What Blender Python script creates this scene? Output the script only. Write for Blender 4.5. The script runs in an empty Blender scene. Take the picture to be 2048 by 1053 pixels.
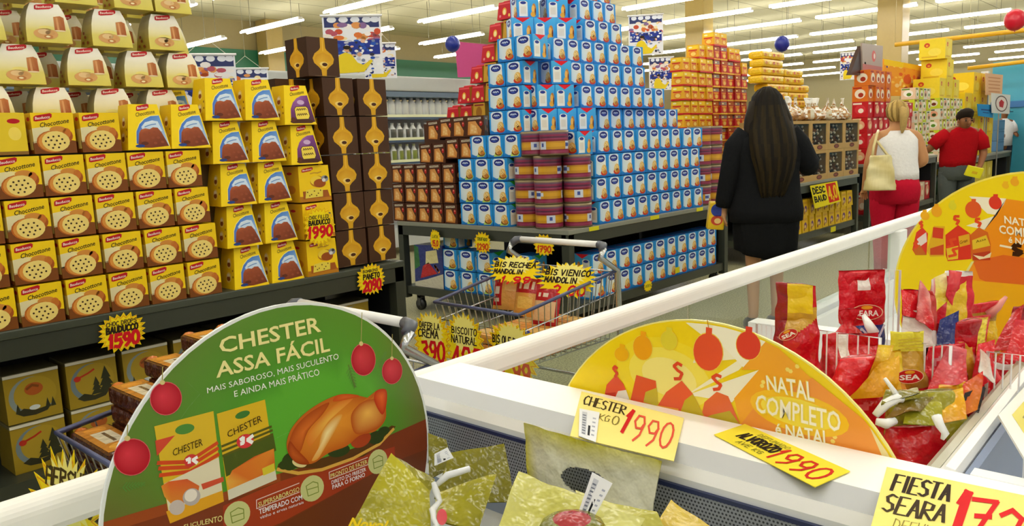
import bpy, bmesh, math, random
from mathutils import Vector, Matrix, noise
random.seed(7)
S = bpy.context.scene
COL = S.collection
# ------------------------------------------------------------------ camera
CAM_Z = 1.40
YAW, PITCH, ROLL = math.radians(42.24995), math.radians(8.68639), math.radians(-2.36591)
fw = Vector((math.cos(YAW)*math.cos(PITCH), math.sin(YAW)*math.cos(PITCH), -math.sin(PITCH)))
rt = Vector((math.sin(YAW), -math.cos(YAW), 0))
up = rt.cross(fw)
r2 = rt*math.cos(ROLL) + up*math.sin(ROLL)
u2 = -rt*math.sin(ROLL) + up*math.cos(ROLL)
cd = bpy.data.cameras.new('camera')
cd.sensor_width = 36.0
cd.lens = 36.0*1578.0/2048.0
cd.clip_start = 0.05
cd.clip_end = 200
cam = bpy.data.objects.new('camera', cd)
COL.objects.link(cam)
cam.matrix_world = Matrix(((r2.x, u2.x, -fw.x, 0), (r2.y, u2.y, -fw.y, 0), (r2.z, u2.z, -fw.z, CAM_Z), (0, 0, 0, 1)))
S.camera = cam
# ------------------------------------------------------------------ world, exposure
w = bpy.data.worlds.new('world')
S.world = w
w.use_nodes = True
bg = w.node_tree.nodes['Background']
bg.inputs[0].default_value = (1.0, 0.98, 0.94, 1)
bg.inputs[1].default_value = 0.36
vs = S.view_settings
vs.view_transform = 'Standard'
vs.look = 'None'
vs.gamma = 1.0
vs.exposure = 0.66
vs.use_curve_mapping = False
S.cycles.max_bounces = 6
S.cycles.diffuse_bounces = 4
S.cycles.glossy_bounces = 3
S.cycles.transparent_max_bounces = 12
S.cycles.caustics_reflective = False
S.cycles.caustics_refractive = False
S.cycles.sample_clamp_indirect = 4.0
TUBE_STRENGTH = 17.0

# ------------------------------------------------------------------ colours and materials
def lin(h):
    if not isinstance(h, str):
        return h
    h = h.lstrip('#')
    o = []
    for i in (0, 2, 4):
        c = int(h[i:i+2], 16)/255.0
        o.append(c/12.92 if c <= 0.04045 else ((c+0.055)/1.055)**2.4)
    return (o[0], o[1], o[2])

M = {}
def mat(name, rough=0.5, metal=0.0, spec=0.5, col=None, coat=0.0, bump=0.0, bscale=60.0, vary=0.0, sub=0.0):
    m = bpy.data.materials.new(name)
    m.use_nodes = True
    nt = m.node_tree
    b = nt.nodes['Principled BSDF']
    b.inputs['Roughness'].default_value = rough
    b.inputs['Metallic'].default_value = metal
    b.inputs['Specular IOR Level'].default_value = spec
    b.inputs['Coat Weight'].default_value = coat
    if col is None:
        a = nt.nodes.new('ShaderNodeAttribute')
        a.attribute_name = 'Col'
        src = a.outputs['Color']
    else:
        a = nt.nodes.new('ShaderNodeRGB')
        a.outputs[0].default_value = (*lin(col), 1)
        src = a.outputs[0]
    if vary or bump:
        tc = nt.nodes.new('ShaderNodeTexCoord')
        nz = nt.nodes.new('ShaderNodeTexNoise')
        nz.inputs['Scale'].default_value = bscale
        nz.inputs['Detail'].default_value = 3
        nt.links.new(tc.outputs['Object'], nz.inputs['Vector'])
    if vary:
        mp = nt.nodes.new('ShaderNodeMapRange')
        mp.inputs[3].default_value = 1-vary
        mp.inputs[4].default_value = 1+vary
        nt.links.new(nz.outputs[0], mp.inputs[0])
        mx = nt.nodes.new('ShaderNodeVectorMath')
        mx.operation = 'SCALE'
        nt.links.new(src, mx.inputs[0])
        nt.links.new(mp.outputs[0], mx.inputs['Scale'])
        src = mx.outputs[0]
    if bump:
        bp = nt.nodes.new('ShaderNodeBump')
        bp.inputs['Strength'].default_value = bump
        bp.inputs['Distance'].default_value = 0.02
        nt.links.new(nz.outputs[0], bp.inputs['Height'])
        nt.links.new(bp.outputs[0], b.inputs['Normal'])
    nt.links.new(src, b.inputs['Base Color'])
    M[name] = m
    return m

mat('printed_card', rough=0.45, spec=0.25, vary=0.05, bscale=25)
mat('paper', rough=0.75, spec=0.2, vary=0.03, bscale=30)
mat('foil_film', rough=0.17, spec=0.5, bump=0.45, bscale=30)
mat('paint', rough=0.35, spec=0.5, vary=0.04, bscale=12)
mat('chrome', rough=0.22, metal=0.9, col='#c4c8cc', vary=0.05, bscale=8)
mat('plastic', rough=0.3, spec=0.5, vary=0.02)
mat('cloth', rough=0.9, spec=0.1, bump=0.25, bscale=45, vary=0.08)
mat('skin', rough=0.55, spec=0.3, vary=0.05, bscale=15)
mat('hair', rough=0.6, spec=0.12, vary=0.2, bscale=70)
mat('laminate', rough=0.2, spec=0.25, vary=0.02, bscale=6)

# speckled shop floor
def floor_material():
    m = bpy.data.materials.new('speckled_floor')
    m.use_nodes = True
    nt = m.node_tree
    b = nt.nodes['Principled BSDF']
    b.inputs['Roughness'].default_value = 0.35
    tc = nt.nodes.new('ShaderNodeTexCoord')
    n1 = nt.nodes.new('ShaderNodeTexNoise')
    n1.inputs['Scale'].default_value = 90
    n1.inputs['Detail'].default_value = 4
    nt.links.new(tc.outputs['Object'], n1.inputs['Vector'])
    r = nt.nodes.new('ShaderNodeValToRGB')
    r.color_ramp.elements[0].position = 0.36
    r.color_ramp.elements[0].color = (*lin('#6f6d52'), 1)
    r.color_ramp.elements[1].position = 0.62
    r.color_ramp.elements[1].color = (*lin('#bcb892'), 1)
    nt.links.new(n1.outputs[0], r.inputs[0])
    nt.links.new(r.outputs[0], b.inputs['Base Color'])
    M['floor'] = m
floor_material()

def ceiling_material():
    m = bpy.data.materials.new('ribbed_ceiling')
    m.use_nodes = True
    nt = m.node_tree
    b = nt.nodes['Principled BSDF']
    b.inputs['Roughness'].default_value = 0.8
    tc = nt.nodes.new('ShaderNodeTexCoord')
    br = nt.nodes.new('ShaderNodeTexBrick')
    br.inputs['Color1'].default_value = (*lin('#d2cca8'), 1)
    br.inputs['Color2'].default_value = (*lin('#ccc6a2'), 1)
    br.inputs['Mortar'].default_value = (*lin('#8c8664'), 1)
    br.inputs['Scale'].default_value = 1.0
    br.inputs['Mortar Size'].default_value = 0.02
    br.inputs['Brick Width'].default_value = 5.0
    br.inputs['Row Height'].default_value = 1.25
    br.offset = 0.0
    mp = nt.nodes.new('ShaderNodeMapping')
    nt.links.new(tc.outputs['Object'], mp.inputs[0])
    nt.links.new(mp.outputs[0], br.inputs['Vector'])
    nt.links.new(br.outputs['Color'], b.inputs['Base Color'])
    M['ceiling'] = m
ceiling_material()

def perforated_material():
    m = bpy.data.materials.new('perforated_steel')
    m.use_nodes = True
    nt = m.node_tree
    b = nt.nodes['Principled BSDF']
    b.inputs['Roughness'].default_value = 0.4
    b.inputs['Metallic'].default_value = 0.3
    tc = nt.nodes.new('ShaderNodeTexCoord')
    sep = nt.nodes.new('ShaderNodeSeparateXYZ')
    nt.links.new(tc.outputs['Object'], sep.inputs[0])
    def mth(op, a, bb):
        n = nt.nodes.new('ShaderNodeMath')
        n.operation = op
        for i, x in enumerate((a, bb)):
            if x is None:
                continue
            if isinstance(x, (int, float)):
                n.inputs[i].default_value = x
            else:
                nt.links.new(x, n.inputs[i])
        return n.outputs[0]
    P = 0.0062
    def cell(o, off):
        s = mth('ADD', mth('DIVIDE', o, P), off)
        return mth('SUBTRACT', mth('FRACT', s, None), 0.5)
    row = mth('FLOOR', mth('DIVIDE', sep.outputs[2], P), None)
    half = mth('MULTIPLY', mth('MODULO', row, 2.0), 0.5)
    a = cell(sep.outputs[1], half)
    c = cell(sep.outputs[2], 0.0)
    d = mth('ADD', mth('MULTIPLY', a, a), mth('MULTIPLY', c, c))
    hole = mth('LESS_THAN', d, 0.085)
    mx = nt.nodes.new('ShaderNodeMix')
    mx.data_type = 'RGBA'
    nt.links.new(hole, mx.inputs[0])
    mx.inputs[6].default_value = (*lin('#8f95a3'), 1)
    mx.inputs[7].default_value = (*lin('#30343f'), 1)
    nt.links.new(mx.outputs[2], b.inputs['Base Color'])
    M['perforated'] = m
perforated_material()

def glass_material():
    m = bpy.data.materials.new('freezer_glass')
    m.use_nodes = True
    nt = m.node_tree
    for n in list(nt.nodes):
        nt.nodes.remove(n)
    o = nt.nodes.new('ShaderNodeOutputMaterial')
    t = nt.nodes.new('ShaderNodeBsdfTransparent')
    t.inputs[0].default_value = (0.90, 0.94, 0.90, 1)
    g = nt.nodes.new('ShaderNodeBsdfGlossy')
    g.inputs['Roughness'].default_value = 0.03
    f = nt.nodes.new('ShaderNodeFresnel')
    f.inputs[0].default_value = 1.5
    mx = nt.nodes.new('ShaderNodeMixShader')
    ge = nt.nodes.new('ShaderNodeNewGeometry')
    fr_ = nt.nodes.new('ShaderNodeMath')
    fr_.operation = 'SUBTRACT'
    fr_.inputs[0].default_value = 1.0
    nt.links.new(ge.outputs['Backfacing'], fr_.inputs[1])
    ml = nt.nodes.new('ShaderNodeMath')
    ml.operation = 'MULTIPLY'
    nt.links.new(f.outputs[0], ml.inputs[0])
    nt.links.new(fr_.outputs[0], ml.inputs[1])
    nt.links.new(ml.outputs[0], mx.inputs[0])
    nt.links.new(t.outputs[0], mx.inputs[1])
    nt.links.new(g.outputs[0], mx.inputs[2])
    nt.links.new(mx.outputs[0], o.inputs[0])
    M['glass'] = m
    m2 = m.copy()
    m2.name = 'clear_film'
    for n in m2.node_tree.nodes:
        if n.type == 'BSDF_TRANSPARENT':
            n.inputs[0].default_value = (0.93, 0.92, 0.9, 1)
        if n.type == 'BSDF_GLOSSY':
            n.inputs['Roughness'].default_value = 0.15
        if n.type == 'FRESNEL':
            n.inputs[0].default_value = 1.25
    M['clear_film'] = m2
glass_material()

def tube_material():
    m = bpy.data.materials.new('fluorescent_tube')
    m.use_nodes = True
    nt = m.node_tree
    for n in list(nt.nodes):
        nt.nodes.remove(n)
    o = nt.nodes.new('ShaderNodeOutputMaterial')
    e = nt.nodes.new('ShaderNodeEmission')
    e.inputs[0].default_value = (1.0, 0.97, 0.93, 1)
    e.inputs[1].default_value = TUBE_STRENGTH
    nt.links.new(e.outputs[0], o.inputs[0])
    M['tube'] = m
tube_material()

# ------------------------------------------------------------------ mesh builder
EPS = 0.00022
def bil(q, u, v):
    a, b, c, d = q
    return a*((1-u)*(1-v)) + b*(u*(1-v)) + c*(u*v) + d*((1-u)*v)

class MB:
    def __init__(s):
        s.v = []; s.f = []; s.c = []; s.mi = []; s.sm = []; s.k = 0
    def add(s, vs, fs, cols, mi=0, smooth=False):
        o = len(s.v)
        s.v.extend([tuple(p) for p in vs])
        single = not isinstance(cols, list)
        for i, f in enumerate(fs):
            s.f.append([o+k for k in f])
            c = cols if single else cols[i]
            s.c.append(c if isinstance(c, list) else lin(c))
            s.mi.append(mi); s.sm.append(smooth)
    def poly(s, pts, col, mi=0):
        if isinstance(col, list):
            col = [[lin(c) for c in col]]
        s.add(pts, [list(range(len(pts)))], col, mi)
    def hexa(s, b, t, col, mi=0, cols=None):
        """b, t: four bottom and four top corners, counter-clockwise from above"""
        vs = list(b)+list(t)
        fs = [[3, 2, 1, 0], [4, 5, 6, 7], [0, 1, 5, 4], [1, 2, 6, 5], [2, 3, 7, 6], [3, 0, 4, 7]]
        s.add(vs, fs, cols if cols else [col]*6, mi)
    def box(s, lo, hi, col, mi=0):
        x0, y0, z0 = lo; x1, y1, z1 = hi
        s.hexa([(x0, y0, z0), (x1, y0, z0), (x1, y1, z0), (x0, y1, z0)], [(x0, y0, z1), (x1, y0, z1), (x1, y1, z1), (x0, y1, z1)], col, mi)
    def rbox(s, lo, hi, r, col, mi=0):
        """box with chamfered edges"""
        x0, y0, z0 = lo; x1, y1, z1 = hi
        bm = bmesh.new()
        bmesh.ops.create_cube(bm, size=1)
        for v in bm.verts:
            v.co = Vector(((x0+x1)/2+v.co.x*(x1-x0), (y0+y1)/2+v.co.y*(y1-y0), (z0+z1)/2+v.co.z*(z1-z0)))
        bmesh.ops.bevel(bm, geom=list(bm.edges), offset=r, segments=2, affect='EDGES', profile=0.6)
        s.frombm(bm, col, mi)
    def frombm(s, bm, col, mi=0, smooth=False):
        bm.verts.ensure_lookup_table()
        bm.verts.index_update()
        s.add([v.co.copy() for v in bm.verts], [[v.index for v in f.verts] for f in bm.faces], col, mi, smooth)
        bm.free()
    def prism(s, pts, off, col, mi=0, side=None):
        n = len(pts)
        off = Vector(off)
        p0 = [Vector(p) for p in pts]; p1 = [p+off for p in p0]
        fs = [list(range(n))[::-1], [n+i for i in range(n)]] + [[i, (i+1) % n, n+(i+1) % n, n+i] for i in range(n)]
        s.add(p0+p1, fs, [col, col]+[side or col]*n, mi)
    def tube(s, path, r, col, n=8, mi=0, closed=False, cap=True, flat=1.0):
        path = [Vector(p) for p in path]
        k = len(path)
        rs = r if isinstance(r, (list, tuple)) else [r]*k
        vs = []
        x = None
        for i, p in enumerate(path):
            if closed:
                d = path[(i+1) % k]-path[i-1]
            else:
                d = path[min(i+1, k-1)]-path[max(i-1, 0)]
            d.normalize()
            if x is None:
                a = Vector((0, 0, 1)) if abs(d.z) < 0.9 else Vector((1, 0, 0))
                x = d.cross(a).normalized()
            else:
                x = (x-d*x.dot(d)).normalized()
            y = x.cross(d).normalized()
            for j in range(n):
                t = 2*math.pi*j/n
                vs.append(p + x*(rs[i]*math.cos(t)) + y*(rs[i]*flat*math.sin(t)))
        fs = []
        for i in range(k if closed else k-1):
            i2 = (i+1) % k
            for j in range(n):
                j2 = (j+1) % n
                fs.append([i*n+j, i*n+j2, i2*n+j2, i2*n+j])
        if cap and not closed:
            fs.append(list(range(n))[::-1]); fs.append([(k-1)*n+j for j in range(n)])
        s.add(vs, fs, col, mi, True)
    def loft(s, rings, col, n=20, mi=0, cap=True, cols=None, amp=0.0, fx=None):
        """rings: (cx, cy, z, rx, ry); elliptical sections"""
        vs = []
        for i, R in enumerate(rings):
            cx, cy, z, rx, ry = R[:5]
            for j in range(n):
                t = 2*math.pi*j/n
                p = Vector((cx+rx*math.cos(t), cy+ry*math.sin(t), z))
                if amp:
                    p += Vector((math.cos(t), math.sin(t), 0))*(amp*noise.noise(p*14))
                if fx:
                    p = fx(p, t, i)
                vs.append(p)
        fs = []; cc = []
        for i in range(len(rings)-1):
            for j in range(n):
                j2 = (j+1) % n
                fs.append([i*n+j, i*n+j2, (i+1)*n+j2, (i+1)*n+j])
                cc.append(cols(i, 2*math.pi*(j+0.5)/n) if cols else col)
        if cap:
            fs.append(list(range(n))[::-1]); cc.append(cc[0])
            fs.append([(len(rings)-1)*n+j for j in range(n)]); cc.append(cc[-2])
        s.add(vs, fs, cc, mi, True)
    def ball(s, c, r, col, n=14, m=9, mi=0, sx=1, sy=1, sz=1):
        vs = []; fs = []
        c = Vector(c)
        for i in range(m+1):
            a = math.pi*i/m
            for j in range(n):
                t = 2*math.pi*j/n
                vs.append(c+Vector((r*sx*math.sin(a)*math.cos(t), r*sy*math.sin(a)*math.sin(t), -r*sz*math.cos(a))))
        for i in range(m):
            for j in range(n):
                fs.append([i*n+j, i*n+(j+1) % n, (i+1)*n+(j+1) % n, (i+1)*n+j])
        s.add(vs, fs, col, mi, True)
    # ---- flat printing on a quad frame q = (bl, br, tr, tl), raised by tiny layers
    def art(s, q, pts, col, L=1, mi=0):
        q = [Vector(p) for p in q]
        nrm = (q[1]-q[0]).cross(q[3]-q[0]).normalized()
        s.poly([bil(q, u, v)+nrm*(EPS*L) for u, v in pts], col, mi)
    def aell(s, q, u, v, ru, rv, col, L=1, n=18, rot=0.0, a0=0.0, a1=2*math.pi, mi=0):
        pts = []
        full = abs(a1-a0-2*math.pi) < 1e-6
        for i in range(n if full else n+1):
            t = a0+(a1-a0)*i/n
            x, y = ru*math.cos(t), rv*math.sin(t)
            pts.append((u+x*math.cos(rot)-y*math.sin(rot), v+x*math.sin(rot)+y*math.cos(rot)))
        s.art(q, pts, col, L, mi)
    def arect(s, q, u0, v0, u1, v1, col, L=1, mi=0):
        s.art(q, [(u0, v0), (u1, v0), (u1, v1), (u0, v1)], col, L, mi)
    def aline(s, q, pts, wd, col, L=1, asp=1.0, mi=0):
        """stroke of width wd (in u units); asp = real width / real height of the quad"""
        qq = [Vector(p) for p in q]
        n0 = (qq[1]-qq[0]).cross(qq[3]-qq[0]).normalized()
        for i in range(len(pts)-1):
            s.k = (s.k+1) % 60
            nrm = n0*(EPS*L+s.k*6e-6)
            a = Vector((pts[i][0], pts[i][1]/asp)); b = Vector((pts[i+1][0], pts[i+1][1]/asp))
            d = b-a
            if d.length < 1e-6:
                continue
            d.normalize()
            nn = Vector((-d.y, d.x))*(wd/2)
            e = d*(wd*0.35)
            P = [a-e+nn, a-e-nn, b+e-nn, b+e+nn]
            s.poly([bil(qq, p.x, p.y*asp)+nrm for p in P][::-1], col, mi)
    def atext(s, q, txt, u, v, h, col, L=2, asp=1.0, rot=0.0, bold=0.0, shear=0.0, wide=None, align='L', mi=0, sx=1.0):
        """type-set text: cap height h in v units, starting at (u, v); asp = real width / real height"""
        vs, fs, wid = glyphs(txt, bold, shear)
        qq = [Vector(p) for p in q]
        nrm = (qq[1]-qq[0]).cross(qq[3]-qq[0]).normalized()*(EPS*L)
        k = h
        kx = sx
        if wide is not None:
            kx = wide*asp/(wid*k)
        x0 = {'L': 0, 'C': -wid*k*kx/2, 'R': -wid*k*kx}[align]
        c, sn = math.cos(rot), math.sin(rot)
        out = []
        for x, y in vs:
            X = x0+x*k*kx; Y = y*k
            X, Y = X*c-Y*sn, X*sn+Y*c
            out.append(bil(qq, u+X/asp, v+Y)+nrm)
        s.add(out, fs, lin(col), mi)
    def ahand(s, q, txt, u, v, h, wd, col, L=2, asp=1.0, rot=0.0, wide=None, slant=0.0, mi=0, jit=0.04):
        """marker-pen capitals: height h in v units, from (u, v)"""
        rnd = random.Random(len(txt)*7+ord(txt[0]))
        adv = 0.0; strokes = []
        for ch in txt:
            if ch == ' ':
                adv += 0.5; continue
            g = STROKES.get(ch, STROKES['O'])
            wch = 0.62 if ch not in 'I1,.' else 0.3
            dy = rnd.uniform(-jit, jit)
            for st in g:
                strokes.append([(adv+px*(0.62 if wch > 0.4 else 0.3)+py*slant, py+dy) for px, py in st])
            adv += wch+0.2
        tot = adv-0.2
        kx = h/asp if wide is None else wide/tot
        c, sn = math.cos(rot), math.sin(rot)
        for st in strokes:
            P = []
            for x, y in st:
                X = x*kx*asp; Y = y*h
                X, Y = X*c-Y*sn, X*sn+Y*c
                P.append((u+X/asp, v+Y))
            s.aline(q, P, wd, col, L, asp, mi)
    def build(s, name, mats, parent=None, loc=None, smooth=False):
        me = bpy.data.meshes.new(name)
        me.from_pydata(s.v, [], s.f)
        for m in (mats if isinstance(mats, (list, tuple)) else [mats]):
            me.materials.append(M[m])
        at = me.color_attributes.new('Col', 'FLOAT_COLOR', 'CORNER')
        buf = []
        for f, c in zip(s.f, s.c):
            if isinstance(c, list):
                for k in c:
                    buf.extend((k[0], k[1], k[2], 1.0))
            else:
                buf.extend((c[0], c[1], c[2], 1.0)*len(f))
        at.data.foreach_set('color', buf)
        me.polygons.foreach_set('material_index', s.mi)
        me.polygons.foreach_set('use_smooth', s.sm)
        me.update()
        o = bpy.data.objects.new(name, me)
        COL.objects.link(o)
        if parent:
            o.parent = parent
        if loc:
            o.location = loc
        return o

def circ(n, r=0.5, cx=0.5, cy=0.5, a0=0, a1=360):
    return [(cx+r*math.cos(math.radians(a0+(a1-a0)*i/n)), cy+r*math.sin(math.radians(a0+(a1-a0)*i/n))) for i in range(n+1)]
STROKES = {
 'A': [[(0, 0), (.5, 1), (1, 0)], [(.2, .38), (.8, .38)]], 'B': [[(0, 0), (0, 1), (.8, .85), (.7, .55), (0, .5), (.9, .4), (.9, .1), (0, 0)]],
 'C': [[(1, .85), (.6, 1), (.1, .75), (0, .4), (.3, 0), (1, .12)]], 'D': [[(0, 0), (0, 1), (.7, .85), (1, .5), (.7, .12), (0, 0)]],
 'E': [[(1, 1), (.1, 1), (0, 0), (1, 0)], [(.05, .52), (.75, .52)]], 'F': [[(0, 0), (.05, 1), (1, 1)], [(.03, .55), (.75, .55)]],
 'G': [[(1, .85), (.5, 1), (0, .6), (.2, 0), (.9, .05), (1, .45), (.6, .45)]], 'H': [[(0, 0), (0, 1)], [(1, 0), (1, 1)], [(0, .5), (1, .5)]],
 'I': [[(.5, 0), (.5, 1)]], 'J': [[(.2, .2), (.5, 0), (.8, .2), (.8, 1)]], 'K': [[(0, 0), (0, 1)], [(1, 1), (0, .45), (1, 0)]],
 'L': [[(.05, 1), (0, 0), (.9, .04)]], 'M': [[(0, 0), (.1, 1), (.5, .35), (.9, 1), (1, 0)]], 'N': [[(0, 0), (0, 1), (1, 0), (1, 1)]],
 'O': [circ(10)], 'P': [[(0, 0), (0, 1), (.9, .88), (.9, .6), (0, .48)]], 'Q': [circ(10), [(.6, .3), (1, -.05)]],
 'R': [[(0, 0), (0, 1), (.9, .88), (.85, .58), (.05, .5), (1, 0)]], 'S': [[(1, .88), (.5, 1), (.05, .8), (.25, .55), (.8, .45), (.95, .18), (.5, 0), (0, .12)]],
 'T': [[(0, 1), (1, 1)], [(.5, 1), (.45, 0)]], 'U': [[(0, 1), (.1, .2), (.5, 0), (.9, .2), (1, 1)]], 'V': [[(0, 1), (.45, 0), (1, 1)]],
 'X': [[(0, 0), (1, 1)], [(0, 1), (1, 0)]], 'Y': [[(0, 1), (.5, .5)], [(1, 1), (.3, 0)]], 'Z': [[(0, 1), (1, 1), (0, 0), (1, 0)]],
 '0': [circ(12)], '1': [[(.1, .7), (.6, 1), (.45, 0)]], '2': [[(.05, .8), (.45, 1), (.9, .8), (.75, .45), (0, 0), (1, .05)]],
 '3': [[(.05, .95), (.7, 1), (.85, .75), (.4, .55), (.95, .35), (.7, 0), (0, .08)]], '4': [[(.75, 0), (.7, 1), (0, .3), (1, .3)]],
 '5': [[(.95, 1), (.2, 1), (.1, .55), (.75, .6), (.95, .3), (.6, 0), (0, .08)]], '7': [[(0, .95), (1, 1), (.35, 0)], [(.25, .5), (.85, .55)]],
 '8': [circ(10, .24, .5, .75), circ(10, .27, .5, .27)], '9': [[(.95, .7), (.75, .98), (.25, .98), (.03, .72), (.3, .48), (.75, .5), (.95, .72), (.8, .25), (.35, 0)]],
 ',': [[(.6, .12), (.3, -.15)]], '.': [[(.4, .05), (.6, .05)]],
}
_G = {}
def glyphs(txt, bold=0.0, shear=0.0):
    key = (txt, bold, shear)
    if key not in _G:
        c = bpy.data.curves.new('t', 'FONT')
        c.body = txt
        c.size = 1.0
        c.offset = bold
        c.shear = shear
        c.resolution_u = 2
        o = bpy.data.objects.new('t', c)
        me = o.to_mesh()
        vs = [(v.co.x, v.co.y) for v in me.vertices]
        fs = [list(p.vertices) for p in me.polygons]
        x0 = min(v[0] for v in vs); x1 = max(v[0] for v in vs)
        cap = 0.7
        _G[key] = ([((x-x0)/cap, y/cap) for x, y in vs], fs, (x1-x0)/cap)
        o.to_mesh_clear()
        bpy.data.objects.remove(o)
        bpy.data.curves.remove(c)
    return _G[key]

# ------------------------------------------------------------------ things, tags, copies
def tag(o, label, cat, group=None, kind=None):
    o['label'] = label
    o['category'] = cat
    if group:
        o['group'] = group
    if kind:
        o['kind'] = kind
    return o
def struct(o):
    o['kind'] = 'structure'
    return o
def thing(name, label, cat, loc=(0, 0, 0), rz=0.0, group=None):
    o = bpy.data.objects.new(name, None)
    o.empty_display_size = 0.1
    COL.objects.link(o)
    o.location = loc
    o.rotation_euler = (0, 0, rz)
    return tag(o, label, cat, group)
def dup(src, loc, label, rz=0.0, sc=None):
    def cp(o, par):
        c = o.copy()
        COL.objects.link(c)
        if par:
            c.parent = par
        for ch in list(o.children):
            cp(ch, c)
        return c
    c = cp(src, None)
    c.location = loc
    c.rotation_euler = (0, 0, rz)
    if sc:
        c.scale = sc
    c['label'] = label
    return c
class Kind:
    """places the first instance itself and copies it afterwards"""
    def __init__(s, obj, cat, group):
        s.o = obj; s.used = False; s.cat = cat; s.group = group
    def put(s, loc, label, rz=0.0, sc=None, group=None):
        if not s.used:
            s.used = True
            s.o.location = loc
            s.o.rotation_euler = (0, 0, rz)
            if sc:
                s.o.scale = sc
            tag(s.o, label, s.cat, group or s.group)
            return s.o
        c = dup(s.o, loc, label, rz, sc)
        c['group'] = group or s.group
        return c
ORD = ['', 'first', 'second', 'third', 'fourth', 'fifth', 'sixth', 'seventh', 'eighth', 'ninth', 'tenth', 'eleventh', 'twelfth', 'thirteenth', 'fourteenth', 'fifteenth', 'sixteenth']
def J(a):
    return random.uniform(-a, a)

# ================================================================== the shop shell
def slab(name, lo, hi, col, m='paint'):
    b = MB(); b.box(lo, hi, col)
    return struct(b.build(name, m))
slab('floor', (-8, -9, -0.1), (46, 24, 0.0), '#a09c80', 'floor')
slab('ceiling', (-8, -9, 5.3), (46, 24, 5.4), '#c8c4a0', 'ceiling')
slab('wall_back', (-8, 22.0, 0), (46, 22.2, 5.3), '#ac9c6c')
slab('wall_right', (45, -9, 0), (45.2, 22, 5.3), '#b9ad80')
b = MB()
b.box((-8, 21.93, 3.75), (24, 22.0, 4.45), '#2f7a5a')
struct(b.build('trim_1', 'paint'))
slab('wall_counter', (21.0, -6, 0), (21.2, 4.1, 2.75), '#3f9fb8')
b = MB(); b.box((20.95, -6, 1.72), (21.0, 4.1, 1.86), '#2a6aa8'); struct(b.build('trim_2', 'paint'))
for i, (x, y) in enumerate(((20.3, 11.1), (20.3, 6.05), (13.4, 21.6))):
    b = MB(); b.rbox((x-0.28, y-0.28, 0), (x+0.28, y+0.28, 5.3), 0.02, '#b39a58')
    o = b.build('column', 'paint')
    tag(o, ['tan square column behind the tall red and yellow stack', 'tan square column above the stacked red boxes at right', 'tan square pier against the far back wall'][i], 'column', kind='structure')
# yellow gantry pipes at the far right
for i, (p, q) in enumerate((((17.6, 5.2, 3.05), (17.9, 1.8, 3.1)), ((20.3, 4.45, 2.62), (20.3, 2.0, 2.72)))):
    b = MB(); b.tube([p, q], 0.045, '#e0a818', n=8)
    b.tube([p, (p[0], p[1], 5.3)], 0.004, '#c8b880', n=5); b.tube([q, (q[0], q[1], 5.3)], 0.004, '#c8b880', n=5)
    tag(b.build('gantry_beam', 'paint'), ['upper yellow overhead pipe beam under the ceiling lamps at right', 'lower yellow overhead pipe beam before the teal counter wall'][i], 'beam')

# ------------------------------------------------------------------ ceiling lamps (twin tubes)
def make_lamp():
    t = thing('ceiling_lamp', 'lamp', 'lamp')
    b = MB()
    b.rbox((-0.055, -1.19, 0.0), (0.055, 1.19, 0.06), 0.012, '#f4f2ee')
    b.build('housing', 'paint', t)
    for s in (-1, 1):
        b = MB()
        b.tube([(0, s*0.85, 0.06), (0, s*0.85, 1.1)], 0.006, '#6a6650', n=5)
        b.build('suspension_rod', 'paint', t)
    for s in (-1, 1):
        b = MB()
        b.tube([(s*0.085, -1.16, 0.0), (s*0.085, 1.16, 0.0)], 0.022, '#ffffff', n=8)
        b.build('tube', 'tube', t)
    return t
lamp = Kind(make_lamp(), 'lamp', 'fluorescent ceiling lamps')
def proj(p):
    d = Vector(p)-Vector((0, 0, CAM_Z))
    z = d.dot(fw)
    if z <= 0.1:
        return None
    return (1024+1578*d.dot(r2)/z, 526.5-1578*d.dot(u2)/z)
# each row of lamps runs along Y: (x, y of the first lamp's near end, pitch, count)
ROWS = [(-3.3, -7.6, 2.83, 4), (-0.6, -6.6, 2.83, 5), (2.05, -5.6, 2.83, 6), (4.7, -5.0, 2.9, 6), (7.45, -3.2, 2.95, 8), (10.1, -1.6, 3.32, 7), (12.56, -2.05, 3.4, 7), (15.2, -2.3, 3.36, 7), (17.87, 0.0, 2.8, 7),
        (20.65, 0.1, 2.76, 7), (24.0, -1.2, 2.76, 7), (27.05, 0.9, 2.78, 7), (29.7, 0.8, 2.8, 7), (33.8, 2.4, 2.8, 6), (37.5, 2.0, 2.9, 6), (41.5, 3.0, 2.9, 6)]
lamps_seen = 0
for ri, (x, y0, pit, n) in enumerate(ROWS):
    vis = []
    for k in range(n):
        y = y0+pit*k+1.2
        if y > 21:
            continue
        p = [q for q in (proj((x, y-1.2, 4.2)), proj((x, y+1.2, 4.2)), proj((x, y, 4.2))) if q]
        if any(-40 < q[0] < 2090 and -30 < q[1] < 1080 for q in p):
            vis.append((y, True))
        else:
            vis.append((y, False))
    order = sorted([y for y, v in vis if v], reverse=True)
    for y, v in vis:
        if v:
            lab = 'white twin tube ceiling lamp, %s row from the camera, %s from the left' % (ORD[max(1, ri-3)], ORD[order.index(y)+1])
            lamp.put((x, y, 4.2), lab, group='fluorescent ceiling lamps')
        else:
            lamp.put((x, y, 4.2), 'white twin tube ceiling lamp overhead, beyond the edge of the view', group='ceiling lamps beyond the edge of the view')

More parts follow.
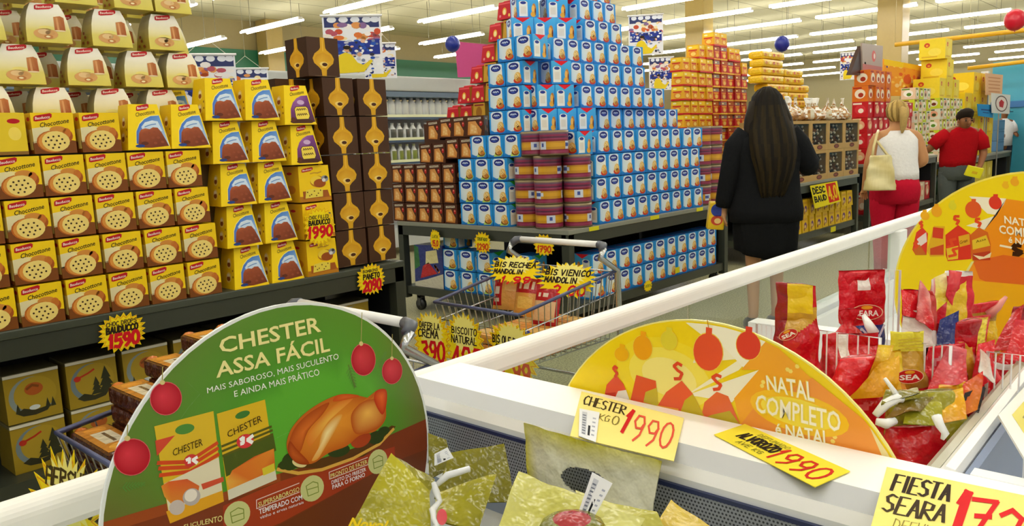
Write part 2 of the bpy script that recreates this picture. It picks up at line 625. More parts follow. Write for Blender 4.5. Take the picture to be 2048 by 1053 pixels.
# ================================================================== island freezer
FZ = 0.90
fr = thing('island_freezer', 'long white island freezer with glass back wall and white top rail', 'freezer', (0, 0, 0))
b = MB()
b.box((-1.3, 1.25, 0.02), (9.6, 1.345, 0.60), '#dfe3e4')
b.box((-1.3, 0.26, 0.02), (9.6, 1.25, 0.42), '#e6e9ea')
b.box((-1.3, 1.275, 0.58), (9.6, 1.35, 0.625), '#c9ced2')
b.build('cabinet', 'paint', fr)
b = MB()
pts = []
for a in range(0, 181, 15):
    pts.append((1.322+0.026*math.cos(math.radians(a)), 0.874+0.026*math.sin(math.radians(a))))
prof = [(1.348, 0.85)]+pts+[(1.296, 0.85), (1.304, 0.838), (1.340, 0.838)]
b.prism([(-1.3, y, z) for y, z in prof], (10.9, 0, 0), '#f6f5f0')
b.build('top_rail', 'paint', fr)
for i in range(6):
    b = MB()
    x0 = -1.3+i*1.82 if i < 5 else 7.8
    x1 = x0+1.80
    b.box((x0, 1.319, 0.62), (x1, 1.325, 0.842), '#ffffff')
    b.build('glass_pane', 'glass', fr)
b = MB()
b.rbox((4.50, 1.27, 0.60), (4.62, 1.335, 0.845), 0.006, '#eef0ee')
b.build('glass_post', 'paint', fr)
# divider between the two wells: white cap, grey bevel, white lip, perforated panel
b = MB()
prof = [(1.045, 0.43), (1.045, 0.864), (1.052, 0.884), (1.094, 0.9), (1.228, 0.9), (1.233, 0.895), (1.233, 0.43)]
def ext(profile, y0, y1, cols, bb):
    n = len(profile)
    vs = [(x, y0, z) for x, z in profile]+[(x, y1, z) for x, z in profile]
    fs = [[i, (i+1) % n, n+(i+1) % n, n+i] for i in range(n)]+[list(range(n))[::-1], [n+i for i in range(n)]]
    bb.add(vs, fs, list(cols)+['#f4f4f2', '#f4f4f2'])
ext(prof, -0.9, 1.292, ['#dfe2e4', '#fdfdfd', '#b4b7bc', '#fefefe', '#fefefe', '#eef0f0', '#dfe2e4'], b)
b.build('divider_cap', 'paint', fr)
b = MB()
b.box((1.040, 0.30, 0.74), (1.0455, 1.285, 0.852), '#8f95a3')
b.build('perforated_panel', 'perforated', fr)
b = MB()
b.box((1.038, 0.30, 0.716), (1.046, 1.285, 0.738), '#fafafa')
b.box((1.036, 0.30, 0.69), (1.046, 1.285, 0.716), '#7f8ba0')
b.box((1.0385, 0.30, 0.846), (1.0465, 1.285, 0.853), '#1f2a52')
b.build('lip_strip', 'paint', fr)
b = MB()
b.box((2.72, 0.30, 0.43), (2.80, 1.29, 0.70), '#f2f3f2')
b.build('second_divider', 'paint', fr)
# near rail shared by the two rows
b = MB()
b.box((-1.3, 0.262, 0.02), (1.04, 0.30, 0.62), '#dfe3e4')
b.box((1.234, 0.267, 0.02), (9.6, 0.30, 0.865), '#dfe3e4')
b.build('near_wall', 'paint', fr)
b = MB()
b.prism([(1.234, 0.306, 0.872), (1.234, 0.306, 0.89), (1.234, 0.296, 0.898), (1.234, 0.284, 0.898), (1.234, 0.284, 0.872)], (8.36, 0, 0), '#b5b3a2')
b.prism([(1.234, 0.2835, 0.872), (1.234, 0.2835, 0.897), (1.234, 0.276, 0.903), (1.234, 0.263, 0.900), (1.234, 0.259, 0.888), (1.234, 0.259, 0.872)], (8.36, 0, 0), '#fbfbfa')
b.build('near_rail', 'paint', fr)

fr2 = thing('island_freezer', 'neighbouring freezer well with blue-grey steel lining at the lower right corner', 'freezer', (0, 0, 0))
b = MB()
b.box((1.236, -0.9, 0.02), (9.6, 0.255, 0.45), '#dfe3e4')
b.build('cabinet', 'paint', fr2)
b = MB()
b.box((1.236, 0.244, 0.45), (9.6, 0.256, 0.888), '#5a719a')
b.box((1.236, -0.9, 0.45), (1.246, 0.244, 0.885), '#e6eaee')
b.build('well_lining', 'paint', fr2)
b = MB()
b.box((1.234, -0.9, 0.885), (1.262, 0.244, 0.899), '#eef1f3')
b.build('end_rim', 'paint', fr2)
# white card holder with a yellow slip leaning on the near rail
b = MB()
P0 = Vector((1.447, 0.25, 0.921)); PA = Vector((2.019, 0.24, 0.907)); PB = Vector((1.266, 0.181, 0.918)); PC = PA+PB-P0
nn = (PA-P0).cross(PB-P0).normalized()*0.004
if nn.z < 0: nn = -nn
b.prism([P0, PA, PC, PB], nn, '#eceeea')
q = [P0+(PA-P0)*0.10+(PB-P0)*0.95, P0+(PA-P0)*0.9+(PB-P0)*0.95, P0+(PA-P0)*0.9+(PB-P0)*0.22, P0+(PA-P0)*0.10+(PB-P0)*0.22]
q = [p+nn*1.02 for p in q]
b.arect(q, 0, 0, 1, 1, '#d8cc5a', 1)
b.aline(q, [(.1, .7), (.8, .72)], .05, '#8a8440', 2); b.aline(q, [(.1, .5), (.7, .5)], .05, '#8a8440', 2); b.aline(q, [(.1, .3), (.8, .3)], .05, '#8a8440', 2)
tag(b.build('card_holder', 'laminate'), 'white card holder with a yellow slip leaning on the freezer rail, lower right corner', 'sign')
# ================================================================== packaged goods: one of each kind
def frustum(b, w0, d0, w1, d1, h, cols, lean=0.0):
    """front is -Y; origin at the middle of the front bottom edge. returns front and left quads"""
    o = (d0-d1)/2+lean
    B = [(-w0/2, 0, 0), (w0/2, 0, 0), (w0/2, d0, 0), (-w0/2, d0, 0)]
    T = [(-w1/2, o, h), (w1/2, o, h), (w1/2, o+d1, h), (-w1/2, o+d1, h)]
    b.hexa(B, T, None, cols=cols)
    front = [B[0], B[1], T[1], T[0]]
    left = [B[3], B[0], T[0], T[3]]
    right = [B[1], B[2], T[2], T[1]]
    return front, left, right
def red_logo(b, q, u, v, wd, ht, asp, L=2, txt=True):
    P = [(0, .12), (.12, 0), (.75, .05), (.97, .35), (1, .8), (.9, 1), (.12, .9), (.02, .75)]
    b.art(q, [(u+x*wd, v+y*ht+x*ht*.35) for x, y in P], '#b8141f', L)
    if txt:
        b.atext(q, 'Bauducco', u+wd*.09, v+ht*.32, ht*.42, '#fff2ea', L+1, asp, rot=0.11, wide=wd*.8, shear=.2, bold=.01)

def cookie_box():
    b = MB()
    w_, h_, d_ = .153, .158, .15
    Y1 = '#f3cd12'
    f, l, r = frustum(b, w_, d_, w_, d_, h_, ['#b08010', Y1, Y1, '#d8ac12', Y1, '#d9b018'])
    A = 1.0
    b.art(f, [(0, 0), (1, 0), (1, .30), (.55, .36), (0, .30)], '#7a4418', 1)
    b.art(f, [(0, .26), (.5, .34), (.62, .62), (.3, .66), (0, .62)], ['#d9cfa0', '#e6dcae', '#efd860', '#eee0a0', '#e2d8ac'], 1)
    b.aell(f, .70, .43, .24, .20, '#a8541c', 2)
    b.aell(f, .60, .58, .20, .09, '#cf8a3a', 3)
    b.aell(f, .80, .50, .10, .12, '#c4702a', 3)
    b.aell(f, .44, .29, .37, .27, '#b8621f', 4)
    b.aell(f, .47, .29, .36, .26, '#d8923e', 5)
    b.aell(f, .52, .30, .33, .25, '#efd67c', 6)
    for u, v in ((.35, .38), (.47, .40), (.60, .41), (.28, .29), (.41, .31), (.54, .30), (.67, .33), (.34, .2), (.48, .2), (.61, .22), (.72, .24), (.43, .12), (.57, .13)):
        b.aell(f, u, v+.015, .026, .024, '#33180a', 7, n=8)
    red_logo(b, f, .06, .78, .44, .16, A)
    b.atext(f, 'Chocottone', .20, .64, .11, '#1c120a', 3, A, rot=.17, wide=.70, shear=.28, bold=.012)
    b.art(l, [(0, 0), (1, 0), (1, .3), (0, .26)], '#7a4418', 1)
    b.aell(l, .5, .55, .2, .1, '#e6d890', 2)
    b.art(l, [(.72, .1), (.95, .1), (.95, .6), (.72, .6)], '#e9dc8a', 2)
    b.aell(l, .8, .85, .12, .05, '#b8141f', 2)
    return b.build('cookie_box', 'printed_card')
def choc_box(purple=False):
    b = MB()
    w0, w1, h_ = .178, .120, .193
    Yc = '#f7d60e'
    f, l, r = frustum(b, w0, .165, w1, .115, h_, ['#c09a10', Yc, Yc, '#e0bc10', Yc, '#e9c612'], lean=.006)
    A = (w0+w1)/2/h_
    dome = [(.20, .14), (.22, .40), (.32, .56), (.48, .67), (.68, .735), (.95, .75), (.985, .07), (.5, .045)]
    if purple:
        b.art(f, [(u-.012, v+.014) for u, v in dome], '#e7c84a', 1)
        b.art(f, dome, ['#5a2a5a', '#7a3a7c', '#8a4a92', '#9a62a8', '#94509c', '#7a3a88', '#4a2438', '#4a2434'], 2)
        b.aell(f, .62, .57, .14, .06, '#c8a8d0', 3)
        b.aell(f, .55, .08, .38, .07, '#4a2410', 3)
        lab_ = [(.37, .20), (.40, .14), (.78, .15), (.84, .22), (.83, .42), (.78, .46), (.42, .45), (.36, .40)]
        b.art(f, [(.6+(u-.6)*1.07, .3+(v-.3)*1.08) for u, v in lab_], '#3a2010', 3)
        b.art(f, lab_, '#ecd24e', 4)
        for v0 in (.36, .23):
            b.aline(f, [(.42+.035*k, v0+(.045 if k % 2 else 0)+.002*k) for k in range(11)], .022, '#4a3010', 5, A)
        b.aell(f, .27, .13, .08, .06, '#5a2a12', 4)
    else:
        b.art(f, [(u-.014, v+.016) for u, v in dome], '#fae98a', 1)
        b.art(f, dome, ['#2c58b0', '#3a6ac4', '#3a6cc8', '#4a80d0', '#4070c8', '#5a8ed4', '#bcd2e8', '#a8c4e4'], 2)
        b.art(f, [(.36, .50), (.48, .60), (.7, .64), (.86, .62), (.92, .40), (.4, .40)], ['#c8dcf0', '#dceaf6', '#e4f0fa', '#d0e2f4', '#c8dcf2', '#c0d6ee'], 3)
        b.aline(f, [(.46, .50), (.56, .53), (.66, .55), (.78, .56)], .03, '#6a94cc', 4, A)
        cake = [(.24, .10), (.28, .36), (.34, .44), (.46, .47), (.58, .45), (.68, .49), (.81, .48), (.88, .38), (.94, .2), (.97, .07), (.55, .04), (.34, .05)]
        b.art(f, cake, ['#7a3418', '#9a4a26', '#a85830', '#b0603a', '#a85a34', '#aa5c36', '#9c4e2c', '#8a4222', '#74341a', '#6a2c14', '#7a3618', '#6e3014'], 4)
        for u, v in ((.42, .34), (.55, .36), (.7, .38), (.62, .26), (.48, .22), (.76, .26), (.36, .2), (.66, .14), (.84, .16)):
            b.aell(f, u, v, .045, .03, '#8e4526', 5, n=7)
        b.aell(f, .28, .085, .11, .035, '#1f3f86', 6)
        b.aell(f, .40, .14, .09, .04, '#5e2812', 5)
    red_logo(b, f, .26, .845, .44, .125, A)
    b.atext(f, 'Chocottone', .24, .725, .085, '#3a2c12', 3, A, rot=.16, wide=.62, shear=.25, bold=.01)
    b.arect(f, 0.0, 0.0, 1, .035, '#f2cc10', 7)
    for v in (.62, .28):
        b.aell(l, .62, v, .16, .13, '#e8d070', 1); b.aell(l, .62, v-.03, .11, .06, '#8a4a1a', 2); b.aell(l, .60, v+.05, .09, .04, '#f4ead0', 2)
    b.aell(l, .88, .45, .03, .03, '#5a2a12', 2, n=8); b.aell(l, .9, .3, .03, .03, '#5a2a12', 2, n=8)
    return b.build('filled_cake_box' if purple else 'chocolate_cake_box', 'printed_card')
def yellow_box():
    b = MB()
    Yc = '#f4cc12'
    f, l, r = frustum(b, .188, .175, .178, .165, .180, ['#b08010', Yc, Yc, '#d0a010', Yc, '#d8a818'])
    A = 1.04
    b.art(f, [(0, 0), (1, 0), (1, .12), (0, .16)], '#b87818', 1)
    b.art(f, [(.1, .3), (.9, .3), (.95, .1), (.1, .08)], '#a0561c', 2)
    b.aell(f, .60, .55, .25, .16, '#b8741e', 2); b.aell(f, .56, .58, .2, .13, '#f0cf3a', 3); b.aell(f, .66, .5, .2, .12, '#9a4c18', 4)
    b.aell(f, .84, .62, .12, .09, '#8e8e96', 4); b.aell(f, .80, .58, .06, .05, '#d8d8dc', 5); b.aell(f, .88, .66, .05, .04, '#3a3a42', 5)
    b.art(f, [(.16, .1), (.72, .12), (.74, .32), (.5, .36), (.2, .33)], '#e8d24e', 5)
    for u, v in ((.24, .27), (.36, .2), (.46, .29), (.58, .22), (.66, .3), (.3, .17), (.52, .16)):
        b.aell(f, u, v, .022, .02, '#6a4418', 6, n=8)
    b.aline(f, [(.38, .78), (.5, .8), (.62, .79), (.74, .82)], .03, '#c8962a', 2, A)
    red_logo(b, f, .10, .82, .38, .11, A)
    b.aell(l, .55, .35, .25, .12, '#c07a1a', 1); b.aell(l, .5, .8, .14, .04, '#b8141f', 1)
    return b.build('yellow_cake_box', 'printed_card')
def tower_box():
    b = MB()
    br = '#472c19'
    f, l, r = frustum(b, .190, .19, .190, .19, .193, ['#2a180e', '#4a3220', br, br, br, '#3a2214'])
    for q in (f, l):
        g = '#d8a31c'
        b.art(q, [(.43, 0), (.57, 0), (.585, .16), (.415, .16)], g, 1)
        b.art(q, [(.42, .16), (.58, .16), (.66, .24), (.80, .34), (.84, .46), (.77, .58), (.62, .68), (.58, .74), (.57, 1), (.43, 1), (.42, .74), (.38, .68), (.23, .58), (.16, .46), (.20, .34), (.34, .24)], g, 2)
        b.art(q, [(.44, .22), (.56, .22), (.64, .30), (.75, .38), (.78, .46), (.71, .55), (.5, .62), (.29, .55), (.22, .46), (.25, .38), (.36, .30)], ['#e8c050', '#f0d068', '#e2b234', '#d8a020', '#d09818', '#cc9214', '#d29a1c', '#cc9214', '#d09818', '#d8a020', '#e2b234'], 3)
        b.aell(q, .5, .32, .13, .06, '#efd27a', 4); b.aell(q, .53, .31, .085, .045, '#4a2410', 5)
        b.aline(q, [(.5, .66), (.5, .98)], .02, '#eec048', 4)
    b.arect(f, .2, .0, .9, .02, '#6a5036', 1)
    return b.build('gold_ribbon_box', 'printed_card')
def cream_box():
    b = MB()
    prof = [(0, .166), (.30, .162), (.58, .150), (.80, .132), (1.0, .104)]
    h_, d_ = .157, .145
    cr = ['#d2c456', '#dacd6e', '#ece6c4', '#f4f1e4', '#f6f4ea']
    def yo(v): return .024*v
    outl = [(-wv/2, yo(v), v*h_) for v, wv in prof]
    outr = [(wv/2, yo(v), v*h_) for v, wv in prof]
    def back(p): return (p[0]*.96, d_-yo(p[2]/h_), p[2])
    for i in range(4):
        c0, c1 = cr[i], cr[i+1]
        b.add([outl[i], outr[i], outr[i+1], outl[i+1]], [[0, 1, 2, 3]], [[lin(c0), lin(c0), lin(c1), lin(c1)]])
        for S_, rev in ((outl, 1), (outr, 0)):
            q = [S_[i], back(S_[i]), back(S_[i+1]), S_[i+1]]
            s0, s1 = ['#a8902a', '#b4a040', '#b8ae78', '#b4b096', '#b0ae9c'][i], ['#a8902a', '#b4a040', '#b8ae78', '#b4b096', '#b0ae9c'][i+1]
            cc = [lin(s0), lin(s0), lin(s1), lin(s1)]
            if rev:
                q = q[::-1]; cc = cc[::-1]
            b.add(q, [[0, 1, 2, 3]], [cc])
        q = [back(outr[i]), back(outl[i]), back(outl[i+1]), back(outr[i+1])]
        b.add(q, [[0, 1, 2, 3]], '#cfc68a')
    b.poly([outl[4], outr[4], back(outr[4]), back(outl[4])], '#ded8b4')
    b.poly([outl[0], back(outl[0]), back(outr[0]), outr[0]], '#c8b850')
    fq = [(-.083, 0, 0), (.083, 0, 0), (.083, .024, h_), (-.083, .024, h_)]
    A = .166/h_
    b.aell(fq, .47, .37, .17, .06, '#e4d67a', 4)
    b.aell(fq, .43, .22, .27, .14, '#cf9c60', 4); b.aell(fq, .40, .27, .14, .07, '#ddbd8a', 5); b.aell(fq, .53, .25, .11, .06, '#c8965a', 5)
    b.aell(fq, .48, .15, .10, .05, '#b4743c', 6); b.aell(fq, .47, .15, .05, .025, '#eadcb0', 7)
    b.art(fq, [(.64, .32), (.88, .32), (.88, .66), (.80, .70), (.65, .67)], ['#a85a26', '#9a4e20', '#b87040', '#b06834', '#c48850'], 4)
    b.art(fq, [(.70, .34), (.75, .34), (.74, .66), (.70, .66)], '#d09864', 5)
    b.aell(fq, .76, .315, .13, .022, '#e6d0a8', 6)
    red_logo(b, fq, .26, .82, .44, .145, A, 4)
    lq = [(-.0845, d_, 0), (-.0845, 0, 0), (-.083, .01, .07), (-.083, d_, .07)]
    for u, v in ((.3, .3), (.5, .6), (.65, .25), (.42, .85)):
        b.aell(lq, u, v, .08, .1, '#8a3a14', 2, n=8)
    return b.build('cream_cake_box', 'printed_card')
def blue_box(green=False):
    b = MB()
    w_, d_, h_ = .166, .172, .169
    B1 = '#2292e2'
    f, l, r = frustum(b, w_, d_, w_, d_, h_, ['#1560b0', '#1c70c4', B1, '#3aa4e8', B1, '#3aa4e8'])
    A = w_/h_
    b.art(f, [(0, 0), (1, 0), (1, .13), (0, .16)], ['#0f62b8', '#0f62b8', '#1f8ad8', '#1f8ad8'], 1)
    pan = [(.09, .18), (.30, .10), (.86, .12), (.85, .5), (.84, .92), (.74, .98), (.22, .98), (.11, .92)]
    b.art(f, pan, ['#b8d6ee', '#d8e8f2', '#f2ecdc', '#f6f0e0', '#eaf2f8', '#dcecf8', '#d8eaf8', '#d0e6f6'], 2)
    b.aell(f, .48, .80, .33, .175, '#eef4fa', 3)
    b.aell(f, .48, .80, .30, .15, '#1c2a7e', 4)
    b.aline(f, [(.30, .80), (.36, .84), (.40, .79), (.46, .84), (.50, .79), (.57, .84), (.64, .80)], .045, '#c4d4f0', 5, A)
    b.aell(f, .48, .725, .14, .03, '#3a55b4', 5)
    if green:
        b.art(f, [(.4, .04), (.85, .06), (.97, .2), (.9, .3), (.5, .25)], '#b8d860', 3)
        b.aell(f, .70, .20, .22, .12, '#7a4a1c', 4)
    else:
        b.aell(f, .70, .19, .25, .13, '#c83a20', 3)
    b.aell(f, .70, .34, .20, .20, '#e2b45a', 5)
    b.aell(f, .66, .38, .14, .13, '#edd08a', 6)
    b.aell(f, .76, .23, .13, .09, '#c07a30', 6)
    for u, v in ((.64, .44), (.7, .37), (.62, .32), (.75, .33)):
        b.aell(f, u, v, .022, .022, '#a8642a', 7, n=6)
    tc = '#2fa02c' if green else '#e0182a'
    for q, m in ((l, 0), (r, 1)):
        b.art(q, [(0, 0), (1, 0), (1, 1), (0, 1)], ['#2a8ad6', '#2a8ad6', '#4cb4ee', '#4cb4ee'], 1)
        b.art(q, [(.14, 1), (.5, .79), (.86, 1)], tc, 2)
        u0 = .50 if not m else .08
        b.art(q, [(u0, .08), (u0+.40, .08), (u0+.40, .70), (u0+.32, .76), (u0+.08, .76), (u0, .70)], '#eef0ea', 2)
        b.aell(q, u0+.20, .68, .14, .065, '#2a3c90', 3)
        b.arect(q, u0+.07, .2, u0+.33, .52, '#e4e0d4', 3)
        c0 = .27 if not m else .74
        b.aell(q, c0+.04, .42, .10, .24, '#c8843a', 2); b.aell(q, c0+.0, .40, .075, .18, '#ecb85c', 3); b.aell(q, c0, .18, .13, .12, '#e4a83c', 4); b.aell(q, c0+.1, .3, .035, .16, '#7a3a14', 4)
    return b.build('blue_cake_box', 'printed_card')
def brown_box():
    b = MB()
    br = '#4c2612'
    f, l, r = frustum(b, .150, .13, .150, .13, .158, ['#2a140a', '#3e2010', br, '#3e1e0e', br, '#3c1c0c'])
    A = .95
    b.art(f, [(.14, .80), (.84, .83), (.84, .93), (.14, .90)], '#cdc2ae', 1)
    b.aline(f, [(.2, .85), (.35, .87), (.5, .86), (.65, .89), (.8, .87)], .04, '#8a7a64', 2, A)
    b.art(f, [(.10, .08), (.80, .05), (.86, .3), (.64, .58), (.55, .74), (.16, .72)], ['#c47a30', '#c88038', '#d08a40', '#d89a54', '#d49450', '#cc8844'], 1)
    b.art(f, [(.22, .14), (.66, .12), (.56, .5), (.28, .64)], ['#e2b068', '#dba458', '#e8bc7a', '#e0aa60'], 2)
    for u, v in ((.35, .3), (.5, .22), (.4, .48), (.55, .36)):
        b.aell(f, u, v, .06, .05, '#e9c48a', 3, n=8)
    b.aell(f, .83, .62, .09, .12, '#b81c22', 3); b.aell(f, .82, .66, .05, .04, '#e08a70', 4)
    for q in (l, r):
        b.aell(q, .35, .4, .16, .14, '#c88a4a', 1); b.aell(q, .7, .3, .1, .1, '#c06a50', 1); b.arect(q, .3, .82, .7, .9, '#b8a890', 1)
        b.aell(q, .7, .62, .09, .1, '#a82020', 1)
    return b.build('brown_cookie_box', 'printed_card')
def gold_cake():
    b = MB()
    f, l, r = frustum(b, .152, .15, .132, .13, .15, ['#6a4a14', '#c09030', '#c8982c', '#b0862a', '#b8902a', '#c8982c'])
    for q in (f, l):
        b.aell(q, .5, .5, .25, .3, '#a06818', 1); b.arect(q, .1, .84, .9, .92, '#8a2020', 1)
    return b.build('gold_cake_box', 'printed_card')
def red_cake():
    b = MB()
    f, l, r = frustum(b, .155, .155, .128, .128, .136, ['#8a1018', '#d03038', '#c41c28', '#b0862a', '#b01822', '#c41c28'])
    for q in (f, l):
        b.aell(q, .5, .45, .16, .22, '#e8a830', 1); b.aell(q, .5, .42, .10, .16, '#f8e4a0', 2)
        b.arect(q, .04, .86, .96, .95, '#e05058', 1); b.aell(q, .2, .2, .07, .08, '#e0888a', 1); b.aell(q, .84, .2, .07, .1, '#f0c860', 1)
    b.arect(r, .05, .05, .95, .95, '#c8982c', 1); b.aell(r, .5, .5, .25, .3, '#a06818', 2)
    b.rbox((-.05, .055, .1355), (.05, .10, .151), .005, '#d03a42')
    return b.build('red_cake_box', 'printed_card')
def cake_can():
    b = MB()
    R_, H_ = .103, .174
    zs = [0, .012, .02, .034, .042, .06, .086, .098, .112, .12, .134, .146, .158, .174]
    cols = ['#6a5a40', '#7c1c38', '#8c2a4e', '#7a1a30', '#c08a1a', '#d09c20', '#c08a1a', '#7a1a28', '#93385e', '#5a2440', '#8e2c50', '#70506a', '#8c7a58']
    n = 30
    rings = [(0, 0, z, R_*(1.02 if z in (0, .012, .158, .174) else 1.0), R_*(1.02 if z in (0, .012, .158, .174) else 1.0)) for z in zs]
    def cf(i, t):
        if cols[i] in ('#c08a1a', '#d09c20'):
            for c in (-2.4, -.35, 1.7):
                d = (t-c+math.pi) % (2*math.pi)-math.pi
                zc = (zs[i]+zs[i+1])/2
                if (d/.33)**2+((zc-.072)/.030)**2 < 1:
                    return '#3a4f9a' if (d/.2)**2+((zc-.072)/.02)**2 < 1 else '#c8d0e0'
        return cols[i]
    b.loft(rings, '#7a1a30', n=n, cols=cf)
    b.add([(R_*.96*math.cos(2*math.pi*i/n), R_*.96*math.sin(2*math.pi*i/n), H_+.001) for i in range(n)], [list(range(n))], '#9c8a66')
    return b.build('cake_can', 'plastic')
K = {}
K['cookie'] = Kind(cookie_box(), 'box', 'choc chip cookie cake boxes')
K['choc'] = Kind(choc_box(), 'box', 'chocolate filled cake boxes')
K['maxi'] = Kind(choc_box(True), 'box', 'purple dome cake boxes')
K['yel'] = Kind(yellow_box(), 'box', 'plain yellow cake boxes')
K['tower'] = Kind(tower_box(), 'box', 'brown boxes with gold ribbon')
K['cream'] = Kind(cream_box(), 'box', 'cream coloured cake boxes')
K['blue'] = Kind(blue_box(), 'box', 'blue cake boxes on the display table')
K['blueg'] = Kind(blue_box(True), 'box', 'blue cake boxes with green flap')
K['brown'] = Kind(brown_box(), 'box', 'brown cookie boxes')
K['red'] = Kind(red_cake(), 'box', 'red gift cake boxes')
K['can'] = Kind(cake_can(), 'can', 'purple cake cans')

# ------------------------------------------------------------------ left gondola
YS = 3.41
ZL = 0.768
def gondola(name, label, x0, x1, y0, y1, zl, posts=True, castors=True, low=0.19, tags=(), edge='#83857a'):
    t = thing(name, label, 'display stand', (0, 0, 0))
    dk = '#34382f'
    b = MB(); b.rbox((x0, y0, zl-.035), (x1, y1, zl), .006, edge); b.build('top_shelf', 'paint', t)
    b = MB(); b.box((x0+.004, y0+.006, zl-.115), (x1-.004, y0+.03, zl-.036), dk); b.box((x0+.006, y0+.03, zl-.115), (x0+.03, y1-.01, zl-.036), dk)
    b.build('fascia', 'paint', t)
    b = MB(); b.box((x0+.02, y0+.02, low-.07), (x1-.02, y1-.02, low), dk); b.build('lower_shelf', 'paint', t)
    for px_, py_ in ((x0, y0), (x1-.07, y0), (x0, y1-.07), (x1-.07, y1-.07)):
        b = MB(); b.box((px_+.006, py_+.006, .10 if castors else .002), (px_+.07, py_+.07, zl-.036), dk); b.build('post', 'paint', t)
    b = MB(); b.box((x0+.36, (y0+y1)/2-.02, low), (x1-.1, (y0+y1)/2+.02, zl-.036), '#202224'); b.build('back_board', 'paint', t)
    b = MB(); b.box((x1-.05, y0+.08, low), (x1-.03, y1-.08, zl-.036), '#202224'); b.build('end_board', 'paint', t)
    if castors:
        for px_, py_ in ((x0+.05, y0+.12), (x1-.05, y0+.12), (x0+.05, y1-.2), (x1-.05, y1-.2)):
            b = MB()
            b.box((px_-.028, py_-.02, .04), (px_-.021, py_+.02, .13), '#3a3a3a'); b.box((px_+.021, py_-.02, .04), (px_+.028, py_+.02, .13), '#3a3a3a'); b.box((px_-.028, py_-.02, .108), (px_+.028, py_+.02, .134), '#3a3a3a'); cs_ = b.build('castor', 'plastic', t)
            b = MB(); b.tube([(px_-.018, py_, .05), (px_+.018, py_, .05)], .05, '#1c1c1c', n=14); b.build('wheel', 'plastic', cs_)
    for (a, c) in tags:
        b = MB(); b.box((a[0], a[1]-.003, a[2]), (c[0]+.0, c[1], c[2]), '#d8d020'); b.build('price_strip', 'paper', t)
    return t
gondola('display_stand', 'dark green shelf stand under the yellow cookie boxes on the left', -.4, 2.85, YS, 4.75, ZL, castors=False, low=.16, edge='#3f4439')
gondola('display_stand', 'dark display table carrying the blue box pyramid', 4.377, 6.80, YS+.015, 5.30, ZL, low=.205,
        tags=[((4.62, 3.425, .735), (4.74, 3.425, .765)), ((5.45, 3.425, .735), (5.58, 3.425, .765)), ((6.2, 3.425, .735), (6.31, 3.425, .765)),
              ((5.83, 3.425, .24), (5.9, 3.425, .29))])

# cookie boxes: bottom row up
PZ = .1655
rows = [(.604, .1672, 7), (.594, .1688, 7), (.603, .1645, 7), (.594, .1632, 7), (1.066, .172, 2)]
for r_, (x0, px_, n) in enumerate(rows):
    for k in range(n):
        K['cookie'].put((x0+.0765+px_*k+J(.002), 3.418+.006*r_+J(.004), ZL+.001+PZ*r_), 'yellow choc chip box on the left shelf, %s row up, %s from the left' % (ORD[r_+1], ORD[k+1]), rz=J(.02))
# an odd golden box with a pineapple picture at the left end of the top row
b = MB()
f, l, r = frustum(b, .157, .14, .157, .14, .158, ['#b08010', '#f0d020', '#e6c828', '#d8ac12', '#f0d020', '#d9b018'])
b.aell(f, .2, .5, .14, .3, '#5a7a28', 1); b.aell(f, .2, .2, .2, .14, '#e6c040', 2); b.aell(f, .75, .5, .14, .16, '#f6dc60', 1); b.aell(f, .75, .8, .14, .06, '#b8141f', 2)
for u, v in ((.12, .22), (.2, .28), (.28, .2), (.2, .14)): b.aell(f, u, v, .02, .02, '#5a3010', 3, n=6)
b.arect(f, 0, 0, 1, .08, '#8a6428', 2)
o = tag(b.build('fruit_cake_box', 'printed_card'), 'pale yellow box with pineapple picture at the left end above the cookie boxes', 'box')
o.location = (.965, 3.44, ZL+.001+PZ*4)
# chocolate boxes, two columns of five, two on top of the cookie boxes
for r_ in range(5):
    for c_ in range(2):
        x = (1.912, 2.108)[c_]-.011*r_
        K['choc'].put((x+J(.003), 3.415+.007*r_, ZL+.1965*r_), 'yellow box with blue dome and chocolate cake, %s row up, %s column' % (ORD[r_+1], ('left', 'right')[c_]), rz=-.04+J(.02))
K['choc'].put((1.505, 3.43, ZL+PZ*4+.003), 'yellow box with blue dome sitting on the cookie boxes, left one', rz=-.06)
K['choc'].put((1.690, 3.43, ZL+PZ*4+.003), 'yellow box with blue dome sitting on the cookie boxes, right one', rz=-.03)
K['choc'].put((1.80, 3.78, 1.545), 'yellow cake box half hidden by the cream boxes', rz=-.1)
# third column: three plain yellow boxes under two purple dome boxes
for r_ in range(3):
    K['yel'].put((2.318, 3.415+.008*r_, ZL+.1885*r_), 'plain yellow box with tan slice picture, %s from the ledge' % ORD[r_+1], rz=J(.02))
for r_ in range(2):
    K['maxi'].put((2.275-.012*r_, 3.42+.01*r_, ZL+.1885*3+.1965*r_), 'yellow box with a purple dome picture, %s of the two' % ('lower', 'upper')[r_], rz=-.03)
# dark brown tower with gold ribbons
for r_ in range(5):
    for c_ in range(3):
        if c_ == 0 and r_ < 3:
            continue
        x = (2.315, 2.51, 2.715)[c_]-(.02 if c_ == 1 and r_ == 4 else 0)
        K['tower'].put((x+.02+J(.004), 3.45+(.15 if c_ == 0 else 0)+J(.005), ZL+.012+.1985*r_), 'dark brown box with gold ribbon motif, %s row up, %s column' % (ORD[r_+1], ('left', 'middle', 'right')[c_]), rz=J(.03))
K['tower'].put((2.445, 3.46, ZL+.012+.1985*5-.03+.03), 'dark brown box with gold ribbon alone on top of the tower', rz=.0)
# filler behind the first brown column so that it stands on something
b = MB(); b.box((2.245, 3.61, ZL+.001), (2.425, 3.78, ZL+.606), '#3a2416')
tag(b.build('carton', 'printed_card'), 'plain brown carton behind the yellow boxes under the gold ribbon tower', 'box')
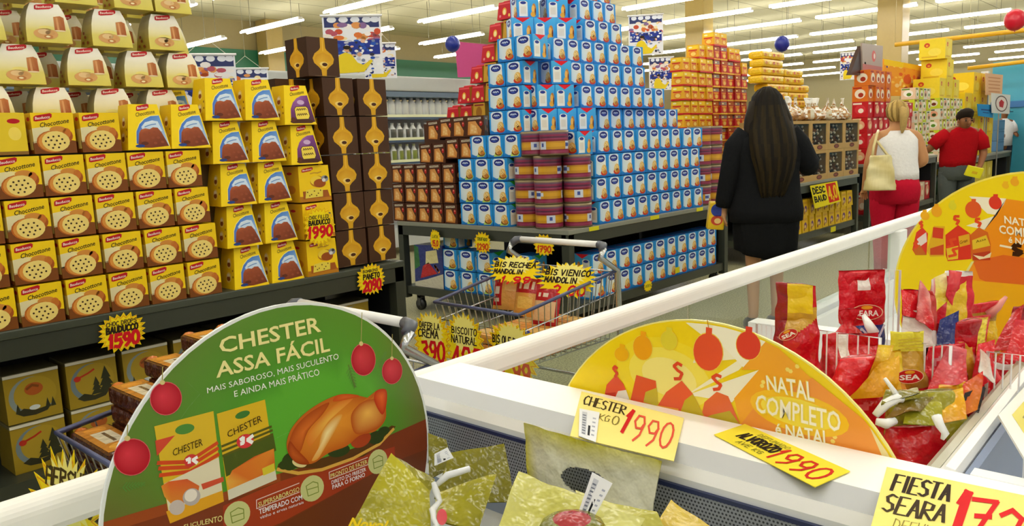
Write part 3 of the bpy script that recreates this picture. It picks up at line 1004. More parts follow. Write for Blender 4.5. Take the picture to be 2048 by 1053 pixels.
# cream boxes behind, four rows
CRX = [[.985, 1.215, 1.448, 1.668], [.875, 1.110, 1.355, 1.590, 1.775], [.985, 1.225, 1.475, 1.715], [.86, 1.10, 1.345, 1.58, 1.76]]
for r_ in range(4):
    for k, x in enumerate(CRX[r_]):
        K['cream'].put((x+J(.004), 3.60+J(.008), 1.545+.1665*r_), 'cream and white cake box, upper left stack, %s row up, %s from the left' % (ORD[r_+1], ORD[k+1]), rz=-.05+J(.05))
for r_ in range(4):
    for k in range(4 if r_ == 0 else 5):
        K['cream'].put((.79+.233*k+(.0 if r_ % 2 else .115)+J(.004), 3.825, 1.545+.1665*r_), 'cream cake box in the rear layer, %s row up, %s from the left' % (ORD[r_+1], ORD[k+1]), rz=J(.05), group='cream cake boxes in the rear layer')
b = MB(); b.box((.2, 3.60, ZL+.001), (1.90, 4.02, 1.543), '#6b5a3a')
tag(b.build('display_riser', 'paint'), 'brown riser shelf carrying the cream cake boxes behind the cookie boxes', 'riser')
# ------------------------------------------------------------------ golden tins on the lower shelf
def tin(tree):
    b = MB()
    g = '#9a801e'
    f, l, r = frustum(b, .20, .18, .20, .18, .20, ['#6a5a18', '#a89a70', g, '#7a6418', g, '#84701c'])
    b.aell(f, .48, .50, .42, .40, '#6c7c86' if tree else '#7e8a8c', 1, n=26); b.aell(f, .54, .53, .39, .36, '#a58a24', 2, n=26)
    b.art(f, [(.16, .2), (.3, .28), (.5, .2), (.8, .24), (.72, .14), (.5, .1), (.28, .12)], '#2c2a18', 3)
    if tree:
        for u, s in ((.56, .24), (.76, .36)):
            for k in range(3):
                b.art(f, [(u-s*.5*(1-k*.22), .22+s*.42*k), (u+s*.5*(1-k*.22), .22+s*.42*k), (u, .22+s*.42*k+s*.75)], '#2a2c18', 4+k)
        b.aline(f, [(.16, .62), (.3, .66), (.42, .70), (.54, .76)], .04, '#b02a14', 5); b.aell(f, .2, .62, .07, .06, '#b42418', 6)
    else:
        b.aell(f, .52, .64, .17, .13, '#a8531e', 3); b.aline(f, [(.4, .66), (.5, .72), (.6, .68)], .05, '#7a4010', 4)
        b.aell(f, .5, .26, .1, .05, '#c8d0d4', 5)
        for u in (.2, .74, .84): b.art(f, [(u-.05, .2), (u+.05, .2), (u, .4)], '#2a2c18', 4)
    b.rbox((-.102, -.002, .186), (.102, .182, .203), .004, '#6e6744'); b.arect([(-.1, -.0025, .187), (.1, -.0025, .187), (.1, -.0025, .202), (-.1, -.0025, .202)], 0, .1, 1, .9, '#d0cdc0', 1)  # lid coloured dark to imitate shade from the shelf above; front strip silver
    return b.build('gift_tin', 'plastic')
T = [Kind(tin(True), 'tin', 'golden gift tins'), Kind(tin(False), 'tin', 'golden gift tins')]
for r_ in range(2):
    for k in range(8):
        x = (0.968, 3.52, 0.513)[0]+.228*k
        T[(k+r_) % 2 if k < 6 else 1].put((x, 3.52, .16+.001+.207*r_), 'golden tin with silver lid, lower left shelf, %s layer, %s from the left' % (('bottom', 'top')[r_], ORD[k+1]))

# ------------------------------------------------------------------ blue pyramid on the display table
ZB = ZL+.001
BZ = .1742
def run_x(kind, r_, x0, n, y, what, skip=(), rz=0):
    for k in range(n):
        if k in skip: continue
        K[kind].put((x0+.176*k+.083+J(.003), y+J(.006), ZB+BZ*r_), 'blue cake box on the aisle side, %s row up, %s front from the corner' % (ORD[r_+1], ORD[k+1]), rz=J(.03)+rz)
def run_y(kind, r_, ynear, n, x, what, gr=None):
    """fronts face -X; counted from the far (left) end"""
    for k in range(n):
        y = ynear+.176*(n-1-k)+.083
        K[kind].put((x+J(.005), y+J(.003), ZB+BZ*r_), 'blue cake box facing left with navy oval, %s row up, %s from the left' % (ORD[r_+1], ORD[k+1]), rz=-math.pi/2+J(.02))
def tri(r_, P, ang, k):
    """a box turned so that its flap side looks along heading ang; P = a point under that side"""
    rz = math.radians(ang)
    c, sn = math.cos(rz), math.sin(rz)
    lx, ly = .083, .086
    K['blue'].put((P[0]-lx*c+ly*sn, P[1]-lx*sn-ly*c, ZB+BZ*r_), 'blue cake box turned sideways showing its red flap, %s row up, %s from the corner' % (ORD[r_+1], ORD[k+1]), rz=rz)
# aisle face
for r_ in range(3):
    run_x('blue', r_, (4.775, 4.745, 4.75)[r_], 9, 3.45+.004*r_, 'the aisle side')
tri(3, (4.644, 3.458, 1.379), 268, 0)
run_x('blue', 3, 4.81, 9, 3.47, 'the aisle side')
for k, p in enumerate([(4.57, 3.73, 1.553), (4.727, 3.676, 1.55), (4.89, 3.617, 1.546)]): tri(4, p, 255, k)
run_x('blue', 4, 5.19, 7, 3.73, 'the aisle side')
for k, p in enumerate([(4.586, 3.75, 1.717), (4.738, 3.702, 1.716)]): tri(5, p, 255, k)
run_x('blue', 5, 4.92, 7, 3.70, 'the aisle side')
tri(6, (4.728, 3.721, 1.881), 250, 0)
run_x('blue', 6, 4.85, 6, 3.74, 'the aisle side')
run_x('blue', 7, 4.70, 7, 3.78, 'the aisle side')
for k, p in enumerate([(4.68, 4.041, 2.13), (4.832, 3.949, 2.129), (4.98, 3.861, 2.128)]): tri(8, p, 236, k)
run_x('blue', 8, 5.16, 3, 3.82, 'the aisle side')
for k, p in enumerate([(4.776, 4.064, 2.302), (5.009, 3.96, 2.308)]): tri(9, p, 240, k)
run_x('blue', 9, 5.20, 3, 3.90, 'the aisle side')
for k, p in enumerate([(4.826, 4.104, 2.453), (5.067, 3.991, 2.461)]): tri(10, p, 240, k)
run_x('blue', 10, 5.24, 3, 3.98, 'the aisle side')
run_x('blue', 11, 4.95, 3, 4.02, 'the aisle side')
# end face
for r_ in range(3):
    run_y('blueg', r_, 3.995, 3, 4.39, '')
run_y('blueg', 3, 3.86, 3, 4.395, '')
run_y('blue', 4, 3.84, 2, 4.41, '')
for r_ in (5, 6, 7):
    run_y('blue', r_, (3.845, 3.84, 3.73)[r_-5], 2, 4.42, '')
# cores that carry the upper boxes
def core(x0, y0, z0, x1, y1, z1, what):
    b = MB(); b.box((x0, y0, z0), (x1, y1, z1), '#2a6fb4')
    tag(b.build('inner_carton', 'printed_card'), what, 'box')
core(5.0, 4.10, ZB, 6.4, 4.38, ZB+BZ*8-.002, 'plain blue carton block inside the pyramid, lower part')
core(5.25, 4.16, ZB+BZ*8, 5.9, 4.3, ZB+BZ*11-.002, 'plain blue carton block inside the pyramid, upper part')
core(4.82, 3.85, ZB, 6.3, 4.08, ZB+BZ*4-.002, 'plain blue carton block behind the lower aisle rows')
# purple cans at the corner
for (x, y, n, nm) in ((4.50, 3.885, 3, 'left'), (4.475, 3.675, 3, 'middle'), (4.63, 3.53, 3, 'right'), (4.69, 3.735, 3, 'hidden rear')):
    for r_ in range(n):
        K['can'].put((x, y, ZB+.1765*r_), 'purple cake can with yellow band at the table corner, %s stack, %s up' % (nm, ORD[r_+1]), rz=J(1.5))
for k, (x, y) in enumerate(((4.48, 3.79), (4.445, 3.585))):
    K['can'].put((x, y, ZB+.1765*3), 'purple cake can on the top layer at the table corner, %s one' % ('left', 'right')[k], rz=J(1))
for k in range(2):
    for r_ in range(4):
        K['can'].put((6.50+.217*k, 3.56+.0*k, ZB+.1765*r_), 'purple cake can at the far end of the display table, %s up, %s stack' % (ORD[r_+1], ('near', 'far')[k]), rz=J(1.5))
# lower shelf of the table
ZW = .206
for r_ in range(2):
    for k in range(11):
        x = 4.70+.178*k
        K['blue'].put((x+.083, 3.47, ZW+BZ*r_), 'blue cake box on the lower shelf, aisle side, %s layer, %s from the corner' % (('bottom', 'top')[r_], ORD[k+1]), rz=J(.03))
for r_ in range(2):
    for k in range(3):
        K['blueg'].put((4.43+(.0 if k else -.0), 4.72-.20*k+.0, ZW+BZ*r_), 'blue box with green flap, lower shelf end, %s layer, %s from the left' % (('bottom', 'top')[r_], ORD[k+1]), rz=-math.pi/2+J(.03))
    K['blueg'].put((4.45, 3.92, ZW+BZ*r_), 'blue cake box on the lower shelf end nearest the corner, %s layer' % ('bottom', 'top')[r_], rz=-math.pi/2)
K['blueg'].put((4.45, 4.72, ZW+BZ*2), 'blue cake box topmost at the left of the lower shelf end', rz=-math.pi/2)
# brown cookie boxes left of the blue ones
for r_ in range(3):
    for k in range(5):
        K['brown'].put((4.39+J(.005), 5.285-.159*k-.01+J(.002), ZB+.1635*r_), 'brown cookie box with cream label, %s row up, %s from the left' % (ORD[r_+1], ORD[k+1]), rz=-math.pi/2+J(.02))
for k in range(4):
    K['brown'].put((4.40, 4.905-.159*k, ZB+.1635*3 if k < 2 else ZB+BZ*3), 'brown cookie box with cream label, fourth row up, %s from the left' % ORD[k+1], rz=-math.pi/2+J(.02))
for k in range(4):
    K['brown'].put((4.41, 4.81-.15*k-(.025 if k == 3 else 0), ZB+.1635*4+.02 if k < 1 else ZB+.1635*4+.035), 'brown cookie box on the topmost brown row, %s from the left' % ORD[k+1], rz=-math.pi/2+(.5 if k == 3 else J(.02)))
# red gift boxes stepping up at the back, a gold box beside each
K['gold'] = Kind(gold_cake(), 'box', 'gold gift cake boxes')
RZ0, RP_ = 1.590, .158
red_rows = [((4.86, 5.121, 1.619)[1], 3), ((4.86, 4.967, 1.739)[1], 3), ((4.86, 4.81, 1.896)[1], 2), ((4.86, 4.665, 2.048)[1], 2), ((4.86, 4.576, 2.179)[1], 2), ((4.86, 4.467, 2.313)[1], 2), ((4.86, 4.366, 2.448)[1], 2), ((4.86, 4.326, 2.588)[1], 2)]
for r_, (yl, n) in enumerate(red_rows):
    for k in range(n):
        p = (4.86+J(.004), yl-.075-.162*k, RZ0+RP_*r_)
        if k == n-1 and r_ > 4: continue
        if k == n-1:
            K['gold'].put(p, 'gold gift box at the right of the red ones, %s row of the stepped stack' % ORD[r_+1], rz=-math.pi/2)
        else:
            K['red'].put(p, 'red gift box with flame motif, %s row of the stepped stack, %s from the left' % (ORD[r_+1], ORD[k+1]), rz=-math.pi/2+J(.03))
b = MB(); b.box((4.66, 4.44, ZB), (5.04, 5.2, 1.587), '#4a2a18')
tag(b.build('inner_carton', 'printed_card'), 'plain brown carton block behind the brown cookie boxes', 'box')
# ================================================================== shaped promotion boards
def flat(b, pts, nrm, col, L=1):
    n = Vector(nrm)*(EPS*.7*L+(len(b.f) % 50)*1.5e-6)
    P = [Vector(p)+n for p in pts]
    # face the polygon towards nrm
    a = Vector((0, 0, 0))
    for i in range(len(P)):
        a += P[i].cross(P[(i+1) % len(P)])
    if a.dot(Vector(nrm)) < 0:
        P = P[::-1]
        if isinstance(col, list): col = col[::-1]
    b.poly(P, col)
def fell(b, c, a, v, nrm, col, L=1, n=22):
    """ellipse through c+a and c+v"""
    c = Vector(c); A = Vector(a)-c; V = Vector(v)-c
    flat(b, [c+A*math.cos(2*math.pi*i/n)+V*math.sin(2*math.pi*i/n) for i in range(n)], nrm, col, L)
def fline(b, pts, wd, nrm, col, L=1):
    nv = Vector(nrm)
    for p, q in zip(pts, pts[1:]):
        p, q = Vector(p), Vector(q)
        d = (q-p).normalized(); s = d.cross(nv).normalized()*(wd/2)
        flat(b, [p-s-d*wd*.2, q-s+d*wd*.2, q+s+d*wd*.2, p+s-d*wd*.2], nrm, col, L)
def ftext(b, q, txt, col, L=3, bold=.0, shear=0.0):
    """text filling the quad bl, br, tr, tl"""
    b.atext([Vector(p) for p in q], txt, 0, 0, 1.0, col, L, 1.0, wide=1.0, bold=bold, shear=shear)
def fclip(poly, c, r, ax, n=64):
    """clip a planar polygon to a disc; ax = the two in-plane axes (indices)"""
    i, k = ax
    out = [Vector(p) for p in poly]
    for j in range(n):
        t = 2*math.pi*(j+.5)/n
        nx, ny = math.cos(t), math.sin(t)
        lim = r*math.cos(math.pi/n)
        def dist(p): return (p[i]-c[i])*nx+(p[k]-c[k])*ny-lim
        new = []
        for a, d in zip(out, out[1:]+out[:1]):
            da, dd = dist(a), dist(d)
            if da <= 0: new.append(a)
            if (da < 0 < dd) or (dd < 0 < da):
                new.append(a+(d-a)*(da/(da-dd)))
        out = new
        if not out: return []
    return out
def fsmooth(pts, k=3):
    P = [Vector(p) for p in pts]; n = len(P); out = []
    for i in range(n):
        a, b_, c, d = P[i-1], P[i], P[(i+1) % n], P[(i+2) % n]
        for s_ in range(k):
            t = s_/k
            out.append(.5*((2*b_)+(c-a)*t+(2*a-5*b_+4*c-d)*t*t+(3*b_-a-3*c+d)*t*t*t))
    return out
def fblob(b, pts, ctr, nrm, edge, mid, L, k=4):
    P = fsmooth(pts, k); n = len(P); c = Vector(ctr)
    e0, m0 = lin(edge), lin(mid)
    h_ = tuple((e0[i]+m0[i])/2 for i in range(3))
    R1 = [c.lerp(p, .55) for p in P]
    for i in range(n):
        j = (i+1) % n
        flat(b, [c, R1[i], R1[j]], nrm, [m0, h_, h_], L)
        flat(b, [R1[i], P[i], P[j], R1[j]], nrm, [h_, e0, e0, h_], L)
# ---- green board with the roast bird
NC = (0, -1, 0)
cC = Vector((.6905, 1.16, .8325)); rC = .3155
b = MB()
ring = [cC+Vector((rC*math.cos(2*math.pi*i/72), 0, rC*math.sin(2*math.pi*i/72))) for i in range(72)]
ring = [p for p in ring if p.z > .60]
ring.sort(key=lambda p: -math.atan2(p.x-cC.x, p.z-cC.z))
b.prism(ring, (0, .005, 0), '#e8eef0')
# printed background: light green in the middle, olive at the rim
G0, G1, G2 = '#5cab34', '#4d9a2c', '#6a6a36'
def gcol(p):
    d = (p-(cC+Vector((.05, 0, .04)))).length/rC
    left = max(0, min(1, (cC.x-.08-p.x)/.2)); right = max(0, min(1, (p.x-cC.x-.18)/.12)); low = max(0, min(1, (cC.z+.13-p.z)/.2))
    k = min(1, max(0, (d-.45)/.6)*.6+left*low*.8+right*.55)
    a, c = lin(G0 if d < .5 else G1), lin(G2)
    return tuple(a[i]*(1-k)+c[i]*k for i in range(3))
for i in range(10):
    for j in range(60):
        t0, t1 = 2*math.pi*j/60, 2*math.pi*(j+1)/60
        ra, rb = rC*.985*i/10, rC*.985*(i+1)/10
        P = [cC+Vector((r_*math.cos(t), 0, r_*math.sin(t))) for r_, t in ((ra, t0), (rb, t0), (rb, t1), (ra, t1))]
        if i == 0: P = P[1:]
        if min(p.z for p in P) < .60: continue
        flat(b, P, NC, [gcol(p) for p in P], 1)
def cflat(pts, col, L):
    P = fclip(pts, cC, rC*.985, (0, 2))
    if len(P) > 2: flat(b, P, NC, col, L)
cflat([(0.374, 1.16, 0.887), (0.475, 1.16, 0.88), (0.566, 1.16, 0.864), (0.669, 1.16, 0.86), (0.795, 1.16, 0.848), (1.023, 1.16, 0.859), (1.063, 1.16, 0.727), (0.997, 1.16, 0.51), (0.365, 1.16, 0.806)], '#7d3a20', 2)
cflat([(0.374, 1.16, 0.887), (0.475, 1.16, 0.88), (0.566, 1.16, 0.864), (0.669, 1.16, 0.86), (0.668, 1.16, 0.846), (0.564, 1.16, 0.85), (0.473, 1.16, 0.863), (0.372, 1.16, 0.87)], '#9a4a24', 3)
cflat([(0.563, 1.16, 0.842), (0.668, 1.16, 0.846), (0.917, 1.16, 0.827), (0.915, 1.16, 0.797), (0.661, 1.16, 0.773), (0.557, 1.16, 0.777)], '#a23c22', 3)
cflat([(0.495, 1.16, 0.745), (0.665, 1.16, 0.771), (0.915, 1.16, 0.797), (1.018, 1.16, 0.795), (0.997, 1.16, 0.51)], '#6e3820', 4)
# baubles
for c, a, v, cap, top in [((0.492, 1.16, 1.041), (0.516, 1.16, 1.037), (0.491, 1.16, 1.015), (0.489, 1.16, 1.067), (0.492, 1.16, 1.09)), ((0.434, 1.16, 0.968), (0.46, 1.16, 0.962), (0.432, 1.16, 0.94), (0.43, 1.16, 0.998), (0.433, 1.16, 1.018)), ((0.858, 1.16, 1.015), (0.886, 1.16, 1.01), (0.857, 1.16, 0.984), (0.855, 1.16, 1.046), (0.862, 1.16, 1.103)), ((0.923, 1.16, 0.977), (0.948, 1.16, 0.973), (0.922, 1.16, 0.951), (0.924, 1.16, 1.002), (0.929, 1.16, 1.048))]:
    c_ = Vector(c); A_ = Vector(a)-c_; V_ = Vector(v)-c_
    fell(b, c, a, v, NC, '#d8656a', 5)
    fblob(b, [c_+A_*(.95*math.cos(t_))+V_*(.95*math.sin(t_)) for t_ in [2*math.pi*i_/12 for i_ in range(12)]], c_-A_*.25-V_*.2, NC, '#ae1628', '#d8384a', 6, 3)
    fell(b, cap, Vector(cap)+(Vector(a)-c_)*.16, Vector(cap)+(Vector(v)-c_)*.14, NC, '#d8c88a', 7)
    fline(b, [cap, top], .0016, NC, '#a8a060', 5)
# pine sprigs
for p, q in [((0.412, 1.16, 0.928), (0.446, 1.16, 0.922)), ((0.824, 1.16, 1.013), (0.835, 1.16, 0.968)), ((0.893, 1.16, 0.992), (0.911, 1.16, 1.017))]:
    p_, q_ = Vector(p), Vector(q); d_ = q_-p_; s_ = d_.cross(Vector(NC))
    fline(b, [p_, q_], .0022, NC, '#5f7a34', 4)
    for i_ in range(1, 8):
        m_ = p_+d_*(i_/8)
        for sg in (-1, 1): fline(b, [m_, m_+d_*.16+s_*(.22*sg*(1-i_/10))], .0016, NC, '#5a8a3a', 4)
# title
ftext(b, [(0.583, 1.16, 1.09), (0.772, 1.16, 1.087), (0.77, 1.16, 1.114), (0.583, 1.16, 1.114)], 'CHESTER', '#f2e9a0', 6, bold=.018)
ftext(b, [(0.573, 1.16, 1.053), (0.787, 1.16, 1.048), (0.785, 1.16, 1.074), (0.574, 1.16, 1.077)], 'ASSA F\u00c1CIL', '#f2e9a0', 6, bold=.018)
ftext(b, [(0.556, 1.16, 1.032), (0.804, 1.16, 1.029), (0.803, 1.16, 1.04), (0.556, 1.16, 1.041)], 'MAIS SABOROSO, MAIS SUCULENTO', '#f6f8f2', 6)
ftext(b, [(0.6, 1.16, 1.014), (0.762, 1.16, 1.01), (0.76, 1.16, 1.022), (0.6, 1.16, 1.024)], 'E AINDA MAIS PR\u00c1TICO', '#f6f8f2', 6)
# two printed bags
flat(b, [(0.47, 1.16, 1.004), (0.563, 1.16, 1.001), (0.565, 1.16, 0.849), (0.477, 1.16, 0.847)], NC, '#dbb82c', 5)
flat(b, [(0.469, 1.16, 0.982), (0.499, 1.16, 0.981), (0.469, 1.16, 0.958)], NC, '#d04a34', 6)
fell(b, (0.515, 1.16, 0.986), (0.53, 1.16, 0.985), (0.516, 1.16, 0.978), NC, '#4f8a3a', 6)
for k, (p, q, r_) in enumerate([((0.469, 1.16, 0.947), (0.515, 1.16, 0.933), (0.564, 1.16, 0.948)), ((0.47, 1.16, 0.938), (0.514, 1.16, 0.925), (0.564, 1.16, 0.939)), ((0.47, 1.16, 0.927), (0.516, 1.16, 0.917), (0.564, 1.16, 0.929))]):
    fline(b, [p, q, r_], .006, NC, '#cf4a22', 6)
flat(b, [(0.475, 1.16, 0.912), (0.564, 1.16, 0.924), (0.564, 1.16, 0.864), (0.477, 1.16, 0.862)], NC, '#e4dcc0', 6)
flat(b, [(0.47, 1.16, 0.91), (0.482, 1.16, 0.913), (0.51, 1.16, 0.907), (0.528, 1.16, 0.889), (0.522, 1.16, 0.869), (0.484, 1.16, 0.873), (0.473, 1.16, 0.892)], NC, ['#e08a30','#d8622c','#cf5a30','#d46a34','#c85a28','#d88a34','#e0a040'], 7)
flat(b, [(0.531, 1.16, 0.891), (0.568, 1.16, 0.89), (0.568, 1.16, 0.882), (0.533, 1.16, 0.881)], NC, '#cf5236', 8)
flat(b, [(0.473, 1.16, 0.868), (0.564, 1.16, 0.868), (0.565, 1.16, 0.849), (0.477, 1.16, 0.847)], NC, '#e0a424', 7)
fell(b, (0.514, 1.16, 0.876), (0.528, 1.16, 0.874), (0.514, 1.16, 0.862), NC, '#b8b0b0', 8); fell(b, (0.513, 1.16, 0.879), (0.523, 1.16, 0.878), (0.513, 1.16, 0.869), NC, '#efe8e0', 9)
fell(b, (0.49, 1.16, 0.868), (0.502, 1.16, 0.866), (0.49, 1.16, 0.856), NC, '#c8bcb8', 8)
fell(b, (0.519, 1.16, 0.934), (0.53, 1.16, 0.933), (0.519, 1.16, 0.924), NC, '#d03a38', 8); fline(b, [(0.512, 1.16, 0.937), (0.517, 1.16, 0.938), (0.516, 1.16, 0.931)], .005, NC, '#ffffff', 9); fline(b, [(0.529, 1.16, 0.936), (0.522, 1.16, 0.934), (0.528, 1.16, 0.927)], .005, NC, '#ffffff', 9)
ftext(b, [(0.492, 1.16, 0.95), (0.54, 1.16, 0.952), (0.54, 1.16, 0.964), (0.493, 1.16, 0.961)], 'CHESTER', '#3a2a10', 9)
flat(b, [(0.568, 1.16, 0.995), (0.653, 1.16, 0.995), (0.661, 1.16, 0.852), (0.573, 1.16, 0.848)], NC, '#dcb626', 5)
flat(b, [(0.571, 1.16, 0.922), (0.662, 1.16, 0.934), (0.665, 1.16, 0.902), (0.573, 1.16, 0.888)], NC, '#4c5a20', 6)
for k, (p, r_) in enumerate([((0.571, 1.16, 0.94), (0.66, 1.16, 0.946)), ((0.571, 1.16, 0.932), (0.661, 1.16, 0.939)), ((0.571, 1.16, 0.924), (0.661, 1.16, 0.932))]):
    fline(b, [p, r_], .004, NC, '#5a5a1c', 7)
fell(b, (0.611, 1.16, 0.981), (0.624, 1.16, 0.981), (0.611, 1.16, 0.975), NC, '#3f7a34', 6)
flat(b, [(0.573, 1.16, 0.88), (0.584, 1.16, 0.895), (0.624, 1.16, 0.905), (0.661, 1.16, 0.907), (0.66, 1.16, 0.872), (0.62, 1.16, 0.863), (0.577, 1.16, 0.863)], NC, ['#e8b04a','#d8702a','#cf4a2a','#e08a30','#c8502a','#d8742c','#e8a040'], 7)
flat(b, [(0.573, 1.16, 0.865), (0.66, 1.16, 0.87), (0.661, 1.16, 0.852), (0.573, 1.16, 0.848)], NC, '#dcd8c4', 8)
flat(b, [(0.636, 1.16, 0.88), (0.659, 1.16, 0.882), (0.659, 1.16, 0.868), (0.637, 1.16, 0.867)], NC, '#d8c83a', 9)
fell(b, (0.611, 1.16, 0.936), (0.626, 1.16, 0.935), (0.612, 1.16, 0.924), NC, '#d83a3e', 8); fline(b, [(0.603, 1.16, 0.941), (0.608, 1.16, 0.943), (0.607, 1.16, 0.934), (0.603, 1.16, 0.934)], .006, NC, '#ffffff', 9); fline(b, [(0.625, 1.16, 0.941), (0.615, 1.16, 0.937), (0.623, 1.16, 0.93)], .006, NC, '#ffffff', 9)
ftext(b, [(0.582, 1.16, 0.951), (0.644, 1.16, 0.96), (0.643, 1.16, 0.972), (0.581, 1.16, 0.962)], 'CHESTER', '#3a2a10', 9)
# roast bird on a dish
flat(b, [(0.664, 1.16, 0.871), (0.747, 1.16, 0.842), (0.843, 1.16, 0.832), (0.923, 1.16, 0.866), (0.913, 1.16, 0.871), (0.835, 1.16, 0.854), (0.731, 1.16, 0.86), (0.667, 1.16, 0.878)], NC, '#5a3a1a', 5)
fline(b, [(0.664, 1.16, 0.869), (0.703, 1.16, 0.848), (0.751, 1.16, 0.838), (0.819, 1.16, 0.836), (0.881, 1.16, 0.844), (0.917, 1.16, 0.863)], .006, NC, '#d8a84a', 6)
for c, a, v in [((0.69, 1.16, 0.874), (0.707, 1.16, 0.872), (0.69, 1.16, 0.858)), ((0.677, 1.16, 0.872), (0.687, 1.16, 0.87), (0.677, 1.16, 0.864)), ((0.789, 1.16, 0.861), (0.813, 1.16, 0.857), (0.789, 1.16, 0.849)), ((0.874, 1.16, 0.859), (0.893, 1.16, 0.857), (0.875, 1.16, 0.846)), ((0.893, 1.16, 0.866), (0.907, 1.16, 0.865), (0.894, 1.16, 0.857))]:
    fell(b, c, a, v, NC, '#33421e', 7)
fell(b, (0.839, 1.16, 0.866), (0.862, 1.16, 0.865), (0.839, 1.16, 0.851), NC, '#a8421e', 7); fell(b, (0.707, 1.16, 0.866), (0.721, 1.16, 0.859), (0.706, 1.16, 0.858), NC, '#e8d89a', 8)
body = [(0.685, 1.16, 0.899), (0.69, 1.16, 0.921), (0.705, 1.16, 0.938), (0.73, 1.16, 0.952), (0.763, 1.16, 0.961), (0.796, 1.16, 0.964), (0.824, 1.16, 0.958), (0.848, 1.16, 0.947), (0.87, 1.16, 0.938), (0.879, 1.16, 0.948), (0.895, 1.16, 0.949), (0.906, 1.16, 0.941), (0.902, 1.16, 0.911), (0.898, 1.16, 0.887), (0.873, 1.16, 0.872), (0.837, 1.16, 0.875), (0.806, 1.16, 0.864), (0.768, 1.16, 0.864), (0.73, 1.16, 0.856), (0.696, 1.16, 0.875)]
fblob(b, body, (0.782, 1.16, 0.913), NC, '#c0601e', '#e89a34', 8)
fblob(b, [(0.689, 1.16, 0.9), (0.695, 1.16, 0.919), (0.709, 1.16, 0.935), (0.737, 1.16, 0.949), (0.776, 1.16, 0.956), (0.761, 1.16, 0.938), (0.729, 1.16, 0.917), (0.708, 1.16, 0.883)], (0.72, 1.16, 0.919), NC, '#a8481a', '#d8702a', 9)
fblob(b, [(0.726, 1.16, 0.91), (0.756, 1.16, 0.933), (0.795, 1.16, 0.95), (0.828, 1.16, 0.949), (0.803, 1.16, 0.936), (0.768, 1.16, 0.917), (0.743, 1.16, 0.896), (0.729, 1.16, 0.889)], (0.773, 1.16, 0.924), NC, '#d8782a', '#f0b850', 9)
fblob(b, [(0.746, 1.16, 0.879), (0.758, 1.16, 0.908), (0.783, 1.16, 0.925), (0.802, 1.16, 0.925), (0.786, 1.16, 0.903), (0.759, 1.16, 0.875), (0.744, 1.16, 0.861), (0.731, 1.16, 0.862)], (0.767, 1.16, 0.901), NC, '#e09a3c', '#f8e6a8', 10)
fblob(b, [(0.82, 1.16, 0.914), (0.834, 1.16, 0.931), (0.858, 1.16, 0.937), (0.888, 1.16, 0.929), (0.9, 1.16, 0.904), (0.892, 1.16, 0.882), (0.865, 1.16, 0.875), (0.828, 1.16, 0.881)], (0.858, 1.16, 0.913), NC, '#b8541e', '#f0b858', 9)
fblob(b, [(0.875, 1.16, 0.934), (0.88, 1.16, 0.948), (0.896, 1.16, 0.949), (0.906, 1.16, 0.941), (0.903, 1.16, 0.916), (0.893, 1.16, 0.899), (0.882, 1.16, 0.913)], (0.893, 1.16, 0.934), NC, '#b8341a', '#e86a2c', 10)
fblob(b, [(0.686, 1.16, 0.897), (0.692, 1.16, 0.91), (0.703, 1.16, 0.893), (0.726, 1.16, 0.859), (0.706, 1.16, 0.864), (0.692, 1.16, 0.879)], (0.697, 1.16, 0.885), NC, '#9a3a16', '#c05a24', 10)
fblob(b, [(0.796, 1.16, 0.964), (0.824, 1.16, 0.958), (0.843, 1.16, 0.949), (0.819, 1.16, 0.95), (0.785, 1.16, 0.955)], (0.812, 1.16, 0.956), NC, '#c8501e', '#d8662a', 10)
# captions on the table edge
for (c, a, v) in [((0.728, 1.16, 0.811), (0.752, 1.16, 0.808), (0.728, 1.16, 0.787)), ((0.874, 1.16, 0.811), (0.897, 1.16, 0.808), (0.873, 1.16, 0.787)), ((0.585, 1.16, 0.818), (0.608, 1.16, 0.815), (0.584, 1.16, 0.795))]:
    fell(b, c, a, v, NC, '#c9cc8c', 6)
    c_, a_, v_ = Vector(c), Vector(a)-Vector(c), Vector(v)-Vector(c)
    fline(b, [c_-a_*.5-v_*.3, c_+a_*.1-v_*.5, c_+a_*.5-v_*.3, c_+a_*.5+v_*.4, c_-a_*.4+v_*.5, c_-a_*.5-v_*.3], .0016, NC, '#7a8a3a', 7)
    fline(b, [c_-a_*.4, c_+a_*.45-v_*.02], .0016, NC, '#7a8a3a', 7)
for box_ in [[(0.621, 1.16, 0.83), (0.703, 1.16, 0.83), (0.702, 1.16, 0.821), (0.702, 1.16, 0.814), (0.62, 1.16, 0.815)], [(0.765, 1.16, 0.828), (0.851, 1.16, 0.827), (0.854, 1.16, 0.822), (0.853, 1.16, 0.813), (0.765, 1.16, 0.815)]]:
    fline(b, [box_[3], box_[4], box_[0], box_[1]], .0016, NC, '#e8c8c0', 6)
ftext(b, [(0.623, 1.16, 0.817), (0.702, 1.16, 0.816), (0.702, 1.16, 0.824), (0.623, 1.16, 0.825)], 'SUPERSABOROSO', '#e8dc8a', 7, bold=.01)
ftext(b, [(0.623, 1.16, 0.804), (0.706, 1.16, 0.799), (0.706, 1.16, 0.808), (0.623, 1.16, 0.813)], 'TEMPERADO COM', '#f4ecf0', 7, bold=.015)
ftext(b, [(0.624, 1.16, 0.795), (0.708, 1.16, 0.791), (0.708, 1.16, 0.796), (0.624, 1.16, 0.801)], 'vinho e ervas naturais', '#f4ecf0', 7)
ftext(b, [(0.767, 1.16, 0.816), (0.85, 1.16, 0.816), (0.849, 1.16, 0.824), (0.767, 1.16, 0.824)], 'PRONTO DE FAZER', '#e8dc8a', 7, bold=.01)
ftext(b, [(0.768, 1.16, 0.804), (0.845, 1.16, 0.803), (0.845, 1.16, 0.81), (0.768, 1.16, 0.811)], 'DIRETO DO FREEZER', '#f4ecf0', 7, bold=.01)
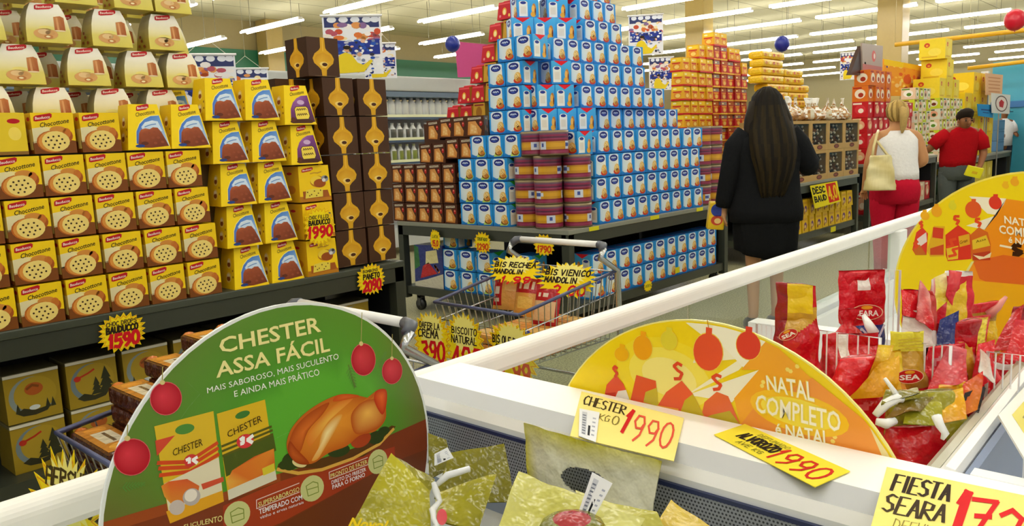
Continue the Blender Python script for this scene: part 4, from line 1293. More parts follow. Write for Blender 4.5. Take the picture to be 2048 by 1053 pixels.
ftext(b, [(0.769, 1.16, 0.794), (0.842, 1.16, 0.793), (0.842, 1.16, 0.801), (0.769, 1.16, 0.802)], 'PARA O FORNO', '#f4ecf0', 7, bold=.015)
ftext(b, [(0.497, 1.16, 0.831), (0.559, 1.16, 0.818), (0.56, 1.16, 0.828), (0.497, 1.16, 0.837)], 'SUCULENTO', '#e8dc8a', 7, bold=.01)
tag(b.build('arch_board', 'laminate'), 'green arched board with roast bird and two printed bags standing in the near freezer', 'sign')

# ---- yellow arched boards
def burst_board(name, label, T, c, r, nrm, ring, art):
    b = MB()
    b.prism(ring, Vector(nrm)*-.005, '#f4e89a')
    art(b)
    return tag(b.build(name, 'laminate'), label, 'sign')
NX = (-1, 0, 0)
cN = Vector((1.236, .664, .70)); rN = .374
b = MB()
ring = [cN+Vector((0, rN*math.cos(2*math.pi*i/72), rN*math.sin(2*math.pi*i/72))) for i in range(72)]
ring = [p for p in ring if p.z > .78]
ring.sort(key=lambda p: math.atan2(p.y-cN.y, p.z-cN.z))
b.prism(ring, (.005, 0, 0), '#f2e68e')
def nflat(pts, col, L):
    P = fclip(pts, cN, rN*(.985 if L > 1 else .993), (1, 2))
    if len(P) > 2: flat(b, P, NX, col if not isinstance(col, list) or len(col) == len(P) else col[0], L)
nflat([(1.236, 0.978, 0.814), (1.236, 0.969, 1.077), (1.236, 0.32, 1.145), (1.236, 0.31, 0.848)], '#f3d51a', 1)
# paler glow in the middle of the print, orange field at the right
for k, (s_, col) in enumerate(((1.0, '#f5dc2e'), (.75, '#f6e45a'), (.5, '#f7ea8a'))):
    fell(b, (1.236, 0.742, 0.957), Vector((1.236, 0.742, 0.957))+(Vector((1.236, 0.626, 0.951))-Vector((1.236, 0.742, 0.957)))*s_, Vector((1.236, 0.742, 0.957))+(Vector((1.236, 0.745, 1.031))-Vector((1.236, 0.742, 0.957)))*s_, NX, col, 2+k)
nflat([(1.236, 0.707, 1.067), (1.236, 0.65, 1.074), (1.236, 0.581, 1.064), (1.236, 0.55, 1.058), (1.236, 0.603, 0.994), (1.236, 0.708, 0.928), (1.236, 0.6, 1.015), (1.236, 0.691, 0.993), (1.236, 0.674, 1.048)], '#f7f2d2', 5)
nflat([(1.236, 0.65, 1.074), (1.236, 0.55, 1.058), (1.236, 0.592, 0.999), (1.236, 0.654, 1.051)], '#faf6e0', 6)
nflat([(1.236, 0.708, 0.928), (1.236, 0.566, 1.001), (1.236, 0.615, 0.934), (1.236, 0.683, 0.932)], '#f6f2dc', 6)
nflat([(1.236, 0.55, 1.058), (1.236, 0.329, 0.889), (1.236, 0.433, 0.87), (1.236, 0.599, 0.896), (1.236, 0.611, 0.942), (1.236, 0.566, 1.001), (1.236, 0.598, 0.996)], '#f2a92a', 7)
nflat([(1.236, 0.475, 1.003), (1.236, 0.353, 0.923), (1.236, 0.34, 0.886), (1.236, 0.42, 0.887), (1.236, 0.473, 0.895), (1.236, 0.599, 0.896), (1.236, 0.573, 0.935)], '#ee9a40', 8)
fell(b, (1.236, 0.498, 0.939), (1.236, 0.415, 0.936), (1.236, 0.502, 0.974), NX, '#f6c22a', 9)
fell(b, (1.236, 0.498, 0.939), (1.236, 0.434, 0.937), (1.236, 0.501, 0.963), NX, '#f8e04a', 10)
nflat([(1.236, 0.436, 1.044), (1.236, 0.398, 1.023), (1.236, 0.323, 0.901), (1.236, 0.364, 0.895), (1.236, 0.397, 0.967), (1.236, 0.423, 1.012)], '#f2e2a0', 9)
# baubles on the board
for c, a, v, col, tp in [((1.236, 0.845, 0.986), (1.236, 0.828, 0.986), (1.236, 0.847, 0.971), '#f0b41a', (1.236, 0.844, 1.003)), ((1.236, 0.797, 1.006), (1.236, 0.775, 1.005), (1.236, 0.799, 0.981), '#efa61c', (1.236, 0.798, 1.032)), ((1.236, 0.74, 1.028), (1.236, 0.722, 1.028), (1.236, 0.741, 1.009), '#e2d23a', (1.236, 0.739, 1.047)), ((1.236, 0.661, 1.018), (1.236, 0.631, 1.018), (1.236, 0.663, 0.982), '#e4552e', (1.236, 0.662, 1.076)), ((1.236, 0.585, 1.041), (1.236, 0.562, 1.041), (1.236, 0.586, 1.015), '#de4128', (1.236, 0.585, 1.069))]:
    fell(b, c, a, v, NX, '#f2d24a', 8)
    c_ = Vector(c)
    fell(b, c, c_+(Vector(a)-c_)*.95, c_+(Vector(v)-c_)*.95, NX, col, 9)
    fline(b, [c_-(Vector(v)-c_)*.98, c_-(Vector(v)-c_)*1.18], .012, NX, col, 9)
    fline(b, [c_-(Vector(v)-c_)*1.1, tp], .0016, NX, '#c88a1a', 8)
# hanging goods on S hooks
for P, col in [([(1.236, 0.887, 0.898), (1.236, 0.882, 0.918), (1.236, 0.859, 0.942), (1.236, 0.842, 0.927), (1.236, 0.829, 0.898)], '#e4583a'), ([(1.236, 0.827, 0.895), (1.236, 0.812, 0.95), (1.236, 0.769, 0.946), (1.236, 0.765, 0.897)], '#e05a34'), ([(1.236, 0.767, 0.896), (1.236, 0.747, 0.928), (1.236, 0.714, 0.956), (1.236, 0.691, 0.935), (1.236, 0.669, 0.898)], '#e6603a'), ([(1.236, 0.675, 0.895), (1.236, 0.668, 0.924), (1.236, 0.644, 0.948), (1.236, 0.622, 0.944), (1.236, 0.599, 0.896)], '#e06a3a')]:
    flat(b, P, NX, col, 9)
for P, col in [([(1.236, 0.855, 0.91), (1.236, 0.836, 0.916), (1.236, 0.829, 0.898), (1.236, 0.861, 0.897)], '#ece4d8'), ([(1.236, 0.792, 0.92), (1.236, 0.767, 0.933), (1.236, 0.765, 0.897), (1.236, 0.797, 0.899)], '#c8b43a'), ([(1.236, 0.708, 0.92), (1.236, 0.691, 0.935), (1.236, 0.669, 0.898), (1.236, 0.717, 0.896)], '#c8b02c'), ([(1.236, 0.654, 0.903), (1.236, 0.619, 0.918), (1.236, 0.599, 0.896), (1.236, 0.667, 0.895)], '#c0a82c'), ([(1.236, 0.886, 0.9), (1.236, 0.86, 0.907), (1.236, 0.861, 0.897), (1.236, 0.885, 0.897)], '#c83a2a'), ([(1.236, 0.767, 0.899), (1.236, 0.721, 0.901), (1.236, 0.721, 0.896), (1.236, 0.767, 0.896)], '#f0b040')]:
    flat(b, P, NX, col, 10)
for P in [[(1.236, 0.856, 0.956), (1.236, 0.861, 0.959), (1.236, 0.865, 0.954), (1.236, 0.861, 0.95), (1.236, 0.856, 0.946), (1.236, 0.861, 0.938)], [(1.236, 0.714, 0.985), (1.236, 0.722, 0.988), (1.236, 0.73, 0.981), (1.236, 0.722, 0.974), (1.236, 0.713, 0.97), (1.236, 0.718, 0.959), (1.236, 0.729, 0.957)], [(1.236, 0.636, 0.977), (1.236, 0.644, 0.979), (1.236, 0.652, 0.973), (1.236, 0.644, 0.966), (1.236, 0.636, 0.962), (1.236, 0.64, 0.954), (1.236, 0.65, 0.951)]]:
    fline(b, P, .006, NX, '#dc4a2a', 10)
WT = '#fdf8e4'
def glow_text(q, t):
    ftext(b, q, t, '#f8e468', 11, bold=.04)
    ftext(b, q, t, WT, 12, bold=.01)
glow_text([(1.236, 0.55, 0.97), (1.236, 0.47, 0.964), (1.236, 0.473, 0.996), (1.236, 0.553, 0.994)], 'NATAL')
glow_text([(1.236, 0.571, 0.927), (1.236, 0.427, 0.922), (1.236, 0.429, 0.954), (1.236, 0.57, 0.958)], 'COMPLETO')
glow_text([(1.236, 0.535, 0.895), (1.236, 0.444, 0.894), (1.236, 0.446, 0.919), (1.236, 0.536, 0.914)], '\u00e9 NATAL')
for p in [(1.236, 0.516, 1.01), (1.236, 0.5, 1.018), (1.236, 0.56, 0.974), (1.236, 0.437, 0.911), (1.236, 0.558, 0.981), (1.236, 0.44, 0.903), (1.236, 0.511, 1.008)]:
    fell(b, p, Vector(p)+Vector((0, .004, 0)), Vector(p)+Vector((0, 0, .004)), NX, '#f8e070', 9, n=6)
tag(b.build('arch_board', 'laminate'), 'yellow and orange arched board with red baubles standing on the white freezer divider', 'sign')

# second one farther back, standing taller
c2 = Vector((2.715, .41, .885)); rr = .372
b = MB()
ring = [c2+Vector((0, rr*math.cos(2*math.pi*i/72), rr*math.sin(2*math.pi*i/72))) for i in range(72)]
ring = [p for p in ring if p.z > .70]
ring.sort(key=lambda p: math.atan2(p.y-c2.y, p.z-c2.z))
b.prism(ring, (.004, 0, 0), '#f2e05a')
def n2flat(pts, col, L):
    P = fclip(pts, c2, rr*.985, (1, 2))
    if len(P) > 2: flat(b, P, NX, col, L)
n2flat([(2.715, 0.841, 0.685), (2.715, 0.858, 1.307), (2.715, 0.041, 1.291), (2.715, 0.008, 0.803)], '#f2d80c', 1)
n2flat([(2.715, 0.485, 1.176), (2.715, 0.379, 1.161), (2.715, 0.158, 1.006), (2.715, 0.144, 0.784), (2.715, 0.358, 0.754), (2.715, 0.608, 0.881), (2.715, 0.557, 0.981), (2.715, 0.514, 1.037), (2.715, 0.53, 1.081)], '#ee9418', 2)
n2flat([(2.715, 0.557, 0.981), (2.715, 0.478, 1.007), (2.715, 0.338, 0.993), (2.715, 0.153, 0.932), (2.715, 0.144, 0.784), (2.715, 0.397, 0.869), (2.715, 0.537, 0.929)], '#df6a1e', 3)
n2flat([(2.715, 0.608, 0.881), (2.715, 0.566, 0.923), (2.715, 0.366, 0.92), (2.715, 0.151, 0.896), (2.715, 0.142, 0.747), (2.715, 0.527, 0.687)], '#eeb012', 4)
n2flat([(2.715, 0.576, 1.181), (2.715, 0.478, 1.176), (2.715, 0.484, 1.158), (2.715, 0.53, 1.081), (2.715, 0.58, 1.091), (2.715, 0.5, 1.126), (2.715, 0.525, 1.13)], '#f4eed0', 4)
n2flat([(2.715, 0.608, 0.881), (2.715, 0.594, 0.891), (2.715, 0.554, 0.982), (2.715, 0.561, 0.981)], '#e8e48a', 5)
for c, a, v, col, tp in [((2.715, 0.697, 1.118), (2.715, 0.684, 1.117), (2.715, 0.696, 1.104), '#eeb01c', (2.715, 0.697, 1.13)), ((2.715, 0.664, 1.133), (2.715, 0.649, 1.132), (2.715, 0.663, 1.115), '#eda81c', (2.715, 0.664, 1.15)), ((2.715, 0.62, 1.151), (2.715, 0.609, 1.15), (2.715, 0.619, 1.138), '#dfd42c', (2.715, 0.619, 1.162)), ((2.715, 0.563, 1.141), (2.715, 0.541, 1.139), (2.715, 0.563, 1.115), '#dd5a22', (2.715, 0.564, 1.172)), ((2.715, 0.506, 1.163), (2.715, 0.489, 1.16), (2.715, 0.506, 1.143), '#d83a24', (2.715, 0.506, 1.186)), ((2.715, 0.459, 1.225), (2.715, 0.448, 1.223), (2.715, 0.459, 1.213), '#eca81c', (2.715, 0.459, 1.237)), ((2.715, 0.482, 1.214), (2.715, 0.473, 1.212), (2.715, 0.482, 1.205), '#eeb81c', (2.715, 0.482, 1.223))]:
    fell(b, c, a, v, NX, col, 5)
    c_ = Vector(c)
    fline(b, [c_-(Vector(v)-c_)*.98, c_-(Vector(v)-c_)*1.16], .012, NX, col, 5)
for P, col in [([(2.715, 0.73, 1.008), (2.715, 0.72, 1.064), (2.715, 0.703, 1.081), (2.715, 0.686, 1.062), (2.715, 0.688, 0.993), (2.715, 0.72, 0.991)], '#dc3a26'), ([(2.715, 0.687, 1.006), (2.715, 0.67, 1.087), (2.715, 0.639, 1.087), (2.715, 0.637, 0.993), (2.715, 0.677, 0.988)], '#e0b020'), ([(2.715, 0.633, 0.997), (2.715, 0.636, 1.06), (2.715, 0.602, 1.092), (2.715, 0.568, 1.067), (2.715, 0.562, 0.989), (2.715, 0.627, 0.978)], '#d8341e'), ([(2.715, 0.562, 0.998), (2.715, 0.568, 1.063), (2.715, 0.546, 1.088), (2.715, 0.521, 1.073), (2.715, 0.512, 1.037), (2.715, 0.511, 0.989), (2.715, 0.558, 0.985)], '#d0661e')]:
    flat(b, P, NX, col, 6)
for P, col in [([(2.715, 0.717, 1.043), (2.715, 0.691, 1.066), (2.715, 0.688, 1.036), (2.715, 0.714, 1.013)], '#e8dcd0'), ([(2.715, 0.728, 1.012), (2.715, 0.709, 1.026), (2.715, 0.688, 0.993), (2.715, 0.72, 0.991)], '#c86a1e'), ([(2.715, 0.672, 1.083), (2.715, 0.642, 1.08), (2.715, 0.643, 1.047), (2.715, 0.673, 1.05)], '#cf3a20'), ([(2.715, 0.678, 1.015), (2.715, 0.64, 1.03), (2.715, 0.639, 0.997), (2.715, 0.677, 0.994)], '#c8481e'), ([(2.715, 0.6, 1.057), (2.715, 0.57, 1.067), (2.715, 0.567, 1.034), (2.715, 0.595, 1.024)], '#e0a824'), ([(2.715, 0.632, 1.018), (2.715, 0.599, 1.028), (2.715, 0.598, 0.987), (2.715, 0.627, 0.981)], '#e8c42a'), ([(2.715, 0.562, 1.047), (2.715, 0.525, 1.065), (2.715, 0.513, 1.033), (2.715, 0.559, 1.018)], '#e2c02c'), ([(2.715, 0.558, 1.006), (2.715, 0.513, 1.017), (2.715, 0.511, 0.989), (2.715, 0.558, 0.985)], '#b83a1c'), ([(2.715, 0.558, 1.002), (2.715, 0.529, 0.998), (2.715, 0.509, 1.013), (2.715, 0.512, 0.997), (2.715, 0.54, 0.989)], '#f0e0b0')]:
    flat(b, P, NX, col, 7)
for P in [[(2.715, 0.704, 1.099), (2.715, 0.711, 1.094), (2.715, 0.704, 1.088), (2.715, 0.706, 1.08)], [(2.715, 0.601, 1.119), (2.715, 0.612, 1.119), (2.715, 0.613, 1.11), (2.715, 0.601, 1.105), (2.715, 0.606, 1.094)], [(2.715, 0.545, 1.113), (2.715, 0.553, 1.113), (2.715, 0.554, 1.105), (2.715, 0.542, 1.1), (2.715, 0.546, 1.09)], [(2.715, 0.715, 1.035), (2.715, 0.725, 1.028), (2.715, 0.715, 1.021), (2.715, 0.722, 1.013)], [(2.715, 0.607, 1.049), (2.715, 0.622, 1.044), (2.715, 0.614, 1.027), (2.715, 0.629, 1.022)], [(2.715, 0.599, 1.02), (2.715, 0.614, 1.015), (2.715, 0.605, 0.999), (2.715, 0.624, 0.993)]]:
    fline(b, P, .008, NX, '#e04a20', 8)
ftext(b, [(2.715, 0.551, 1.039), (2.715, 0.525, 1.05), (2.715, 0.526, 1.057), (2.715, 0.552, 1.047)], 'Assa', '#3a2410', 8)
ftext(b, [(2.715, 0.595, 1.033), (2.715, 0.574, 1.042), (2.715, 0.575, 1.052), (2.715, 0.596, 1.043)], 'Gran', '#5a1a10', 8)
for q, t in [([(2.715, 0.479, 1.103), (2.715, 0.394, 1.091), (2.715, 0.397, 1.112), (2.715, 0.481, 1.125)], 'NATAL'), ([(2.715, 0.491, 1.073), (2.715, 0.354, 1.054), (2.715, 0.357, 1.081), (2.715, 0.493, 1.097)], 'COMPLETO'), ([(2.715, 0.466, 1.046), (2.715, 0.379, 1.033), (2.715, 0.381, 1.052), (2.715, 0.467, 1.064)], 'é NATAL')]:
    ftext(b, q, t, '#f6dc7a', 9, bold=.03); ftext(b, q, t, '#fbf2d8', 10, bold=.01)
fline(b, [(2.715, 0.435, 1.038), (2.715, 0.448, 1.039), (2.715, 0.454, 1.031), (2.715, 0.444, 1.023), (2.715, 0.432, 1.018), (2.715, 0.44, 1.011), (2.715, 0.452, 1.012)], .013, NX, '#3a2008', 10)
fline(b, [(2.715, 0.487, 1.035), (2.715, 0.458, 1.03)], .006, NX, '#f8e8c0', 10)
tag(b.build('arch_board', 'laminate'), 'taller yellow arched board behind the red bags, partly beyond the right edge', 'sign')

# ================================================================== star price signs
def star_sign(name, label, c, wd, ht, nrm, lines, n=22, price=None, inner=.80, outline=True, tilt=0.0, pale=False, body=None):
    """c = centre; flat card facing nrm; lines: (text, u0, v0, width, height, colour, pen)"""
    nv = Vector(nrm).normalized()
    ux = Vector((0, 0, 1)).cross(nv).normalized()
    uy = nv.cross(ux)
    if tilt:
        ux, uy = ux*math.cos(tilt)+uy*math.sin(tilt), uy*math.cos(tilt)-ux*math.sin(tilt)
    c = Vector(c)
    b = MB()
    rnd = random.Random(int(wd*1000)+n)
    def burst(k, L, off=0):
        P = []
        for i in range(2*n):
            t = math.pi*i/n
            r_ = (1.0+rnd.uniform(-.06, .05)) if i % 2 == 0 else inner
            r_ *= k
            # superellipse-like plan
            s_ = (abs(math.cos(t))**2.6+abs(math.sin(t))**2.6)**(-1/2.6)
            P.append(c+ux*(wd/2*r_*s_*math.cos(t)*.96)+uy*(ht/2*r_*s_*math.sin(t)*.96)+nv*(EPS*L))
        return P
    pts = burst(1.0, 0)
    b.prism(pts, nv*-.0015, '#f3d40c')
    rnd.seed(3); 
    if outline:
        P = burst(.93, 1); b.poly(P, '#e0881a')
        rnd.seed(3); P = burst(.885, 2); b.poly(P, '#f6dc14')
    if pale:
        rnd.seed(9); P = [p+uy*(ht*.16) for p in burst(.62, 3)]; b.poly(P, '#f7ec86')
    q = [c-ux*wd/2-uy*ht/2, c+ux*wd/2-uy*ht/2, c+ux*wd/2+uy*ht/2, c-ux*wd/2+uy*ht/2]
    for txt, u, v, w_, h_, col, pen in lines:
        b.ahand(q, txt, u, v, h_, pen, col, 6, wd/ht, wide=w_, slant=.1)
    return tag(b.build(name, 'paper'), label, 'price sign')
BK, RD = '#2a1c10', '#cc1420'
star_sign('price_star', 'yellow star price sign reading 15,90 on the left shelf edge', (1.293, 3.400, .678), .205, .17, (0, -1, 0),
          [('CHOC DROPS', .2, .70, .6, .10, '#5a4a1a', .018), ('BAUDUCCO', .19, .52, .62, .15, BK, .035), ('1590', .22, .17, .58, .30, RD, .072)])
star_sign('price_star', 'yellow star price sign reading 19,90 hanging before the plain yellow boxes', (2.300, 3.395, 1.02), .195, .215, (0, -1, 0),
          [('CHOC FILLED', .2, .68, .6, .08, '#5a4a1a', .018), ('BAUDUCCO', .18, .54, .64, .11, BK, .03), ('1990', .14, .25, .72, .24, RD, .072)])
star_sign('price_star', 'yellow star price sign reading 20,90 at the right end of the left shelf', (2.603, 3.398, .700), .20, .18, (0, -1, 0),
          [('BOMBONS', .24, .72, .5, .08, '#5a4a1a', .018), ('PANETO', .24, .52, .54, .15, BK, .035), ('2090', .22, .16, .58, .30, RD, .072)])
star_sign('price_star', 'oval yellow price sign hanging left on the end of the blue box table', (4.352, 4.795, .635), .13, .175, (-1, 0, 0), [('LATA', .25, .58, .5, .14, BK, .03), ('15,0', .25, .2, .5, .26, RD, .072)], n=16, inner=.86)
star_sign('price_star', 'round yellow price sign in the middle of the blue box table end', (4.352, 4.255, .638), .19, .175, (-1, 0, 0), [('TRUFADO', .22, .6, .56, .13, '#6a6a1a', .03), ('1290', .2, .2, .6, .26, '#d04a1a', .06)], n=16)
star_sign('price_star', 'yellow star price sign behind the trolley handle on the blue box table end', (4.352, 3.635, .655), .205, .17, (-1, 0, 0), [('CAIXA', .25, .6, .5, .13, '#6a6a1a', .03), ('1790', .2, .2, .6, .26, '#d04a1a', .06)], n=16)
star_sign('price_star', 'small yellow star sign low on the blue box table, aisle side', (5.37, 3.405, .21), .13, .10, (0, -1, 0), [('OFERTA', .2, .4, .6, .2, '#8a8a2a', .03)], n=12)
# on the front of the nearest full trolley
star_sign('price_star', 'yellow star price sign reading 3,90 at the left of the trolley front', (2.595, 2.925, .425), .27, .31, (-1, -.1, 0), [('WAFER LA', .2, .70, .5, .10, BK, .02), ('CREMA', .16, .55, .5, .13, BK, .025), ('390', .22, .16, .56, .32, RD, .062)], n=24, pale=True)
star_sign('price_star', 'yellow star price sign reading 4,99 in the middle of the trolley front', (2.600, 2.695, .435), .27, .33, (-1, -.05, 0), [('BISCOITO', .2, .66, .6, .10, BK, .02), ('NATURAL', .18, .52, .62, .11, BK, .022), ('499', .16, .10, .7, .36, RD, .062)], n=24, pale=True)
star_sign('price_star', 'yellow star price sign with black lettering at the right of the trolley front', (2.615, 2.395, .435), .34, .31, (-1, .05, 0), [('BIS OLE RANCHA', .12, .62, .74, .12, BK, .02), ('CHOCOLAT', .16, .46, .6, .14, BK, .024), ('2,99', .2, .06, .6, .3, '#d8501c', .05)], n=24, pale=True)
star_sign('price_star', 'tall yellow star sign with thin black letters on the lower left trolley', (.66, 2.26, .44), .36, .40, (-1, -.25, .15), [('HERSHE', .24, .72, .5, .12, '#4a3a10', .022), ('MORANGO', .30, .56, .5, .12, '#4a3a10', .022), ('400', .2, .22, .6, .22, '#d8501c', .045)], n=22, inner=.66, pale=True)

# ================================================================== price cards on the white divider
def label_card(name, label, q, lines, col='#f0dc58', th=.0012):
    q = [Vector(p) for p in q]
    nv = (q[1]-q[0]).cross(q[3]-q[0]).normalized()
    b = MB()
    b.prism(q, -nv*th, col)
    A = (q[1]-q[0]).length/(q[3]-q[0]).length
    for txt, u, v, w_, h_, c_, pen in lines:
        b.ahand(q, txt, u, v, h_, pen, c_, 2, A, wide=w_, slant=.12)
    return b, q
b, q = label_card('price_card', '', [(1.006, 0.797, 0.903), (1.017, 0.603, 0.903), (1.193, 0.686, 0.903), (1.21, 0.926, 0.903)],
    [('CHESTER', .05, .70, .42, .22, '#3a2a10', .018), ('O', .37, .42, .06, .2, '#7a6a2a', .012), ('KG', .24, .45, .1, .14, '#7a6a2a', .01)], '#f3e58a')
b.ahand(q, '1', .47, .30, .52, .034, '#c8141c', 3, 2.4, wide=.045, slant=.35); b.ahand(q, '990', .57, .18, .58, .018, '#d8503e', 3, 2.4, wide=.36, slant=.12)
tag(b.build('price_card', 'paper'), 'pale yellow price card reading CHESTER 1990 at the left of the divider', 'price card')
b, q = label_card('price_card', '', [(1.152, 0.606, 0.903), (1.054, 0.399, 0.903), (1.136, 0.379, 0.903), (1.227, 0.587, 0.903)],
    [('ALVOROZO', .13, .36, .36, .32, '#241a10', .021), ('DEFUMADO', .22, .74, .3, .13, '#a8a030', .008), ('AVE KG', .2, .12, .25, .14, '#8a8228', .008), ('1990', .50, .14, .44, .6, '#c8281c', .022)], '#f0de3e')
tag(b.build('price_card', 'paper'), 'small tilted yellow price card reading 1990 in the middle of the divider', 'price card')
b, q = label_card('price_card', '', [(0.949, 0.294, 0.903), (0.994, 0.104, 0.903), (1.195, 0.115, 0.903), (1.182, 0.342, 0.903)],
    [('FIESTA', .06, .66, .32, .25, '#2c1a08', .022), ('SEARA', .04, .36, .34, .24, '#3a2a14', .02), ('DEFUMADA', .12, .16, .34, .13, '#8a803a', .006)], '#f3e684')
b.ahand(q, '1', .44, .30, .52, .05, '#d4141c', 3, 2.6, wide=.035, slant=.12); b.ahand(q, '7', .51, .26, .52, .026, '#d4141c', 3, 2.6, wide=.12); b.ahand(q, '2', .66, .24, .50, .026, '#d4141c', 3, 2.6, wide=.12); b.ahand(q, '90', .80, .24, .48, .026, '#d4141c', 3, 2.6, wide=.18)
tag(b.build('price_card', 'paper'), 'large yellow price card reading FIESTA SEARA at the lower right of the divider', 'price card')
# barcode sticker hanging over the first card
def sticker(b, q, L=0):
    b.arect(q, .15, .1, .4, .9, '#c4c8d4', L+1)
    for k in range(8): b.arect(q, .18, .12+.09*k, .36, .15+.09*k+.01*(k % 2), '#6a7080', L+2)
    b.arect(q, .5, .12, .62, .45, '#1c1e24', L+1)
    for k in range(5): b.arect(q, .70, .15+.14*k, .86, .20+.14*k, '#a8aec0', L+1)
q = [Vector(p) for p in ((1.009, 0.781, 0.905), (1.003, 0.741, 0.905), (1.124, 0.82, 0.905), (1.12, 0.863, 0.905))]
b = MB(); b.prism(q, (0, 0, .001), '#e8ebf2')
q = [p+Vector((0, 0, .001)) for p in q]
sticker(b, q)
tag(b.build('barcode_tag', 'paper'), 'white barcode tag lying over the left price card', 'tag')
# ================================================================== shopping trolleys
def trolley(label, xf, xr, ya, yb, zf, zr, zh, xh, group='shopping trolleys'):
    """front at xf, rear at xr; sides ya < yb; rim heights zf, zr; handle at xh, zh"""
    t = thing('shopping_trolley', label, 'trolley', (0, 0, 0), group=group)
    blue, wire = '#474d72', '#a8aaa6'
    zb = .34
    ins = .05
    fr_ = [(xf, ya+.03, zf), (xf, yb-.03, zf), (xr, yb, zr), (xr, ya, zr)]
    b = MB(); b.tube(fr_[:2]+[fr_[2]], .009, blue, n=8); b.tube([fr_[0], fr_[3]], .009, blue, n=8)
    b.build('rim', 'plastic', t)
    b = MB()
    bot = [(xf+.06, ya+.07, zb), (xf+.06, yb-.07, zb), (xr-.02, yb-.05, zb), (xr-.02, ya+.05, zb)]
    def L(p, q, k): return Vector(p).lerp(Vector(q), k)
    n = 17
    for k in range(n+1):
        for s in ((0, 3), (1, 2)):
            b.tube([L(fr_[s[0]], fr_[s[1]], k/n), L(bot[s[0]], bot[s[1]], k/n)], .0028, wire, n=5, cap=False)
    for k in range(1, 12):
        b.tube([L(fr_[0], fr_[1], k/12), L(bot[0], bot[1], k/12), L(bot[3], bot[2], k/12)], .0028, wire, n=5, cap=False)
    for h in (.33, .66, 1.0):
        P = [L(f_, b_, h) for f_, b_ in zip(fr_, bot)]
        b.tube([P[3], P[0], P[1], P[2]], .004, wire, n=5)
    for k in range(9):
        b.tube([L(bot[0], bot[3], k/8), L(bot[1], bot[2], k/8)], .003, wire, n=5, cap=False)
    b.build('basket', 'chrome', t)
    b = MB()
    for k in range(11):
        b.tube([(xr, ya+.05+(yb-ya-.1)*k/10, zr-.01), (xr-.02, ya+.07+(yb-ya-.14)*k/10, zb+.04)], .0028, wire, n=5, cap=False)
    b.tube([(xr, ya+.03, zr-.01), (xr, yb-.03, zr-.01)], .004, wire, n=6)
    b.build('rear_flap', 'chrome', t)
    b = MB(); b.tube([(xh, ya+.05, zh), (xh, yb-.05, zh)], .017, '#f4f4f4', n=12); b.build('handle', 'plastic', t)
    for y, yi in ((ya, ya+.05), (yb, yb-.05)):
        b = MB(); b.tube([(xh, yi, zh), (xh-.004, y+(yi-y)*.3, zh-.004), (xh-.03, y+(yi-y)*.1, zh-.022)], [.02, .022, .02], '#5a5e68', n=10); b.build('handle_cap', 'plastic', t)
        b = MB(); b.tube([(xh-.02, y, zh-.018), (xh-.055, y, zh-.06), (xr-.005, y, zr), (xr+.01, y, .32), (xr-.05, y, .16)], .017, '#c8cac8', n=10)
        b.build('upright', 'chrome', t)
    b = MB()
    for y in (ya+.02, yb-.02):
        b.tube([(xr-.03, y, .17), (xr-.12, y, .14), (xf+.10, y+(.05 if y < (ya+yb)/2 else -.05), .14), (xf+.06, y+(.05 if y < (ya+yb)/2 else -.05), .20), (xf+.07, y+(.05 if y < (ya+yb)/2 else -.05), zb)], .011, '#b8bab8', n=8)
    b.tube([(xf+.10, ya+.07, .14), (xf+.10, yb-.07, .14)], .009, '#b8bab8', n=8); b.tube([(xr-.12, ya+.02, .14), (xr-.12, yb-.02, .14)], .009, '#b8bab8', n=8)
    b.build('chassis', 'chrome', t)
    for x, y in ((xf+.10, ya+.08), (xf+.10, yb-.08), (xr-.10, ya+.02), (xr-.10, yb-.02)):
        b = MB(); b.box((x-.02, y-.022, .05), (x+.02, y-.015, .14), '#8a8c8a'); b.box((x-.02, y+.015, .05), (x+.02, y+.022, .14), '#8a8c8a'); b.box((x-.02, y-.022, .115), (x+.02, y+.022, .142), '#8a8c8a'); cs_ = b.build('castor', 'plastic', t)
        b = MB(); b.tube([(x-.004, y-.012, .055), (x-.004, y+.012, .055)], .055, '#2c2e32', n=16); b.build('wheel', 'plastic', cs_)
    return t
trolley('silver wire shopping trolley with biscuit packs in front of the blue box table', 2.64, 3.40, 2.34, 2.97, .615, .715, .86, 3.30)
trolley('silver wire shopping trolley with chocolate packs behind the green arched board', .72, 1.62, 1.815, 2.485, .625, .72, .86, 1.545)
